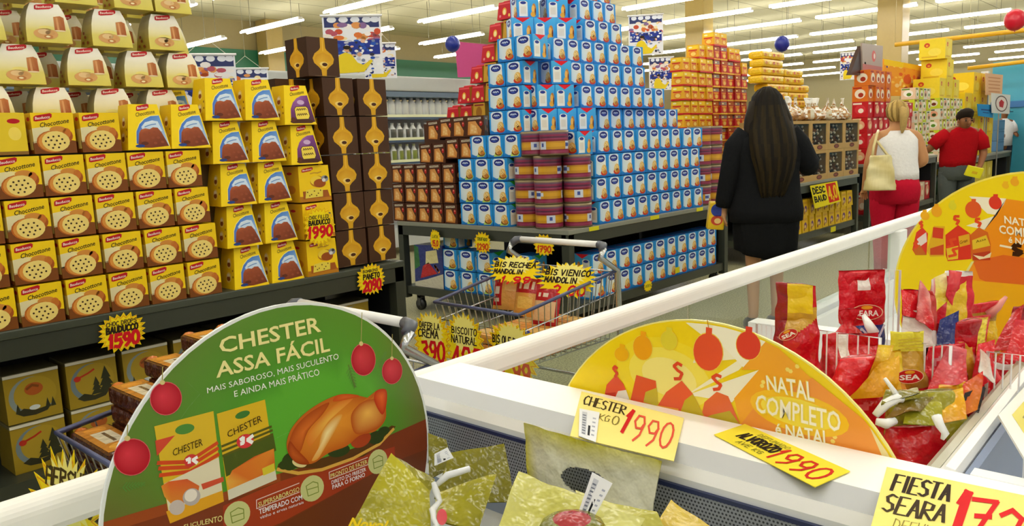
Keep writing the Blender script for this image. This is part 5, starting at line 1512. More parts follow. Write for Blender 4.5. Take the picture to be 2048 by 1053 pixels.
# goods in the first trolley
def pack(w_, h_, d_, kind):
    b = MB()
    n, m = 10, 10
    def pt(i, j, s):
        u, v = i/n, j/m
        e = (math.sin(math.pi*u)*math.sin(math.pi*v))**.5 if 0 < u < 1 and 0 < v < 1 else 0
        return (-w_/2+w_*u, s*d_/2*e, h_*v+.0)
    for s in (-1, 1):
        vs = [pt(i, j, s) for j in range(m+1) for i in range(n+1)]
        fs = [];
        for j in range(m):
            for i in range(n):
                f = [j*(n+1)+i, j*(n+1)+i+1, (j+1)*(n+1)+i+1, (j+1)*(n+1)+i]
                fs.append(f if s < 0 else f[::-1])
        cols = []
        for j in range(m):
            for i in range(n):
                u, v = (i+.5)/n, (j+.5)/m
                if kind == 0:
                    c = '#b8151f' if u < .42 and v > .1 else '#dca050'
                    if .12 < u < .32 and .2 < v < .75 and (j % 3): c = '#e8d8c8'
                    if u > .5 and .45 < v < .9: c = '#e8b868'
                elif kind == 1:
                    c = '#b3141e' if v > .62 else '#d89a48'
                    if .2 < u < .8 and .70 < v < .88 and (i % 3): c = '#e6d4c4'
                    if .15 < u < .85 and .15 < v < .5: c = '#e4b85a'
                else:
                    c = '#ad1620' if v > .6 or u > .85 or v < .08 else '#dcb488'
                    if .2 < u < .7 and .7 < v < .85 and (i % 3): c = '#e2ccbc'
                cols.append(c)
        b.add(vs, fs, cols, smooth=True)
    return b.build('biscuit_pack', 'foil_film')
pk = [Kind(pack(.16, .21, .06, k), 'snack', 'biscuit packs in the trolley') for k in range(3)]
for kind, x, y, z, rz, lab in ((0, 3.12, 2.90, .49, -1.35, 'red and orange biscuit pack standing leftmost in the trolley'),
    (1, 3.10, 2.735, .475, -1.45, 'red and orange biscuit pack standing in the middle of the trolley'),
    (2, 3.06, 2.57, .455, -1.5, 'red biscuit pack standing rightmost in the trolley')):
    o = pk[kind].put((x, y, z), lab, rz=rz)
    o.rotation_euler = (math.radians(-16), 0, rz)
for k in range(8):
    b = MB(); x, y = 2.80+.147*(k % 4), 2.50+.2*(k // 4)
    b.rbox((-.07, -.09, 0), (.07, .09, .05), .014, ['#d8944a', '#cf8a40', '#c8782e', '#d8a050'][k % 4])
    b.box((-.05, -.07, .0505), (.05, .0, .052), ['#a8141e', '#e0b060'][k % 2])
    o = b.build('biscuit_packet', 'foil_film'); o.location = (x, y, .352+.052*(k % 2)*0+.0); o.rotation_euler = (0, 0, J(.1))
    o.location.z = .352
    tag(o, 'orange biscuit packet lying flat in the near trolley, %s counted from its front' % ORD[k+1], 'snack', 'flat biscuit packets in the trolley')
for k in range(8):
    b = MB(); x, y = 2.82+.147*(k % 4), 2.50+.21*(k // 4)
    b.rbox((-.07, -.10, 0), (.07, .10, .05), .014, ['#d8944a', '#d8a050', '#cf8a40'][k % 3])
    b.box((-.05, -.02, .0505), (.05, .07, .052), '#e2b868')
    o = b.build('biscuit_packet', 'foil_film'); o.location = (x, y, .404); o.rotation_euler = (0, 0, J(.1))
    tag(o, 'orange biscuit packet on the upper layer in the near trolley, %s counted from its front' % ORD[k+1], 'snack', 'flat biscuit packets in the trolley')
b = MB(); b.rbox((2.70, 2.44, .44), (2.80, 2.58, .50), .01, '#1c2a8e'); b.arect([(2.6995, 2.57, .45), (2.6995, 2.45, .45), (2.6995, 2.45, .49), (2.6995, 2.57, .49)], .1, .2, .6, .8, '#4a5ad0', 1)
tag(b.build('biscuit_packet', 'foil_film'), 'dark blue biscuit packet at the front of the near trolley', 'snack')
# star cards lying on top of the biscuit packs
star_sign('price_star', 'curved yellow star sign lying over the left biscuit packs in the trolley', (3.10, 2.80, .725), .34, .17, (-1, -.25, .55), [('BIS RECHEA', .14, .58, .72, .16, BK, .02), ('MANDOLIN', .14, .36, .5, .14, BK, .02), ('1,99', .3, .06, .5, .2, RD, .03)], n=22, pale=True, outline=False, inner=.74)
star_sign('price_star', 'curved yellow star sign leaning at the right inside the trolley', (3.14, 2.475, .69), .36, .20, (-1, -.2, .5), [('BIS VIENICO', .14, .62, .7, .15, BK, .02), ('MANDOLIN', .14, .42, .5, .14, BK, .02), ('2,00', .3, .1, .5, .24, RD, .03)], n=22, pale=True, outline=False, inner=.74)
# chocolate packs heaped in the second trolley
def choc_pack():
    b = MB()
    b.rbox((-.14, -.055, 0), (.14, .055, .052), .012, '#4a2210')
    q = [(-.135, -.056, .004), (.135, -.056, .004), (.135, -.056, .048), (-.135, -.056, .048)]
    b.arect(q, .02, .1, .98, .9, '#5a2c14', 1); b.arect(q, .12, .3, .24, .7, '#c8bca8', 2); b.arect(q, .3, .25, .5, .75, '#8a6a4a', 2); b.arect(q, .6, .3, .75, .7, '#a89a88', 2); b.arect(q, 0, 0, 1, .12, '#8a3a10', 2)
    q = [(-.13, -.05, .0525), (.13, -.05, .0525), (.13, .05, .0525), (-.13, .05, .0525)]
    b.arect(q, .02, .05, .98, .95, '#b8762a', 1); b.arect(q, .3, .2, .75, .75, '#cfc4ac', 2); b.arect(q, .34, .4, .7, .5, '#5a4636', 3)
    b.aell(q, .15, .5, .1, .3, '#d89a3c', 2); b.aell(q, .86, .5, .1, .3, '#d08a30', 2)
    b.ball((-.145, -.02, .03), .03, '#b8421a', 8, 6); b.ball((.145, .02, .03), .026, '#b8621a', 8, 6)
    return b.build('chocolate_pack', 'foil_film')
ck = Kind(choc_pack(), 'snack', 'chocolate packs heaped in the trolley')
for xi in range(7):
    n = (5, 7, 8, 9, 9, 8, 7)[xi]
    for zi in range(n):
        ck.put((.80+.118*xi+J(.002), 2.30+J(.012), .353+.054*zi), 'brown chocolate pack heaped in the left trolley, %s stack from its front, %s up' % (ORD[xi+1], ORD[zi+1]), rz=math.pi/2+J(.01))
# ================================================================== foil bags
def sheet_grid(b, P, nu, nv, colf, amp=.006, seed=0, hole=None, th=.0016, mi=0, bulge=0.0):
    """crumpled foil sheet over the quad P = bl, br, tr, tl; colf(u, v); a real thin sheet with two sides"""
    P = [Vector(p) for p in P]
    nrm = (P[1]-P[0]).cross(P[3]-P[0]).normalized()
    off = Vector((seed*3.1, seed*1.7, seed*.9))
    def pt(i, j, s):
        u, v = i/nu, j/nv
        p = bil(P, u, v)
        k = noise.noise(p*16+off)*amp*1.8+noise.noise(p*48+off)*amp*.5+bulge*math.sin(math.pi*u)*math.sin(math.pi*v)
        return p+nrm*(k+s*th)
    for s in (0, 1):
        vs = [pt(i, j, s) for j in range(nv+1) for i in range(nu+1)]
        fs = []; cc = []
        for j in range(nv):
            for i in range(nu):
                u, v = (i+.5)/nu, (j+.5)/nv
                if hole and ((u-hole[0])/hole[2])**2+((v-hole[1]-hole[4]*(u-hole[0]))/hole[3])**2 < 1:
                    continue
                f = [j*(nu+1)+i, j*(nu+1)+i+1, (j+1)*(nu+1)+i+1, (j+1)*(nu+1)+i]
                fs.append(f if s else f[::-1])
                cv = []
                for di, dj in ((0, 0), (1, 0), (1, 1), (0, 1)):
                    cv.append(lin(colf((i+di)/nu, (j+dj)/nv)))
                cc.append(cv if s else cv[::-1])
        b.add(vs, fs, cc, mi, True)
def mixc(a, c, k):
    a, c = lin(a), lin(c)
    k = max(0, min(1, k))
    return tuple(a[i]*(1-k)+c[i]*k for i in range(3))
def pillow(b, base, ax, up_, dp, w_, h_, d_, colf, prof=None, seed=0, amp=.006, n=30, m=22, soft=False):
    """closed foil bag: oval section swept along up_; prof(v) -> (width factor, depth factor)"""
    base, ax, up_, dp = Vector(base), Vector(ax).normalized(), Vector(up_).normalized(), Vector(dp).normalized()
    prof = prof or (lambda v: (1, 1))
    off = Vector((seed*2.3, seed*5.1, seed*1.3))
    vs = []
    for j in range(m+1):
        v = j/m
        fwid, fdep = prof(v)
        for i in range(n):
            t = 2*math.pi*i/n
            c, s = math.cos(t), math.sin(t)
            c = math.copysign(abs(c)**.75, c); s = math.copysign(abs(s)**.85, s)
            p = base+ax*(w_/2*fwid*c)+dp*(d_/2*fdep*s)+up_*(h_*v)
            k = noise.noise(p*15+off)*amp*2+noise.noise(p*40+off)*amp*.8
            p += dp*(k*(s if abs(s) > .2 else .2))+ax*(k*c*.6)+up_*(.5*k)
            vs.append(p)
    fs = []; cc = []
    for j in range(m):
        for i in range(n):
            i2 = (i+1) % n
            fs.append([j*n+i, j*n+i2, (j+1)*n+i2, (j+1)*n+i])
            if soft:
                cc.append([lin(colf((i+a_)/n, min(1, (j+b_)/m))) for a_, b_ in ((0, 0), (1, 0), (1, 1), (0, 1))])
            else:
                cc.append(colf((i+.5)/n, (j+.5)/m))
    c0, c1 = colf(.5, 0), colf(.5, 1)
    fs.append(list(range(n))[::-1]); cc.append(c0)
    fs.append([m*n+i for i in range(n)]); cc.append(c1)
    b.add(vs, fs, cc, 0, True)
# profile of a tied bag: round body, pinched neck, flat flared top
def tied(neck=.62, nk=.22, top=1.0):
    def f(v):
        if v < .12: return (.72+.28*(v/.12)**.5, .6+.4*(v/.12)**.5)
        if v < neck: 
            k = (v-.12)/(neck-.12)
            return (1-(1-nk)*k**2.2, 1-(1-nk)*k**2)
        k = (v-neck)/(1-neck)
        return (nk+(top-nk)*k**.8, max(.05, nk*(1-k)))
    return f
def header(v):
    """pillow bag sealed into a flat header"""
    if v < .1: return (.85+.15*v/.1, .5+.5*v/.1)
    if v < .55: return (1, 1)
    k = (v-.55)/.45
    return (1-.06*k, max(.05, 1-k*1.5))
# ---- olive poultry bags in the near freezer
OL1, OL2, OL3 = '#979118', '#b2ab26', '#7c7714'
SIL = '#c8c8bc'
# header with the cut-out handle, leaning on the divider
b = MB()
HQ = [(0.965, 0.847, 0.72), (0.965, 0.615, 0.783), (0.99, 0.61, 0.909), (0.985, 0.883, 0.914)]
def hc(u, v):
    e = min(1, max(0, (abs(v-.55)-.20)/.30)); e = max(e, max(0, .12-u)*7)
    return mixc('#c9c9b4', OL2, e*1.1+.12*math.sin(u*9+v*4))
sheet_grid(b, HQ, 96, 72, hc, amp=.005, seed=2, hole=(.50, .60, .175, .135, -.10), bulge=.012)
hq = [Vector(p) for p in HQ]
q = [bil(hq, .62, .06), bil(hq, 1.0, .06), bil(hq, 1.0, .22), bil(hq, .62, .22)]
nn = (q[3]-q[0]).cross(q[1]-q[0]).normalized()
if nn.x > 0: nn = -nn
q = [p+nn*.016 for p in q]
b.atext(q, 'TER', .05, .1, .62, '#2a2410', 1, 2.6, bold=.0, wide=.62)
pillow(b, (.90, .74, .43), (0, 1, 0), (.06, 0, 1), (1, 0, 0), .26, .30, .16, lambda u, v: OL2 if v > .5 else OL1, prof=lambda v: (1, 1-.8*max(0, v-.6)/.4), seed=4)
t1 = tag(b.build('poultry_bag', 'foil_film'), 'olive foil bag with cut-out handle and silvery header leaning on the divider', 'bag')
# tied bag with folded star-shaped flaps
b = MB()
c0 = (0.565, 0.64, 0.992)
flaps = []
def flap(pts, seed, c1, c2, amp=.005, colf=None):
    b = MB(); flaps.append(b)
    sheet_grid(b, pts, 16, 16, colf or (lambda u, v: mixc(c1, c2, v*.8+.25*math.sin(5*u+3*v+seed))), amp=amp, seed=seed)
def put_flaps(par):
    for fb in flaps: fb.build('flap', 'foil_film', par)
    flaps.clear()
flap([(0.455, 0.67, 0.992), (0.53, 0.617, 0.987), (0.547, 0.636, 1.018), (0.536, 0.685, 1.055)], 3, OL1, OL2)
flap([(0.535, 0.613, 0.997), (0.563, 0.579, 0.98), (0.611, 0.595, 1.022), (0.577, 0.658, 1.001)], 5, '#85801a', '#a39c24')
flap([(0.535, 0.686, 1.053), (0.565, 0.656, 0.997), (0.587, 0.671, 1.009), (0.566, 0.691, 1.027)], 7, '#9a9426', OL3)
flap([(0.574, 0.66, 0.992), (0.657, 0.608, 0.969), (0.681, 0.647, 1.026), (0.626, 0.685, 1.025)], 9, '#6a6512', '#77721a')
flap([(0.598, 0.694, 0.999), (0.626, 0.681, 1.005), (0.645, 0.711, 1.031), (0.631, 0.729, 1.041)], 11, '#5c5812', '#6f6a18')
pillow(b, ((0.54, 0.646, 0.9)[0], (0.54, 0.646, 0.9)[1], .43), (.7, -.7, 0), (.05, .05, 1), (.7, .7, 0), .18, .25, .15, lambda u, v: mixc(OL1, OL2, .5+.5*math.sin(u*20)), prof=lambda v: (1-.5*v*v, 1-.4*v*v), seed=6)
bag2 = tag(b.build('poultry_bag', 'foil_film'), 'olive foil bag tied with white cord, star-shaped flaps, front and centre', 'bag')
put_flaps(bag2)
b = MB()
b.tube([(0.548, 0.629, 1.031), (0.549, 0.626, 1.02), (0.547, 0.619, 1.012), (0.535, 0.618, 1.007), (0.53, 0.611, 1.0), (0.529, 0.604, 0.995), (0.522, 0.609, 0.991)], [.0025, .004, .003, .004, .003, .004, .003], '#dfe2e4', n=8)
b.tube([(0.557, 0.633, 1.024), (0.566, 0.625, 1.034), (0.575, 0.616, 1.037), (0.587, 0.611, 1.038)], [.003, .0045, .004, .0035], '#dfe2e6', n=8)
cord = b.build('cord', 'plastic', bag2)
q = [(0.564, 0.644, 1.041), (0.583, 0.632, 1.047), (0.58, 0.638, 1.059), (0.566, 0.645, 1.054)]
b = MB(); nv = Vector(fw)*.001; b.prism(q, nv, '#e9ecf0'); sticker(b, q)
b.build('barcode_tag', 'paper', cord)
q = [Vector(p) for p in ((0.456, 0.665, 1.004), (0.484, 0.634, 1.0), (0.488, 0.635, 1.008), (0.461, 0.666, 1.013))]
b = MB(); b.atext(q, 'Novo!', 0, 0, 1.0, '#e8c81e', 1, 3.0, wide=1.0, shear=.2, bold=.03); b.build('lettering', 'paper', bag2)
b = MB(); b.aell([(0.52, 0.607, 0.994), (0.532, 0.593, 0.993), (0.549, 0.609, 1.013), (0.536, 0.623, 1.014)], .7, .45, .3, .3, '#c01a2a', 1); b.build('seal', 'plastic', bag2)
# big pale front bag
b = MB()
flap([(0.519, 0.513, 1.01), (0.581, 0.41, 0.989), (0.639, 0.413, 1.017), (0.602, 0.55, 1.043)], 13, '#a8a43c', '#c8c67c', amp=.006)
flap([(0.606, 0.446, 1.001), (0.654, 0.39, 0.99), (0.68, 0.425, 1.002), (0.648, 0.509, 1.016)], 15, '#9a9530', '#b8b45c')
pillow(b, ((0.592, 0.47, 0.907)[0], (0.592, 0.47, 0.907)[1], .43), (.7, -.7, 0), (0, 0, 1), (.7, .7, 0), .2, .28, .13, lambda u, v: '#a8a43c', prof=lambda v: (1-.4*v*v, 1-.4*v*v), seed=8)
bag3 = tag(b.build('poultry_bag', 'foil_film'), 'shiny pale olive foil bag with a barcode tag at the bottom edge', 'bag')
put_flaps(bag3)
q = [(0.587, 0.458, 1.03), (0.597, 0.446, 1.025), (0.622, 0.44, 1.054), (0.61, 0.456, 1.066)]
b = MB(); b.prism(q, nv, '#eceef2'); sticker(b, q); b.build('barcode_tag', 'paper', bag3)
b = MB(); c = Vector((0.567, 0.45, 1.028)); b.ball(c, .024, '#a03038', 14, 8, sz=.5); b.ball(c+Vector((0, 0, -.004)), .034, '#6a6a14', 14, 8, sz=.4); b.build('seal', 'foil_film', bag3)
# gold corner at the right
b = MB()
flap([(0.669, 0.43, 0.974), (0.72, 0.372, 0.963), (0.746, 0.39, 0.969), (0.743, 0.444, 0.992)], 17, '#b49a34', '#c8b04a')
pillow(b, ((0.722, 0.409, 0.872)[0], (0.722, 0.409, 0.872)[1], .43), (.7, -.7, 0), (0, 0, 1), (.7, .7, 0), .16, .27, .11, lambda u, v: '#b49a34', prof=lambda v: (1-.5*v*v, 1-.4*v*v), seed=9)
put_flaps(tag(b.build('poultry_bag', 'foil_film'), 'gold foil bag corner poking up in front of the perforated panel', 'bag'))
# bags low in the well that carry the others
for k, (x, y, r_) in enumerate(((.66, 1.04, .3), (.34, 1.04, .2), (.30, .70, 1.3))):
    b = MB(); pillow(b, (x, y, .425), (math.cos(r_), math.sin(r_), 0), (0, 0, 1), (-math.sin(r_), math.cos(r_), 0), .28, .17, .20, lambda u, v: mixc(OL1, OL2, .5+.5*math.sin(u*12)), prof=lambda v: (1-.6*v**3, 1-.5*v**3), seed=20+k)
    tag(b.build('poultry_bag', 'foil_film'), 'olive foil bag lying deep in the near freezer under the arched board', 'bag', 'olive bags deep in the near freezer')
# ---- red holiday bags in the second well
RE, RE2, RD2, YL, GD, WH, NV = '#c4101e', '#d42432', '#8e0c16', '#e8c41c', '#c89a2c', '#e9e6e0', '#1c2a74'
def bag(label, c, w_, h_, d_, face, lean, colf, prof, seed, amp=.007, roll=0.0):
    """c = bottom centre; face = heading the front looks to; lean = lean to the back"""
    b = MB()
    ax = Vector((-math.sin(face), math.cos(face), 0)); dp = Vector((-math.cos(face), -math.sin(face), 0))
    up_ = Vector((0, 0, 1))+dp*lean+ax*roll
    pillow(b, c, ax, up_, dp, w_, h_, d_, colf, prof, seed, amp, n=56, m=44)
    return b, Vector(c), ax, up_.normalized(), dp
def fin(b, label):
    return tag(b.build('holiday_bag', 'foil_film'), label, 'bag', 'red holiday bags in the second well')
def logo(b, C, ax, up_, dp, w_, txt='SEARA', L=4, tilt=0.0):
    ax2 = ax*math.cos(tilt)+up_*math.sin(tilt); up2 = up_*math.cos(tilt)-ax*math.sin(tilt)
    q = [C-ax2*w_/2-up2*w_*.26, C+ax2*w_/2-up2*w_*.26, C+ax2*w_/2+up2*w_*.26, C-ax2*w_/2+up2*w_*.26]
    b.aell(q, .5, .5, .5, .5, '#e9c8a0', L); b.aell(q, .5, .5, .47, .46, '#c01420', L+1)
    b.aell(q, .5, .80, .18, .12, '#e8a02a', L+2)
    b.atext(q, txt, .14, .28, .34, '#f6eee6', L+2, 1.9, wide=.72, bold=.03)
F = math.radians(222)   # fronts look back to the shopper
def front(u): return .5 < u < 1.0
def u2x(u):
    return math.cos(2*math.pi*u)
# tall red and gold header at the left
b, c, ax, up_, dp = bag('', (1.54, 0.626, 0.89), 0.092, 0.205, 0.055, F-.5, -.02, lambda u, v: (RD2 if u2x(u) < -.35 and v > .35 else (YL if v > .72 and abs(u2x(u)) < .8 else (GD if .52+.18*u2x(u) < v < .80 else RE))), lambda v: (1-.35*max(0, v-.5), max(.06, 1-1.35*v)), 31)
logo(b, c-dp*.022+up_*.105-ax*.012, ax, up_, dp, .04, 'SEA', tilt=.5)
bag_tall = fin(b, 'tall red bag with gold and yellow header at the left of the second well')
# red header with oval badge, blue beneath
b, c, ax, up_, dp = bag('', (1.954, 0.634, 0.876), 0.116, 0.183, 0.070, F-.1, .05, lambda u, v: (NV if v < .30 else (WH if abs(u2x(u)-.05) < .16 and v > .72 and front(u) else (RE2 if v > .5 and u2x(u) < -.2 else RE))), lambda v: (.9 if v < .3 else 1.0-.1*v, max(.06, 1-1.3*v)), 32)
logo(b, c-dp*.022+up_*.085+ax*.006, ax, up_, dp, .075)
q = [c-dp*.036+up_*.02-ax*.05, c-dp*.036+up_*.02+ax*.05, c-dp*.034+up_*.06+ax*.05, c-dp*.034+up_*.06-ax*.05]
b.aline(q, [(.1, .2), (.2, .8), (.3, .3), (.4, .7), (.55, .3), (.65, .8), (.8, .2), (.92, .9)], .05, '#d0d4e4', 2, 2.4)
fin(b, 'bag with square red header, white stripe and oval badge above a blue part')
specs = [
 ('round red bag with knotted top in front of the badge bag', (1.797, 0.611, 0.879), 0.086, 0.120, 0.060, F, .0, lambda u, v: RE if v > .15 else '#a00e18', tied(.72, .35, .6), 33, 0),
 ('red bag with white and black print behind the basket wire', (1.647, 0.553, 0.821), 0.126, 0.158, 0.088, F+.1, .0, lambda u, v: (WH if abs(u2x(u)+.3) < .16 and v > .25 and front(u) else ('#1c1a20' if abs(u2x(u)+.3) < .07 and front(u) else RE)), header, 34, 0),
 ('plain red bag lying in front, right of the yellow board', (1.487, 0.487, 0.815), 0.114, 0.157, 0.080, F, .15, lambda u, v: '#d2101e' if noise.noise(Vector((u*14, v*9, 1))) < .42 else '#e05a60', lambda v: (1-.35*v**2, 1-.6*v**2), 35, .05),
 ('orange and yellow bag leaning beside the plain red one', (1.552, 0.459, 0.811), 0.097, 0.165, 0.068, F+.4, .10, lambda u, v: ('#e09a1c' if v < .35 else ('#e8b424' if u2x(u) < .1 else (YL if v > .7 else '#d88a1c'))), lambda v: (1-.55*v, max(.06, 1-1.1*v)), 36, .25),
 ('gold bag with yellow ribbed flap and red lower part', (1.637, 0.44, 0.809), 0.075, 0.190, 0.053, F, .04, lambda u, v: ('#e9dc3a' if v > .80 else (GD if v > .52 else (RE if v < .42 else '#b8862a'))), lambda v: (1-.25*abs(v-.4), max(.07, 1-1.2*v)), 37, 0),
 ('red bag with white flank and black letters before the tall board', (1.841, 0.468, 0.857), 0.088, 0.191, 0.062, F-.2, .02, lambda u, v: (WH if v < .55 and u2x(u) > -.5-.9*(.5-v) and front(u) and v > .12 else ('#d2141f' if u2x(u) < .35 else '#c8423a')), lambda v: (1-.3*v, max(.06, 1-1.15*v)), 38, -.05),
 ('tall red and yellow bag with a white tip and navy lower part', (1.963, 0.446, 0.824), 0.092, 0.248, 0.065, F, .03, lambda u, v: (NV if v < .36 and front(u) else (RD2 if v < .52 else (WH if v > .96 else (YL if abs(u2x(u)+.05) < .45 and front(u) else RE2)))), lambda v: (1-.45*max(0, v-.3), max(.06, 1-1.1*v)), 39, .10),
 ('gold patterned bag with a small white tag before the tall board', (2.08, 0.407, 0.82), 0.089, 0.161, 0.063, F+.2, .0, lambda u, v: (RE2 if v > .86 else (YL if .3 < v < .72 and front(u) else (WH if v < .1 else '#b4862a'))), lambda v: (1-.2*v, max(.06, 1-1.1*v)), 40, .06),
 ('red bag with a long twisted tail at the right edge', (2.012, 0.333, 0.825), 0.102, 0.169, 0.071, F+.3, .0, lambda u, v: (WH if .20 < v < .27 else (RD2 if v > .8 else (RE2 if u2x(u) > .1 else RE))), tied(.45, .28, .42), 41, .18),
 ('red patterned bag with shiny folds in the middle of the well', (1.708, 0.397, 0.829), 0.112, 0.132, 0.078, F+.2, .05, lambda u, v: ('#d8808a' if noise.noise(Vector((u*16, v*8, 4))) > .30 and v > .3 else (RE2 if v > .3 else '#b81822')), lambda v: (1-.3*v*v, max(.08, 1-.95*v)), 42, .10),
 ('narrow red bag with gold window standing upright right of centre', (1.759, 0.367, 0.81), 0.051, 0.195, 0.036, F, .0, lambda u, v: ('#d8a02a' if .35 < v < .8 and abs(u2x(u)) < .5 and front(u) else (RE if v < .85 else '#b01420')), header, 43, .0),
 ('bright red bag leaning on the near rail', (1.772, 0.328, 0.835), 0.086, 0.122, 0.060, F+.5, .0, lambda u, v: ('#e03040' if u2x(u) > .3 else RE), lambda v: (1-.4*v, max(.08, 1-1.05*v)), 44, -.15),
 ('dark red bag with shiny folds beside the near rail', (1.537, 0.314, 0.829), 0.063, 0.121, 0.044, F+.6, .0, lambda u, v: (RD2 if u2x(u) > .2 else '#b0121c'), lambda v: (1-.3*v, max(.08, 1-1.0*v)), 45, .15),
 ('orange bag with black lettering low in the well', (1.535, 0.346, 0.823), 0.091, 0.110, 0.064, F+.3, .08, lambda u, v: ('#e2a41e' if u2x(u) < .2 else ('#d8781c' if v < .6 else '#e8c41c')), lambda v: (1-.35*v, max(.08, 1-1.0*v)), 46, .2),
 ('olive bag tied with thick white clips low in the well', (1.469, 0.363, 0.845), 0.133, 0.089, 0.093, F, .08, lambda u, v: ('#7a7418' if u2x(u) < 0 else '#98911f'), lambda v: (1-.25*v*v, max(.1, 1-.9*v*v)), 47, 0),
 ('big dark red bag lying at the front below the white clips', (1.386, 0.353, 0.793), 0.110, 0.106, 0.077, F, .10, lambda u, v: ('#b80c1a' if v > .6 else '#c20e1c'), lambda v: (1-.12*v**2, max(.12, 1-.85*v**2)), 48, 0),
]


made = {}
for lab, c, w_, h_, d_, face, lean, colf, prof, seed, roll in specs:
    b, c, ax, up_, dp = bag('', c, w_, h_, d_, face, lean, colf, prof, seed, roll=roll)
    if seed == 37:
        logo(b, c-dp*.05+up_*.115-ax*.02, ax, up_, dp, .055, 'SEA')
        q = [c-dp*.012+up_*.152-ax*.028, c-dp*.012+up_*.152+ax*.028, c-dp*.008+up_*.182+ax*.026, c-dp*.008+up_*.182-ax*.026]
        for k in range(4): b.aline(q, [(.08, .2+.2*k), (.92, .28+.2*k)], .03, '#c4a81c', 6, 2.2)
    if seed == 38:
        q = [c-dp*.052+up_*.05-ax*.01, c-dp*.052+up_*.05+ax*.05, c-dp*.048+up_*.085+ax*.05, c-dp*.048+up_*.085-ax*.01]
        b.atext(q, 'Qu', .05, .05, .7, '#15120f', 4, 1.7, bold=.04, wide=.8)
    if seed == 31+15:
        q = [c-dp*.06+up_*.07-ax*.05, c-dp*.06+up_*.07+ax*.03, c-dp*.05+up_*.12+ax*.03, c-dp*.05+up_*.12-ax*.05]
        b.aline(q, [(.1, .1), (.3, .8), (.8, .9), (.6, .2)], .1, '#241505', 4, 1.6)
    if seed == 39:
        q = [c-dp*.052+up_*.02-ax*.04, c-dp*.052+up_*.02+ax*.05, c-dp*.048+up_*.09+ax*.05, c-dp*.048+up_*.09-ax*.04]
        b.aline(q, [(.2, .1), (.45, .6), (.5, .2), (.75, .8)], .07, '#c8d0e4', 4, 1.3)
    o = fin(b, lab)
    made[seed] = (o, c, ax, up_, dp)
# loose pointed flaps of foil on some bags
def two(c1, c2, k=.5, ax_=0, sl=0.0):
    return lambda u, v: c1 if ((u, v)[ax_]+sl*((u, v)[1-ax_]-.5)) < k else c2
flap([(1.739, 0.48, 0.946), (1.781, 0.432, 0.941), (1.802, 0.455, 1.01), (1.771, 0.49, 1.012)], 61, WH, '#dcd8cc'); flap([(1.759, 0.487, 1.004), (1.79, 0.45, 0.993), (1.81, 0.466, 1.031), (1.794, 0.503, 1.052)], 62, '#c4101c', '#d8202c'); flap([(1.762, 0.466, 0.997), (1.781, 0.439, 0.97), (1.823, 0.454, 1.041), (1.824, 0.475, 1.07)], 63, RE, '#d8908a', amp=.009)
put_flaps(made[38][0])
flap([(1.873, 0.461, 0.985), (1.905, 0.434, 1.018), (1.931, 0.448, 1.074), (1.911, 0.467, 1.064)], 64, '#d8c81a', '#ece6a8'); flap([(1.891, 0.437, 1.029), (1.898, 0.424, 1.007), (1.939, 0.424, 1.074), (1.922, 0.444, 1.08)], 65, '#cc1624', '#d84a4c'); flap([(1.849, 0.445, 0.924), (1.884, 0.406, 0.924), (1.915, 0.417, 0.993), (1.885, 0.446, 0.975)], 66, '#16226a', '#20307e'); flap([(1.885, 0.471, 1.018), (1.895, 0.46, 1.017), (1.913, 0.466, 1.063), (1.906, 0.472, 1.059)], 67, '#cc1624', '#e8e0dc')
put_flaps(made[39][0])
flap([(1.966, 0.401, 0.905), (1.991, 0.375, 0.912), (2.028, 0.377, 0.967), (1.994, 0.414, 0.965)], 68, '#d8c42a', '#e8d83c', colf=lambda u, v: '#c81c24' if u > .9 or v > .92 else ('#c4a81c' if (v*5+u) % 1 < .2 else '#e6d638'))
put_flaps(made[40][0])
flap([(1.909, 0.347, 0.916), (1.917, 0.307, 0.915), (1.991, 0.307, 1.005), (1.995, 0.327, 0.985)], 69, RE, '#b01018', amp=.008); flap([(1.878, 0.317, 0.906), (1.89, 0.273, 0.899), (1.948, 0.288, 0.982), (1.927, 0.311, 0.983)], 70, '#c81420', '#d83a40', amp=.008)
put_flaps(made[41][0])
flap([(1.427, 0.485, 0.911), (1.507, 0.426, 0.908), (1.543, 0.431, 0.975), (1.497, 0.451, 0.968)], 71, '#e0981a', '#ecb41e', amp=.006); flap([(1.487, 0.469, 0.936), (1.507, 0.449, 0.942), (1.551, 0.441, 0.993), (1.53, 0.465, 0.994)], 72, '#c8861c', '#e8c428', amp=.006)
put_flaps(made[36][0])
flap([(1.583, 0.397, 0.885), (1.637, 0.339, 0.891), (1.683, 0.35, 0.967), (1.672, 0.38, 0.975)], 73, '#c81824', '#d86a74', amp=.010)
put_flaps(made[42][0])
flap([(1.442, 0.343, 0.89), (1.478, 0.304, 0.896), (1.507, 0.314, 0.945), (1.476, 0.346, 0.935)], 74, '#e09a1a', '#ecc022', amp=.007); flap([(1.471, 0.325, 0.889), (1.517, 0.293, 0.905), (1.553, 0.298, 0.963), (1.528, 0.321, 0.943)], 75, '#d8781a', '#c81c1c', amp=.008)
put_flaps(made[46][0])
flap([(1.354, 0.404, 0.934), (1.4, 0.356, 0.948), (1.431, 0.368, 0.946), (1.394, 0.408, 0.946)], 76, '#6a6414', '#847c1c', amp=.008); flap([(1.356, 0.368, 0.914), (1.398, 0.32, 0.906), (1.431, 0.334, 0.929), (1.394, 0.374, 0.928)], 77, '#8e8a1e', '#a49e2a', amp=.006); flap([(1.346, 0.395, 0.92), (1.386, 0.352, 0.926), (1.429, 0.34, 0.947), (1.387, 0.384, 0.935)], 78, '#7a5a1a', '#6a641a', amp=.008)
put_flaps(made[47][0])
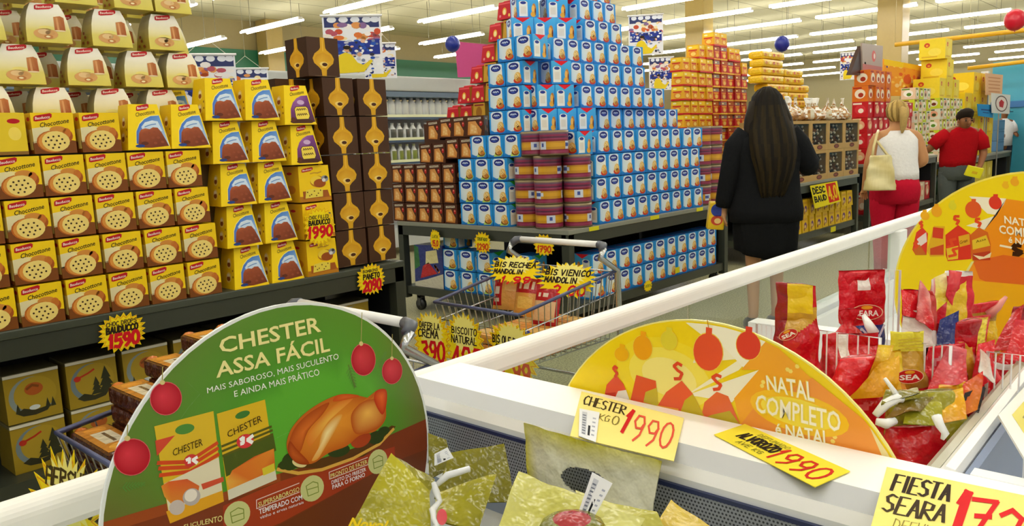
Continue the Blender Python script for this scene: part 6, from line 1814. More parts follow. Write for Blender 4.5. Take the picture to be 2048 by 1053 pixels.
flap([(1.642, 0.333, 0.891), (1.676, 0.302, 0.917), (1.724, 0.31, 0.984), (1.7, 0.334, 0.976)], 79, RE, '#d8202c', amp=.007); flap([(1.637, 0.32, 0.938), (1.656, 0.294, 0.914), (1.675, 0.312, 0.955), (1.665, 0.327, 0.974)], 80, '#e6ddd4', '#d8b0a0', amp=.006)
put_flaps(made[44][0])
flap([(1.517, 0.666, 0.958), (1.535, 0.649, 0.967), (1.569, 0.661, 1.048), (1.561, 0.67, 1.054)], 81, '#8e0c16', '#a0141e')
put_flaps(bag_tall)
# white clips and tags belonging to single bags
def clip(par, pts, r, name='clip', col='#eef0f0'):
    b = MB(); b.tube(pts, r, col, n=8); b.build(name, 'plastic', par)
clip(made[47][0], [(1.351, 0.412, 0.918), (1.366, 0.4, 0.937), (1.38, 0.386, 0.946), (1.386, 0.379, 0.943)], [.006, .009, .008, .006])
clip(made[47][0], [(1.386, 0.388, 0.946), (1.382, 0.395, 0.96), (1.376, 0.406, 0.978)], [.006, .004, .003])
clip(made[47][0], [(1.34, 0.407, 0.912), (1.346, 0.393, 0.909), (1.362, 0.383, 0.912)], [.006, .009, .006])
clip(made[48][0], [(1.34, 0.316, 0.94), (1.331, 0.308, 0.929), (1.335, 0.301, 0.916), (1.33, 0.304, 0.907)], [.008, .007, .006, .003])
clip(made[33][0], [(1.795, 0.578, 0.986), (1.779, 0.562, 0.971), (1.774, 0.548, 0.953)], [.005, .010, .012])
clip(made[36][0], [(1.589, 0.478, 0.941), (1.612, 0.472, 0.955), (1.633, 0.466, 0.966)], [.003, .004, .003])
b = MB(); b.prism([(1.987, 0.43, 1.001), (2.005, 0.41, 0.999), (2.006, 0.411, 1.012), (1.989, 0.43, 1.013)], Vector(fw)*.001, '#f0f0f4'); b.build('tag', 'paper', made[40][0])
clip(made[40][0], [(2.092, 0.394, 0.951), (2.11, 0.378, 0.969), (2.127, 0.364, 0.993)], [.012, .009, .004], 'twisted_tail', '#d88a80')
# white wire dividers of the freezer baskets
def wire_rack(name, label, p0, p1, drop, n=8):
    b = MB(); p0, p1 = Vector(p0), Vector(p1); dz = Vector((0, 0, -drop))
    b.tube([p0+dz, p0, p1, p1+dz], .0032, '#f4f4f4', n=8)
    b.tube([p0+dz, p1+dz], .0026, '#f4f4f4', n=6)
    for k in range(1, n):
        m = p0.lerp(p1, k/n); b.tube([m, m+dz], .0016, '#f0f0f0', n=6, cap=False)
    return tag(b.build(name, 'plastic'), label, 'rack')
wire_rack('wire_divider', 'white wire divider across the red bags behind the yellow board', (1.565, 0.594, 0.999), (1.544, 0.466, 1.004), .36, 6)
wire_rack('wire_divider', 'white wire divider in front of the tall red and white bag', (1.665, 0.448, 0.973), (1.654, 0.37, 0.978), .34, 5)
wire_rack('wire_divider', 'short white wire divider by the near rail at the right', (1.7, 0.316, 0.964), (1.671, 0.245, 0.973), .30, 5)
wire_rack('wire_divider', 'white wire divider at the left end of the second well behind the yellow board', (1.726, 0.797, 0.954), (1.717, 0.746, 0.954), .30, 4)
wire_rack('wire_divider', 'white wire divider beside the badge bag at the tall yellow board', (2.195, 0.658, 1.027), (2.202, 0.62, 1.025), .34, 3)
# goods lower in the second well
for k in range(9):
    x, y = 1.40+.20*(k % 5), .48+.32*(k // 5)
    b = MB(); pillow(b, (x, y, .425), (math.cos(k), math.sin(k), 0), (0, 0, 1), (-math.sin(k), math.cos(k), 0), .22, .15, .18, lambda u, v: [RE, '#a80e1a', '#d88a1c'][k % 3], prof=lambda v: (1-.5*v**3, 1-.5*v**3), seed=60+k)
    tag(b.build('holiday_bag', 'foil_film'), 'red or orange foil bag lying deep in the second well under the standing bags', 'bag', 'bags deep in the second well')
# ================================================================== dairy cooler at the back
YD = 8.0
t = thing('dairy_cooler', 'open white dairy cooler with long grey header along the back aisle', 'cooler', (0, 0, 0))
b = MB(); b.box((2.2, YD+.02, .1), (9.6, YD+.85, .35), '#c8ccce'); b.box((2.2, YD+.75, .35), (9.6, YD+.85, 2.02), '#dfe3e4'); b.build('body', 'paint', t)
b = MB(); b.rbox((2.2, YD-.05, 2.11), (9.6, YD+.85, 2.30), .02, '#b4b8b4'); b.build('header', 'paint', t)
b = MB(); b.box((2.2, YD-.045, 2.04), (9.6, YD+.5, 2.105), '#5f7284'); b.build('header_trim', 'paint', t)
for z in (1.795, 1.50, 1.215, .90):
    b = MB(); b.box((2.22, YD+.02, z-.02), (9.58, YD+.75, z), '#e8ecec'); b.box((2.22, YD, z-.04), (9.58, YD+.02, z-.012), '#3f5670'); b.box((2.22, YD-.003, z-.012), (9.58, YD+.02, z+.022), '#e4e8c0'); b.build('shelf', 'paint', t)
def bottle(h_, r_, capc, lab):
    b = MB()
    b.loft([(0, 0, 0, r_, r_), (0, 0, h_*.62, r_, r_), (0, 0, h_*.80, r_*.5, r_*.5), (0, 0, h_*.9, r_*.42, r_*.42)], '#f6f7f4', n=10, cols=lambda i, tt: lab if i == 0 and tt > 4 and tt < 5.4 else '#f6f7f4')
    b.loft([(0, 0, h_*.9, r_*.48, r_*.48), (0, 0, h_, r_*.46, r_*.46)], capc, n=10)
    return b.build('milk_bottle', 'plastic')
BT = [Kind(bottle(.27, .057, '#eef0ee', '#e6e8e0'), 'bottle', 'milk bottles in the dairy cooler'), Kind(bottle(.21, .05, '#e8ecec', '#5a5a50'), 'bottle', 'milk bottles in the dairy cooler'), Kind(bottle(.22, .045, '#c8c89a', '#8a9440'), 'bottle', 'milk bottles in the dairy cooler')]
for si, (z, n) in enumerate(((1.797, 22), (1.502, 18), (1.217, 17))):
    for k in range(n):
        x = 6.15+.118*k
        kind = BT[si]
        kind.put((x, YD+.14, z), 'white dairy bottle, %s cooler shelf down, number %d from the gold ribbon tower' % (ORD[si+1], k+1), rz=J(.2))
# ------------------------------------------------------------------ hanging posters, pink card, balloons
def poster(label, px, w_, h_, top_rod=True, second=0, seed=0, string=.25):
    """px = middle of the top edge, in the room; faces the shopper"""
    c = Vector(px); d = Vector((-c.x, -c.y, 0)).normalized()
    ux = Vector((0, 0, 1)).cross(d).normalized(); uz = Vector((0, 0, 1))
    t = thing('hanging_poster', label, 'poster', c)
    rnd = random.Random(seed)
    b = MB()
    q = [-ux*w_/2-uz*h_, ux*w_/2-uz*h_, ux*w_/2, -ux*w_/2]
    b.prism(q, -d*.004, '#f2f4f8')
    b.arect(q, 0, 0, 1, 1, '#eef0f6', 1)
    b.arect(q, .03, .80, .97, .97, '#3a4270', 2)
    for u in (.16, .36, .56, .76, .9): b.aell(q, u, .93, .08, .05, '#e8ecf6', 3)
    for k in range(26):
        u = rnd.uniform(.06, .94)
        b.aell(q, u, rnd.uniform(.60, .86)-.25*(u-.5)**2, rnd.uniform(.05, .10), rnd.uniform(.03, .06), rnd.choice(['#d8763c', '#c8543a', '#f0e6da', '#f2e2b0', '#e09a5a', '#b85a6a', '#f4f0f0', '#8a6a9a']), 4+k % 4, n=9)
    b.art(q, [(.04, .34), (.96, .34), (.96, .60), (.5, .56), (.04, .60)], '#2c3c94', 8)
    for k in range(90):
        u, v = rnd.uniform(.05, .95), rnd.uniform(.03, .60)
        b.aell(q, u, v, rnd.uniform(.02, .05), rnd.uniform(.014, .035), rnd.choice(['#23306e', '#2e56b4', '#f4f4f6', '#dfe2ea', '#7a86a8', '#f4f6fa', '#3a3a4a', '#c8ccdc', '#e0b49a']), 9+k % 5, n=8)
    b.art(q, [(.22, .02), (.20, .22), (.26, .34), (.36, .38), (.46, .34), (.56, .20), (.66, .16), (.80, .26), (.82, .22), (.66, .04)], '#ead02e', 15)
    b.aell(q, .40, .43, .06, .05, '#d8a27a', 16); b.aell(q, .39, .46, .065, .035, '#33281e', 17); b.aell(q, .45, .42, .03, .03, '#3a3a40', 18)
    b.aell(q, .60, .34, .04, .035, '#d8a888', 16)
    b.build('print', 'paper', t)
    b = MB(); b.tube([-ux*w_*.53+d*.004, ux*w_*.53+d*.004], .008, '#f4f4f6', n=8); b.build('top_rod', 'plastic', t)
    b = MB(); b.tube([-ux*w_*.36, uz*string*.45, ux*w_*.36], .0025, '#d8d8c8', n=5); b.tube([uz*string*.45, uz*(5.3-c.z)], .0022, '#cfccb4', n=5); b.build('cord', 'plastic', t)
    return t
poster('crowd poster with a yellow-shirted figure hanging above the gold ribbon tower', (3.507, 4.6, 2.318), .40, .40, seed=3)
poster('smaller crowd poster hanging just behind the one above the gold ribbon tower', (4.551, 5.6, 2.306), .28, .30, seed=5)
poster('crowd poster hanging above the blue-dome chocolate boxes', (2.732, 5.2, 2.075), .36, .40, seed=7)
poster('small crowd poster low beside the gold ribbon tower, far back', (3.945, 6.8, 2.176), .38, .42, seed=9)
poster('crowd poster hanging behind the right slope of the blue pyramid', (8.234, 5.2, 2.816), .40, .46, seed=11)
poster('crowd poster behind the right slope of the blue pyramid, the lower farther one', (10.544, 6.4, 2.566), .36, .48, seed=13)
poster('crowd poster hanging before the red box stacks at the far right', (15.528, 5.4, 2.806), .28, .50, seed=15)
b = MB(); P = [(8.0, 8.149, 2.338), (8.0, 7.482, 2.302), (8.0, 7.457, 2.707), (8.0, 8.173, 2.834)]
b.prism(P, (-.004, 0, 0), '#b8487c'); b.tube([P[3], (P[3][0], P[3][1], 5.3)], .002, '#c8c8b0', n=5)
tag(b.build('hanging_card', 'paper'), 'plain magenta card hanging behind the red gift boxes', 'sign')
def balloon(label, c, r_, col, hi):
    t = thing('balloon', label, 'balloon', c)
    b = MB(); b.ball((0, 0, 0), r_, col, 18, 12, sz=1.08); b.build('skin', 'plastic', t)
    b = MB(); b.loft([(0, 0, -r_*1.18, r_*.08, r_*.08), (0, 0, -r_*1.07, r_*.03, r_*.03)], col, n=8); b.tube([(0, 0, r_*1.08), (0, 0, 5.3-c[2])], .003, '#c8c4a4', n=5); b.build('knot_and_string', 'plastic', t)
balloon('dark blue balloon partly behind the magenta card', (7.202, 7.404, 2.665), .095, '#1a2c8a', 0)
balloon('dark blue balloon above the yellow rolls', (9.988, 4.298, 2.495), .093, '#14248a', 0)
balloon('red balloon at the upper right near the picture edge', (12.001, 2.123, 2.675), .125, '#c8142e', 0)

# ================================================================== second row of displays
gondola('display_stand', 'dark shelf stand carrying the bread boxes, beyond the woman in black', 7.75, 10.36, YS+.02, 5.3, .83, castors=False, low=.262)
# bread boxes with windows
def bread_box():
    t = thing('bread_box', 'x', 'box')
    W_, H_, D_ = .515, .335, .34
    kr, kd = '#b8965a', '#a07c44'
    b = MB()
    u0, u1, v0, v1 = .09, .91, .20, .90
    f = [(-W_/2, 0, 0), (W_/2, 0, 0), (W_/2, 0, H_), (-W_/2, 0, H_)]
    def P(u, v, y=0): return (-W_/2+W_*u, y, H_*v)
    for q in ([P(0, 0), P(1, 0), P(1, v0), P(0, v0)], [P(0, v1), P(1, v1), P(1, 1), P(0, 1)], [P(0, v0), P(u0, v0), P(u0, v1), P(0, v1)], [P(u1, v0), P(1, v0), P(1, v1), P(u1, v1)]):
        b.prism(q, (0, .012, 0), kr)
    b.box((-W_/2, .012, 0), (W_/2, D_, .012), kd); b.box((-W_/2, .012, H_-.012), (W_/2, D_, H_), kd)
    b.box((-W_/2, .012, .012), (-W_/2+.01, D_, H_-.012), kd); b.box((W_/2-.01, .012, .012), (W_/2, D_, H_-.012), kd); b.box((-W_/2+.01, D_-.01, .012), (W_/2-.01, D_, H_-.012), '#5a4020')
    b.aell(f, .52, .10, .16, .075, '#5a2420', 1); b.aell(f, .52, .10, .10, .04, '#8a4a3a', 2)
    b.build('carton', 'printed_card', t)
    for k in range(6):
        b = MB(); b.ball((-.16+.16*(k % 3), .11+.02*(k % 2), .105+.125*(k//3)), .075, ['#6e4420', '#8a5a2c', '#5c3618', '#a07848', '#74481e', '#4e3016'][k], 12, 8, sy=.9, sz=.8)
        for m in range(6): b.ball((-.16+.16*(k % 3)+.05*math.cos(m), .05+.02*(k % 2), .105+.125*(k//3)+.045*math.sin(m*1.3)), .014, ['#d8cdb4', '#e4dcc8', '#3a2410'][m % 3], 6, 4)
        b.build('loaf', 'cloth', t)
    b = MB(); b.box((-W_/2+W_*u0, .004, H_*v0), (W_/2-W_*(1-u1), .006, H_*v1), '#ffffff'); b.build('window_film', 'clear_film', t)
    return t
BB = Kind(bread_box(), 'box', 'cardboard bread boxes with windows')
for r_ in range(2):
    for k in range(5):
        BB.put((8.05+.52*k, 3.46, .831+.3375*r_), 'cardboard bread box with window, %s row, %s from the woman in black' % (('lower', 'upper')[r_], ORD[k+1]), rz=J(.01))
def bread_bag(seed):
    b = MB()
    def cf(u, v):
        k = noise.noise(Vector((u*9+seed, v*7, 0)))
        return '#efece2' if k > .18 or v > .72 else ('#9a6a34' if k > -.05 else ('#b8905c' if k > -.25 else '#c9c2a8'))  # pale patches imitate highlights on clear film; the top is the white twist
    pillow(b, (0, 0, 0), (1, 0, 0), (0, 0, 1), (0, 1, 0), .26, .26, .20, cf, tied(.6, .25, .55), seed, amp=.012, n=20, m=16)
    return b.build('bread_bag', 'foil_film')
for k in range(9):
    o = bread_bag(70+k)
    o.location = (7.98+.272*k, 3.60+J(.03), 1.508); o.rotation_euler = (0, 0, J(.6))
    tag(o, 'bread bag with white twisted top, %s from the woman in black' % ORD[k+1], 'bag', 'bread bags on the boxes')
def yellow_pack():
    b = MB()
    f, l, r = frustum(b, .17, .10, .15, .08, .185, ['#a08010', '#e8c020', '#dcb418', '#c09a10', '#c8a010', '#d0a814'])
    b.aell(f, .55, .42, .25, .2, '#6a3a72', 1); b.aell(f, .5, .36, .14, .1, '#e0c080', 2); b.arect(f, .1, .72, .9, .86, '#c89a2a', 1); b.aell(f, .3, .2, .1, .1, '#8a4a1a', 2); b.aell(l, .5, .4, .3, .2, '#6a4a5a', 1)
    return b.build('yellow_pack', 'printed_card')
YP = Kind(yellow_pack(), 'box', 'yellow packs on the low shelf')
for r_ in range(2):
    for k in range(12):
        YP.put((7.95+.2*k, 3.47, .263+.187*r_), 'small yellow pack with purple oval on the shelf under the bread, %s layer, number %d' % (('bottom', 'top')[r_], k+1), rz=J(.08))
b = MB(); q = [Vector(p) for p in ((8.861, 3.41, 0.523), (9.668, 3.41, 0.541), (9.522, 3.41, 0.795), (8.706, 3.41, 0.791))]
b.prism(q, (0, .002, 0), '#e8d81c'); 
b.art(q, [(.55, .08), (.95, .08), (.92, .95), (.55, .95)], '#cf2a1a', 1)
b.ahand(q, 'DESC', .06, .62, .26, .035, '#2a2a10', 2, 1.9, wide=.42); b.ahand(q, 'BAUD', .06, .26, .24, .035, '#2a2a10', 2, 1.9, wide=.42); b.ahand(q, '4,0', .60, .25, .55, .05, '#f0c020', 2, 1.9, wide=.3)
tag(b.build('price_sign', 'paper'), 'yellow price board with red panel on the stand below the bread boxes', 'price sign')
b = MB(); b.box((9.35, 3.405, .20), (9.5, 3.41, .26), '#d8d020'); tag(b.build('price_sign', 'paper'), 'tiny yellow tag on the base under the small yellow packs', 'price sign')

# tall red and yellow stack behind, with rolls
def gift_box(c1, c2, c3):
    b = MB()
    f, l, r = frustum(b, .165, .165, .150, .150, .158, ['#6a1a10', c2, c1, c1, c1, c1])
    for q in (f, l):
        b.arect(q, .04, .70, .96, .95, c2, 1); b.arect(q, .0, .0, 1, .12, c3, 1)
        b.aell(q, .52, .38, .30, .24, '#d8842a', 2); b.aell(q, .55, .34, .2, .14, '#eccb6a', 3); b.aell(q, .3, .82, .16, .06, '#f4e6b0', 2); b.arect(q, .15, .56, .85, .64, c3, 3)
    return b.build('gift_cake_box', 'printed_card')
GB = [Kind(gift_box('#e0a41c', '#ecc82c', '#c01c1c'), 'box', 'red and yellow gift cake boxes'), Kind(gift_box('#b0181c', '#a85a20', '#e0a030'), 'box', 'red and yellow gift cake boxes'), Kind(gift_box('#c8202a', '#8c8a84', '#e8c040'), 'box', 'red and yellow gift cake boxes')]
colx = [8.05, 8.23, 8.41, 8.58, 8.76, 8.94, 9.12, 9.30, 9.48]
ntop = [9, 9, 10, 10, 11, 11, 10, 10, 9]
for ci, x in enumerate(colx):
    for r_ in range(ntop[ci]):
        z = 0.832+.160*r_
        if z < 1.1: continue
        kind = GB[0 if ci < 4 and r_ > 3 or r_ == ntop[ci]-1 else (1 if (ci+r_//3) % 2 else 2)]
        kind.put((x+.08+J(.006), 4.60+J(.012), z), 'gift cake box in the tall red and yellow stack, column %d, %s up' % (ci+1, ORD[r_+1]), rz=J(.05))
b = MB(); b.box((8.06, 4.61, .832), (9.64, 4.76, 1.148), '#7a2a1a')
tag(b.build('display_riser', 'paint'), 'dark red riser under the tall red and yellow stack', 'riser')
def roll_pack():
    b = MB(); b.rbox((-.285, 0, 0), (.285, .18, .0895), .03, '#ecbc18')
    for k in range(5): b.aell([(-.275, -.001, .01), (.275, -.001, .01), (.275, -.001, .08), (-.275, -.001, .08)], .12+.19*k, .5, .06, .25, ['#d88a1c', '#f4dc50', '#d0641c'][k % 3], 1)
    return b.build('yellow_roll', 'foil_film')
RP = Kind(roll_pack(), 'snack', 'yellow roll packs')
for r_ in range(11):
    for k in range(2):
        if r_ > 8 and k: continue
        RP.put((9.03+.60*k+(.15 if r_ < 7 else 0)+J(.01), 3.98, 1.322+.0905*r_), 'long yellow roll pack in the pile behind the bread, layer %d, %s one' % (r_+1, ('near', 'far')[k]), rz=J(.05))
b = MB(); b.box((8.78, 3.99, .832), (10.1, 4.16, 1.320), '#6a5a2a'); tag(b.build('display_riser', 'paint'), 'olive riser under the pile of yellow rolls', 'riser')

# ------------------------------------------------------------------ far displays
gondola('display_stand', 'far dark shelf stand beside the woman in white, with red goods', 10.75, 13.95, YS+.02, 5.0, .93, castors=False, low=.25)
gondola('display_stand', 'farthest dark shelf stand beside the man in red, with yellow cartons', 14.3, 19.75, YS+.02, 4.6, .80, castors=False, low=.25)
def small_box(c, a1, a2, s=.2, h=.2, dep=.2, name='gift_box'):
    b = MB()
    f, l, r = frustum(b, s, dep, s, dep, h, [c]*6)
    for q in (f, l):
        b.aell(q, .5, .5, .34, .3, a1, 1); b.aell(q, .55, .42, .17, .15, a2, 2); b.arect(q, .05, .82, .6, .93, a2, 1)
    return b.build(name, 'printed_card')
RB = [Kind(small_box('#b8141c', '#e0a080', '#e8d0a0'), 'box', 'red boxes at the far display'), Kind(small_box('#d8701c', '#efe2cc', '#a83018'), 'box', 'red boxes at the far display'), Kind(small_box('#c01820', '#d0303a', '#f0e0d0'), 'box', 'red boxes at the far display')]
for ci in range(9):
    for r_ in range(6 if ci < 4 else 4):
        k_ = (ci+r_) % 2*2 if r_ < 4 else 1
        RB[k_].put((10.95+.215*ci, 3.50+J(.015), .932+.202*r_), 'red printed box on the stand past the bread boxes, column %d, %s up' % (ci+1, ORD[r_+1]), rz=J(.03))
b = MB(); P = [Vector(p) for p in ((10.481, 3.62, 2.07), (10.885, 3.62, 2.084), (10.857, 3.62, 2.449))]
b.prism(P, (.0, .05, 0), '#3a2220')
tag(b.build('header_wing', 'paint'), 'dark triangular wing at the side of the grey header board', 'sign')
b = MB(); P = [Vector(p) for p in ((10.898, 3.6, 2.114), (11.659, 3.6, 2.122), (11.667, 3.6, 2.495), (10.831, 3.6, 2.482))]
b.prism(P, (0, .02, 0), '#a8988c'); b.art(P, [(0, 0), (1, 0), (1, .25), (0, .3)], '#b0605a', 1); b.aell(P, .55, .6, .1, .2, '#c84a44', 2); b.aell(P, .58, .6, .04, .1, '#e8d8d0', 3)
b.box((P[0].x, 3.605, P[0].z-.02), (P[0].x+.02, 3.62, P[0].z+.05), '#a8988c')
tag(b.build('header_board', 'paint'), 'grey header board with a red mark above the far red boxes', 'sign')
for i, (z0) in enumerate((.932+.202*6,)):
    b = MB(); b.box((10.95, 3.6, z0), (11.0, 3.65, 2.25), '#55504a'); b.box((11.55, 3.63, z0), (11.6, 3.68, 2.25), '#55504a')
    tag(b.build('sign_post', 'paint'), 'pair of slim posts holding the grey header board', 'post')
b = MB(); P = [Vector(p) for p in ((13.145, 4.02, 1.878), (15.531, 4.02, 1.914), (15.493, 4.02, 2.413), (13.093, 4.02, 2.433))]
b.prism(P, (0, .02, 0), '#eb9a2a'); rnd = random.Random(4)
for k in range(60): b.aell(P, rnd.uniform(.05, .95), rnd.uniform(.05, .95), rnd.uniform(.02, .05), rnd.uniform(.02, .07), rnd.choice(['#f2b84a', '#e8842a', '#f6d060', '#e0602a', '#f4c880']), 1+k % 3, n=8)
b.art(P, [(0, .84), (.4, .84), (.42, 1), (0, 1)], '#f4c81c', 5); b.art(P, [(.3, .88), (1, .80), (1, 1), (.3, 1.0)], '#f2b81c', 4)
for k in range(5): b.aell(P, .06, .2+.15*k, .015, .03, '#4a3a8a', 6, n=8)
b.aell(P, .5, .5, .09, .14, '#d85a24', 6)
b.tube([(P[0].x+.3, 4.05, .932), (P[0].x+.3, 4.05, P[0].z+.05)], .02, '#55504a'); b.tube([(P[1].x-.4, 4.05, .801), (P[1].x-.4, 4.05, P[1].z+.05)], .02, '#55504a')
tag(b.build('pattern_board', 'paper'), 'orange patterned board standing above the far displays', 'sign')
GP = [Kind(small_box('#dcd9c4', '#e2a080', '#3a4a1c', .2, .17), 'box', 'patterned fruit boxes'), Kind(small_box('#c8d02c', '#efe6d4', '#7a3418', .2, .17), 'box', 'patterned fruit boxes'), Kind(small_box('#e6c8a4', '#f4efe0', '#5a8a22', .2, .17), 'box', 'patterned fruit boxes')]
for ci in range(11):
    for r_ in range(6):
        GP[(ci*2+r_) % 3].put((13.05+.213*ci if ci < 4 else 14.45+.213*(ci-4), 3.52+J(.01), (.932 if ci < 4 else .802)+.1725*r_+(0 if ci < 4 else 0)), 'green and peach patterned box on the far stacks, column %d, %s up' % (ci+1, ORD[r_+1]), rz=J(.03))
# yellow cartons
def carton(w_, d_, h_, c, a):
    b = MB()
    f, l, r = frustum(b, w_, d_, w_, d_, h_, [c]*6)
    for q in (f, l):
        b.aell(q, .3, .72, .11, .12, a, 1); b.aell(q, .3, .70, .05, .05, '#e8a020', 2); b.aell(q, .6, .35, .25, .2, '#f0da50', 1); b.arect(q, .1, .08, .7, .16, '#d8b020', 1)
    return b.build('yellow_carton', 'printed_card')
YC = [Kind(carton(.55, .5, .38, '#e8c41a', '#a8281c'), 'box', 'big yellow cartons'), Kind(carton(.40, .4, .32, '#ecd22a', '#c8441c'), 'box', 'big yellow cartons')]
for ci, (x, n) in enumerate(((16.35, 3), (16.95, 4), (17.55, 4), (18.15, 2))):
    for r_ in range(n):
        YC[0].put((x, 3.55, .802+.3825*r_), 'big yellow carton near the man in red, column %d, %s up' % (ci+1, ORD[r_+1]), rz=J(.02))
for ci, (x, z) in enumerate(((14.62, .802+.1725*6), (15.05, .802+.1725*6), (15.5, .802+.1725*6), (15.05, .802+.1725*6+.322), (14.9, .802+.1725*6+.644))):
    YC[1].put((x, 3.56, z), 'yellow carton high above the patterned boxes, %s of five' % ORD[ci+1], rz=J(.03))
# blue crates
def crate():
    b = MB(); b.rbox((-.3, 0, 0), (.3, .4, .215), .01, '#5a86b8')
    q = [(-.3, -.001, 0), (.3, -.001, 0), (.3, -.001, .215), (-.3, -.001, .215)]
    b.arect(q, .04, .08, .96, .14, '#3f6898', 1); b.arect(q, .04, .84, .96, .92, '#3f6898', 1)
    for k in range(6): b.arect(q, .08+.15*k, .2, .17+.15*k, .78, '#6a94c4', 1)
    return b.build('blue_crate', 'plastic')
BC = Kind(crate(), 'crate', 'blue crates')
for r_ in range(3): BC.put((19.3, 3.55, .802+.217*r_), 'blue plastic crate by the yellow cartons, %s in the stack' % ORD[r_+1])
def board(name, label, corners, th, col, deco, posts):
    b = MB(); P = [Vector(p) for p in corners]
    b.prism(P, th, col); deco(b, P)
    for x, y, z0, z1 in posts: b.tube([(x, y, z0), (x, y, z1)], .012, '#8a8a8a', n=6)
    return tag(b.build(name, 'paper'), label, 'sign')
board('blue_sign', 'blue sign on a post beside the big yellow cartons', [(16.452, 3.4, 1.531), (17.648, 3.4, 1.49), (17.591, 3.4, 1.735), (16.331, 3.4, 1.743)], (0, .01, 0), '#1f86c8', lambda b, P: (b.arect(P, .2, .5, .8, .62, '#1a4a8a', 1), b.arect(P, .3, .3, .7, .38, '#1a4a8a', 1)), [((17.049, 3.4, 1.529)[0], 3.42, .801, (17.024, 3.4, 1.639)[2])])
board('round_symbol_sign', 'white sign with a red ring symbol above the blue crates', [(17.334, 3.36, 1.582), (18.944, 3.36, 1.562), (18.942, 3.36, 1.941), (17.207, 3.36, 1.95)], (0, .01, 0), '#dcdcda', lambda b, P: (b.aell(P, .52, .5, .34, .42, '#6a5a58', 1), b.aell(P, .52, .5, .29, .36, '#e8dcd8', 2), b.art(P, [(.4, .34), (.6, .3), (.66, .6), (.5, .72), (.38, .56)], '#b83038', 3)), [((18.037, 3.36, 1.582)[0], 3.38, .0, (18.0, 3.36, 1.735)[2])])
board('menu_board', 'peach menu board on white pillar before the teal wall', [(17.164, 3.44, 1.918), (18.571, 3.44, 1.921), (18.563, 3.44, 2.332), (17.036, 3.44, 2.315)], (0, .01, 0), '#e2b48c', lambda b, P: [b.arect(P, .15, .15+.16*k, .85, .2+.16*k, '#c88a60', 1) for k in range(5)], [((17.413, 3.44, 1.922)[0], 3.46, .801, (17.372, 3.44, 2.106)[2])])
b = MB(); b.rbox((20.7, 4.12, 0), (20.86, 4.27, 2.55), .01, '#f0eee8'); tag(b.build('pillar', 'paint'), 'slim white pillar at the edge of the teal counter wall', 'pillar')
# deli counter at the far right
t = thing('deli_counter', 'white deli counter with glass front below the teal wall at the far right', 'counter', (0, 0, 0))
b = MB(); b.box((19.6, .2, 0), (20.4, 3.1, .85), '#e4e6e6'); b.box((19.58, .2, .78), (20.4, 3.1, .88), '#f4f4f4'); b.build('base', 'paint', t)
b = MB(); b.box((20.3, .2, .88), (20.9, 3.1, 1.75), '#5a5248'); b.build('back_shelf', 'paint', t)
b = MB(); b.box((19.6, .2, 1.28), (20.3, 3.1, 1.32), '#eceeee'); b.box((19.58, .2, .88), (19.6, 3.1, .93), '#d8c83a'); b.build('top_shelf', 'paint', t)
for k in range(12):
    b = MB(); b.ball((0, 0, .10), .10, ['#b84a3a', '#e4dcc8', '#d8a060', '#6a3a2a'][k % 4], 8, 6, sz=1.0)
    o = b.build('deli_item', 'plastic'); o.location = (19.85, .5+.22*k, .88+(.44 if k % 2 else 0)); tag(o, 'small deli item on the far white counter, number %d from the near end' % (k+1), 'food', 'deli items')
# goods under the far stands
for k in range(10):
    o = small_box(['#b01820', '#8a1c1c', '#c8b89a'][k % 3], '#d8a080', '#e8d8c0', .26, .28)
    o.location = (11.1+.29*k, 3.5, .251); tag(o, 'box on the low shelf of the far stand, number %d from the woman in white' % (k+1), 'box', 'boxes on the far low shelf')
for k in range(9):
    b = MB()
    if k < 4:
        b.loft([(0, 0, 0, .09, .09), (0, 0, .25, .09, .09), (0, 0, .34, .04, .04), (0, 0, .38, .035, .035)], ['#2a5a34', '#c8ccc4', '#7a8a6a', '#d8dcd8'][k], n=12)
        o = b.build('large_bottle', 'plastic')
    else:
        b.box((-.24, 0, 0), (.24, .4, .40), ['#d8c020', '#e0cc24'][k % 2]); b.aell([(-.24, -.001, 0), (.24, -.001, 0), (.24, -.001, .4), (-.24, -.001, .4)], .5, .5, .2, .2, '#f0e070', 1); o = b.build('yellow_carton', 'printed_card')
    o.location = ((14.55+.3*k, 3.52, .251) if k < 4 else (16.0+.52*(k-4), 3.5, .251))
    tag(o, 'large bottle on the low shelf behind the man in red, number %d' % (k+1) if k < 4 else 'yellow carton on the low shelf beyond the man in red, number %d' % (k-3), 'bottle' if k < 4 else 'box', 'goods on the farthest low shelf')
# bright festive goods on the table end, behind the brown boxes
b = MB(); P = [Vector(p) for p in ((4.42, 5.156, 0.127), (4.42, 4.797, 0.184), (4.42, 4.79, 0.577), (4.42, 5.143, 0.566))]
P = [Vector((p.x, p.y, max(p.z, .207))) for p in P]
b.prism(P, (.16, 0, 0), '#24327a'); b.art(P, [(0, 0), (1, 0), (1, .35), (.45, .2), (0, .1)], '#c8c4b4', 1); b.art(P, [(.2, .2), (.8, .35), (.5, .6), (.3, .5)], '#b81c28', 2); b.art(P, [(.4, .55), (.85, .6), (.8, .9), (.42, .85)], '#d8d09a', 2)
b.art(P, [(0, .4), (.2, .5), (.15, .95), (0, 1)], '#2a6a3a', 2)
for k in range(8): b.aell(P, .85-.02*k, .4+.02*k, .04, .04, ['#e0802a', '#2a4a9a'][k % 2], 3, n=7)
tag(b.build('gift_hamper', 'foil_film'), 'festive blue and red printed hamper at the left of the table\u2019s lower shelf', 'hamper')
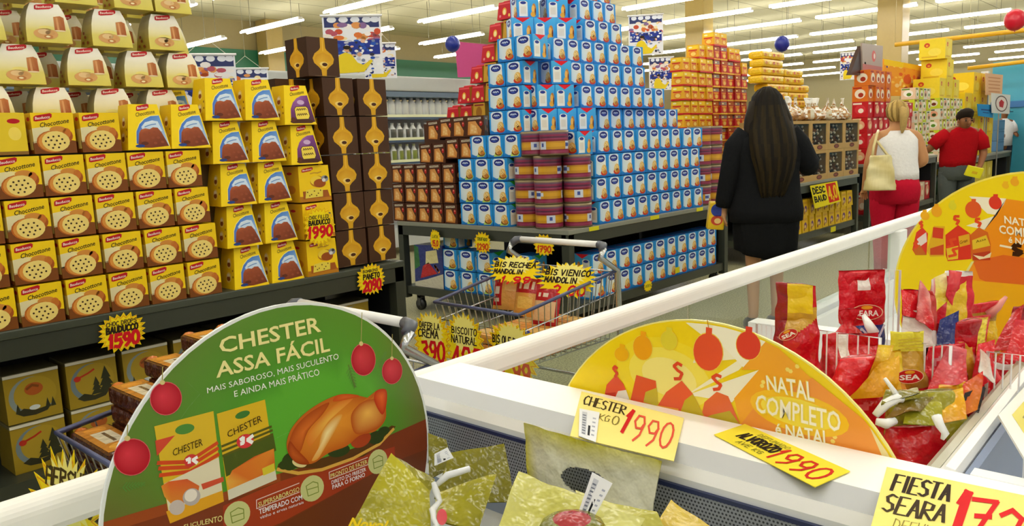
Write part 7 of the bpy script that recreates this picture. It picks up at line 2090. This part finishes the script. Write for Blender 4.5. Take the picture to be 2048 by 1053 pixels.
# ================================================================== people
def skin_body(name, verts, edges, radii, parent, m='skin', col='#c89878', sub=2):
    me = bpy.data.meshes.new(name)
    me.from_pydata(verts, edges, [])
    o = bpy.data.objects.new(name, me)
    COL.objects.link(o)
    o.parent = parent
    sk = o.modifiers.new('skin', 'SKIN')
    for i, r_ in enumerate(radii):
        v = me.skin_vertices[0].data[i]
        v.radius = r_ if isinstance(r_, tuple) else (r_, r_)
        v.use_root = (i == 0)
    sk.use_smooth_shade = True
    ss = o.modifiers.new('sub', 'SUBSURF'); ss.levels = sub; ss.render_levels = sub
    mm = M[m].copy(); mm.name = name+'_tone'
    for n in mm.node_tree.nodes:
        if n.type == 'ATTRIBUTE':
            rgb = mm.node_tree.nodes.new('ShaderNodeRGB'); rgb.outputs[0].default_value = (*lin(col), 1)
            for l in list(n.outputs[0].links) + [l for l in mm.node_tree.links if l.from_node == n]:
                try: mm.node_tree.links.new(rgb.outputs[0], l.to_socket)
                except Exception: pass
            break
    me.materials.append(mm)
    return o
def hand(V, E, R, root, d, side, grip=.3, s=1.0):
    """palm plus five bent fingers; d = direction of the hand, side = thumb side"""
    d = Vector(d).normalized(); side = Vector(side).normalized(); nrm = d.cross(side).normalized()
    w = len(V); 
    P0 = Vector(V[root])
    palm = P0+d*.045*s; V.append(tuple(palm)); E.append((root, w)); R.append(.026*s)
    k2 = w+1; V.append(tuple(palm+d*.035*s)); E.append((w, k2)); R.append(.024*s)
    for i, (off, ln) in enumerate(((.028, .062), (.010, .072), (-.010, .068), (-.027, .052))):
        a = palm+d*.045*s+side*off*s; i0 = len(V)
        V.append(tuple(a)); E.append((k2, i0)); R.append(.0095*s)
        b_ = a+(d*(1-grip)+nrm*grip).normalized()*ln*.55*s; V.append(tuple(b_)); E.append((i0, i0+1)); R.append(.0088*s)
        c_ = b_+(d*(1-1.8*grip)+nrm*1.6*grip).normalized()*ln*.5*s; V.append(tuple(c_)); E.append((i0+1, i0+2)); R.append(.0075*s)
    i0 = len(V); a = palm+side*.036*s; V.append(tuple(a)); E.append((w, i0)); R.append(.011*s)
    b_ = a+(d*.7+side*.7+nrm*.3).normalized()*.035*s; V.append(tuple(b_)); E.append((i0, i0+1)); R.append(.010*s)
    c_ = b_+(d+nrm*.5).normalized()*.028*s; V.append(tuple(c_)); E.append((i0+1, i0+2)); R.append(.0085*s)
def sleeve(b, path, rs, col, n=14):
    b.tube(path, rs, col, n=n)
def head_mesh(b, c, r_, skin, face=1):
    """a head looking along +y*face"""
    c = Vector(c)
    b.loft([(c.x, c.y+face*.02, c.z-r_*1.15, r_*.36, r_*.40), (c.x, c.y+face*.022, c.z-r_*1.0, r_*.58, r_*.62), (c.x, c.y+face*.015, c.z-r_*.6, r_*.74, r_*.84), (c.x, c.y, c.z, r_*.80, r_*.98), (c.x, c.y, c.z+r_*.5, r_*.78, r_*.95), (c.x, c.y, c.z+r_*.9, r_*.52, r_*.62), (c.x, c.y, c.z+r_*1.1, r_*.16, r_*.2)], skin, n=18)
    for s in (-1, 1):
        b.ball((c.x+s*r_*.80, c.y, c.z-r_*.15), r_*.2, skin, 8, 6, sx=.4, sz=1.3)
# ---- woman in black, seen from behind (local frame: x right, y away from the shopper, z up)
RZ = YAW-math.pi/2
def person(label, x, y, rz):
    return thing('person', label, 'person', (x, y, 0), rz)
p1 = person('person with very long brown hair in black jacket and skirt seen from behind', 5.317, 2.388, RZ)
V = [(0, 0, .92), (0, .0, 1.08), (0, .0, 1.26), (0, -.01, 1.40), (0, .0, 1.47), (0, .02, 1.58), (0, .025, 1.665)]
E = [(0, 1), (1, 2), (2, 3), (3, 4), (4, 5), (5, 6)]
R = [(.15, .11), (.125, .10), (.14, .10), (.10, .07), .05, (.075, .085), (.06, .07)]
def limb(pts, rs, root):
    for k, (p, r_) in enumerate(zip(pts, rs)):
        V.append(p); E.append((root if k == 0 else len(V)-2, len(V)-1)); R.append(r_)
    return len(V)-1
e = limb([(-.17, 0, 1.385), (-.245, .01, 1.13), (-.285, .05, .90)], [.06, .042, .028], 3); hand(V, E, R, e, (-.05, .1, -1), (0, 1, 0), .25)
e = limb([(.17, 0, 1.385), (.275, -.02, 1.17), (.285, .20, 1.235)], [.06, .042, .028], 3); hand(V, E, R, e, (-.1, 1, .2), (-1, 0, .3), .3)
e = limb([(-.085, 0, .86), (-.09, .01, .48), (-.09, -.01, .09)], [.095, .055, .036], 0); limb([(-.09, .10, .04)], [.032], e)
e = limb([(.085, 0, .86), (.085, .03, .48), (.085, .02, .09)], [.095, .055, .036], 0); limb([(.085, .13, .04)], [.032], e)
skin_body('body', V, E, R, p1, col='#b98a62')
BLK = '#17181a'
b = MB()
b.loft([(0, .0, .78, .255, .17), (0, 0, .86, .26, .175), (0, 0, .98, .235, .165), (0, 0, 1.12, .225, .155), (0, -.005, 1.26, .235, .155), (0, -.005, 1.36, .225, .135), (0, 0, 1.42, .15, .10), (0, .01, 1.47, .075, .07)], BLK, n=26, amp=.012)
sleeve(b, [(-.14, -.005, 1.385), (-.215, 0, 1.30), (-.255, .005, 1.12), (-.285, .035, .95), (-.29, .05, .895)], [.085, .085, .072, .062, .06], BLK)
sleeve(b, [(.14, -.005, 1.385), (.215, -.005, 1.30), (.285, -.02, 1.165), (.305, .03, 1.15), (.30, .12, 1.20), (.287, .185, 1.23)], [.085, .085, .075, .07, .06, .052], BLK)
b.build('jacket', 'cloth', p1)
b = MB()
def hem(p, t, i):
    if i == 0: p.z += .045*math.sin(t*1.0-.9)
    return p+Vector((math.cos(t), math.sin(t), 0))*(.012*math.sin(7*t) if i < 3 else 0)
b.loft([(0, 0, .545, .215, .16), (0, 0, .60, .215, .165), (0, 0, .72, .225, .17), (0, 0, .86, .235, .165), (0, 0, .95, .20, .15)], '#131415', n=36, fx=hem, amp=.006)
b.build('skirt', 'cloth', p1)
b = MB()
hc_ = '#2c2418'
def strands(p, t, i):
    return p+Vector((math.cos(t), math.sin(t), 0))*(.006*math.sin(17*t+i*.6)+.004*math.sin(31*t))
def hcols(i, t):
    k = .5+.5*math.sin(13*t+.7*i)
    return mixc('#14100b', '#30260f' if i < 8 and math.sin(t) < 0 else '#1e1810', k*.8)
b.loft([(-.01, -.15, .955, .075, .014), (-.01, -.16, .99, .088, .02), (-.005, -.168, 1.06, .108, .03), (.0, -.165, 1.14, .128, .05), (.0, -.15, 1.23, .150, .07), (0, -.12, 1.32, .158, .09), (0, -.075, 1.42, .15, .10), (0, -.03, 1.50, .125, .115), (0, .0, 1.58, .108, .118), (0, .01, 1.645, .092, .105), (0, .012, 1.69, .055, .065), (0, .012, 1.71, .015, .02)], hc_, n=44, fx=strands, cols=hcols)
for s in (-1, 1):
    b.tube([(s*.08, .01, 1.60), (s*.115, -.02, 1.48), (s*.135, -.05, 1.36), (s*.15, -.06, 1.22)], [.045, .05, .045, .02], '#241d14', n=10)
b.build('hair', 'hair', p1)
for s, x in ((-1, -.09), (1, .085)):
    b = MB(); y0 = 0 if s < 0 else .03
    b.loft([(x, .05+y0, 0.003, .045, .115), (x, .05+y0, .03, .046, .118), (x, .035+y0, .06, .04, .09), (x, .0+y0, .085, .035, .045)], '#1c1a18', n=16); b.build('shoe', 'plastic', p1)
# thing she carries
def local(pt, o):
    x, y, rz = o.location.x, o.location.y, o.rotation_euler[2]
    c, s = math.cos(rz), math.sin(rz)
    return (x+pt[0]*c-pt[1]*s, y+pt[0]*s+pt[1]*c, pt[2])
b = MB(); b.rbox((-.06, -.03, -.10), (.06, .03, .10), .012, '#e0b818')
q = [(-.06, -.0305, -.1), (.06, -.0305, -.1), (.06, -.0305, .1), (-.06, -.0305, .1)]
b.aell(q, .5, .72, .42, .24, '#1f3a9a', 1); b.aell(q, .5, .35, .35, .18, '#c8442a', 1); b.aell(q, .55, .33, .2, .1, '#eec87a', 2)
o = b.build('snack_pack', 'foil_film'); o.location = local((-.335, .075, .825), p1); o.rotation_euler = (.1, .1, RZ)
tag(o, 'yellow and blue snack pack held in the hand of the person in black', 'snack')

# ---- woman in white top and red trousers
p2 = person('person in white tank top and red trousers with fair ponytail seen from behind', 7.585, 2.205, RZ-.1)
V = [(0, 0, .90), (0, 0, 1.04), (0, 0, 1.20), (0, -.01, 1.33), (0, .0, 1.40), (0, .02, 1.50), (0, .025, 1.58)]
E = [(0, 1), (1, 2), (2, 3), (3, 4), (4, 5), (5, 6)]
R = [(.16, .12), (.13, .105), (.14, .10), (.105, .07), .05, (.072, .082), (.058, .068)]
e = limb([(-.17, 0, 1.315), (-.235, .0, 1.07), (-.225, .10, .88)], [.058, .042, .029], 3); hand(V, E, R, e, (.1, .6, -.7), (1, .2, 0), .3)
e = limb([(.17, 0, 1.315), (.245, -.01, 1.08), (.235, .19, 1.03)], [.058, .045, .029], 3); hand(V, E, R, e, (-.3, 1, -.1), (-.6, 0, .8), .3)
e = limb([(-.085, 0, .84), (-.085, .01, .46), (-.085, -.01, .09)], [.10, .06, .04], 0); limb([(-.085, .10, .04)], [.034], e)
e = limb([(.085, 0, .84), (.085, .03, .46), (.085, .02, .09)], [.10, .06, .04], 0); limb([(.085, .13, .04)], [.034], e)
skin_body('body', V, E, R, p2, col='#c08a5c')
b = MB()
b.loft([(0, 0, .93, .205, .15), (0, 0, 1.0, .20, .15), (0, 0, 1.10, .183, .14), (0, 0, 1.20, .188, .14), (0, -.004, 1.28, .185, .132), (0, -.006, 1.33, .150, .105), (0, -.006, 1.365, .11, .085)], '#eceae8', n=26, amp=.008)
b.build('tank_top', 'cloth', p2)
b = MB()
b.loft([(0, 0, .72, .205, .15), (0, 0, .78, .215, .165), (0, -.01, .86, .212, .17), (0, 0, .94, .195, .15)], '#b8142e', n=28)
for s, dx in ((-1, .0), (1, .02)):
    b.tube([(s*.098, -.005, .84), (s*.10, .0, .68), (s*.092, .01+dx, .46), (s*.088, .0+dx, .25), (s*.085, -.005+dx, .08)], [.115, .11, .085, .075, .072], '#b8142e', n=18)
b.build('trousers', 'cloth', p2)
b = MB()
b.loft([(0, -.03, 1.445, .055, .05), (0, -.02, 1.49, .088, .09), (0, .0, 1.55, .092, .105), (0, .012, 1.605, .072, .085), (0, .012, 1.635, .02, .03)], '#a88a4a', n=24, fx=lambda p, t, i: p+Vector((math.cos(t), math.sin(t), 0))*(.004*math.sin(15*t)), cols=lambda i, t: mixc('#7a6030', '#c4a45e', .5+.5*math.sin(11*t)))
b.tube([(0, -.095, 1.555), (0, -.135, 1.545), (.005, -.145, 1.48), (.005, -.135, 1.40), (0, -.125, 1.34)], [.022, .032, .034, .028, .008], '#b4965a', n=12)
b.build('hair', 'hair', p2)
for s, x in ((-1, -.085), (1, .085)):
    y0 = 0 if s < 0 else .03
    b = MB(); b.loft([(x, .05+y0, 0.003, .043, .115), (x, .05+y0, .03, .044, .115), (x, .03+y0, .06, .04, .085), (x, 0+y0, .085, .036, .045)], '#3a2c22', n=16); b.build('shoe', 'plastic', p2)
hb = thing('handbag', 'cream shoulder handbag hanging at the left side of the person in white', 'bag', local((-.215, -.245, .86), p2), RZ-.15)
b = MB()
pillow(b, (0, 0, 0), (1, 0, 0), (0, 0, 1), (0, 1, 0), .27, .30, .13, lambda u, v: mixc('#c9b878', '#ded29c', .5+.5*math.sin(u*17+v*6)), prof=lambda v: (1-.35*v, max(.15, 1-.75*v)), seed=90, amp=.008)
b.build('pouch', 'plastic', hb)
b = MB(); b.tube([(-.07, 0, .29), (-.05, .03, .38), (-.0, .12, .48), (.035, .21, .512), (.02, .27, .46), (.03, .17, .40), (.07, .03, .29)], .011, '#cdbd84', n=8); b.build('strap', 'plastic', hb)

# ---- man in red shirt bending over the shelf, facing the shopper
p3 = person('person in red polo shirt looking down beside the yellow cartons', 10.62, 2.40, RZ+math.pi-.15)
# local frame here: he faces the shopper, so +y is toward the shopper after the turn
V = [(0, 0, .92), (0, .02, 1.06), (0, .06, 1.20), (0, .10, 1.30), (0, .15, 1.36), (0, .20, 1.42), (0, .215, 1.485)]
E = [(0, 1), (1, 2), (2, 3), (3, 4), (4, 5), (5, 6)]
R = [(.14, .10), (.14, .10), (.15, .10), (.11, .08), .055, (.076, .088), (.062, .072)]
e = limb([(.19, .09, 1.29), (.33, .08, 1.13), (.39, -.05, 1.05)], [.06, .046, .03], 3); hand(V, E, R, e, (.3, -1, 0), (0, 0, 1), .3)
e = limb([(-.19, .09, 1.29), (-.255, .10, 1.05), (-.17, .22, .90)], [.06, .046, .03], 3); hand(V, E, R, e, (.5, .6, -.5), (1, 0, .3), .35)
e = limb([(.09, 0, .86), (.09, .02, .47), (.09, -.01, .09)], [.10, .065, .042], 0); limb([(.09, .12, .04)], [.036], e)
e = limb([(-.09, 0, .86), (-.09, .02, .47), (-.09, -.01, .09)], [.10, .065, .042], 0); limb([(-.09, .12, .04)], [.036], e)
skin_body('body', V, E, R, p3, col='#8a5a38')
b = MB()
b.loft([(0, .0, .90, .195, .135), (0, .01, .98, .20, .145), (0, .03, 1.08, .205, .145), (0, .055, 1.18, .22, .145), (0, .085, 1.27, .22, .125), (0, .11, 1.33, .15, .10), (0, .13, 1.365, .08, .075)], '#a80f18', n=26, amp=.008)
sleeve(b, [(.15, .09, 1.29), (.235, .09, 1.235), (.315, .082, 1.15)], [.078, .078, .07], '#a80f18')
sleeve(b, [(-.15, .09, 1.29), (-.225, .095, 1.20), (-.248, .10, 1.10)], [.078, .078, .07], '#a80f18')
b.build('polo_shirt', 'cloth', p3)
b = MB()
b.loft([(0, 0, .74, .19, .14), (0, 0, .82, .20, .15), (0, 0, .93, .185, .135)], '#4c5250', n=24)
for s in (-1, 1): b.tube([(s*.095, 0, .84), (s*.10, .01, .66), (s*.095, .02, .46), (s*.09, .0, .25), (s*.09, -.01, .07)], [.105, .10, .085, .078, .076], '#4c5250', n=16)
b.build('trousers', 'cloth', p3)
b = MB()
head_c = Vector((0, .205, 1.455))
b.loft([(0, .15, 1.44, .082, .06), (0, .165, 1.49, .092, .085), (0, .195, 1.535, .085, .092), (0, .215, 1.565, .055, .06), (0, .22, 1.58, .015, .02)], '#2a221c', n=20)
b.build('hair', 'hair', p3)
for s in (-1, 1):
    b = MB(); b.ball((s*.032, .292, 1.435), .011, '#2a1a12', 8, 6, sy=.5); b.build('eye', 'skin', p3)
    b = MB(); b.ball((s*.032, .288, 1.455), .018, '#2a1e16', 8, 5, sy=.5, sz=.3); b.build('eyebrow', 'hair', p3)
    b = MB(); b.ball((s*.083, .205, 1.43), .02, '#8a5a38', 8, 6, sx=.4, sz=1.3); b.build('ear', 'skin', p3)
b = MB(); b.ball((0, .302, 1.41), .016, '#8a5a38', 8, 6, sz=1.3); b.build('nose', 'skin', p3)
b = MB(); b.ball((0, .288, 1.375), .02, '#6a3a2a', 8, 5, sy=.5, sz=.35); b.build('mouth', 'skin', p3)
for s in (-1, 1):
    b = MB(); b.loft([(s*.09, .05, 0.003, .045, .12), (s*.09, .05, .03, .046, .12), (s*.09, .03, .06, .042, .085), (s*.09, -.01, .085, .04, .05)], '#20201e', n=16); b.build('shoe', 'plastic', p3)
b = MB(); b.rbox((-.09, -.02, -.06), (.09, .02, .06), .006, '#e8e020'); b.arect([(-.08, -.0205, -.05), (.08, -.0205, -.05), (.08, -.0205, .05), (-.08, -.0205, .05)], .3, .3, .7, .6, '#d8b020', 1)
o = b.build('yellow_card_pack', 'printed_card'); o.location = local((-.075, .30, .845), p3); o.rotation_euler = (.25, .25, RZ)
tag(o, 'small bright yellow pack held by the person in red', 'box')

# ---- far staff member with cap behind the blue crates
p4 = person('person in white shirt and dark blue cap far behind the blue crates', *(20.654, 3.766, 1.505)[:2], RZ+math.pi)
V = [(0, 0, .92), (0, .0, 1.10), (0, 0, 1.28), (0, .0, 1.42), (0, 0, 1.48), (0, .03, 1.58), (0, .035, 1.66)]
E = [(0, 1), (1, 2), (2, 3), (3, 4), (4, 5), (5, 6)]
R = [(.14, .10), (.14, .10), (.15, .10), (.11, .07), .055, (.076, .088), (.062, .072)]
e = limb([(.18, 0, 1.40), (.25, .02, 1.15), (.18, .2, 1.10)], [.06, .046, .03], 3); hand(V, E, R, e, (-.3, 1, 0), (0, 0, 1), .3)
e = limb([(-.18, 0, 1.40), (-.25, .02, 1.15), (-.18, .2, 1.10)], [.06, .046, .03], 3); hand(V, E, R, e, (.3, 1, 0), (0, 0, 1), .3)
e = limb([(.09, 0, .86), (.09, .02, .47), (.09, -.01, .09)], [.10, .065, .042], 0); limb([(.09, .12, .04)], [.036], e)
e = limb([(-.09, 0, .86), (-.09, .02, .47), (-.09, -.01, .09)], [.10, .065, .042], 0); limb([(-.09, .12, .04)], [.036], e)
skin_body('body', V, E, R, p4, col='#8a5a3a')
b = MB(); b.loft([(0, 0, .88, .20, .14), (0, 0, 1.05, .20, .145), (0, 0, 1.25, .225, .15), (0, 0, 1.38, .215, .125), (0, 0, 1.44, .13, .09), (0, 0, 1.48, .07, .07)], '#eeeef0', n=20)
for s in (-1, 1): b.tube([(s*.15, 0, 1.39), (s*.22, .01, 1.30), (s*.25, .02, 1.18)], [.08, .075, .07], '#eeeef0', n=12)
b.build('shirt', 'cloth', p4)
b = MB()
for s in (-1, 1): b.tube([(s*.095, 0, .88), (s*.095, .02, .46), (s*.09, -.01, .05)], [.11, .085, .075], '#2a2e3a', n=12)
b.build('trousers', 'cloth', p4)
b = MB(); b.loft([(0, .03, 1.62, .094, .105), (0, .03, 1.67, .092, .10), (0, .03, 1.715, .06, .065), (0, .03, 1.725, .02, .02)], '#1c2440', n=16); b.box((-.07, .12, 1.615), (.07, .21, 1.63), '#1c2440'); b.build('cap', 'cloth', p4)
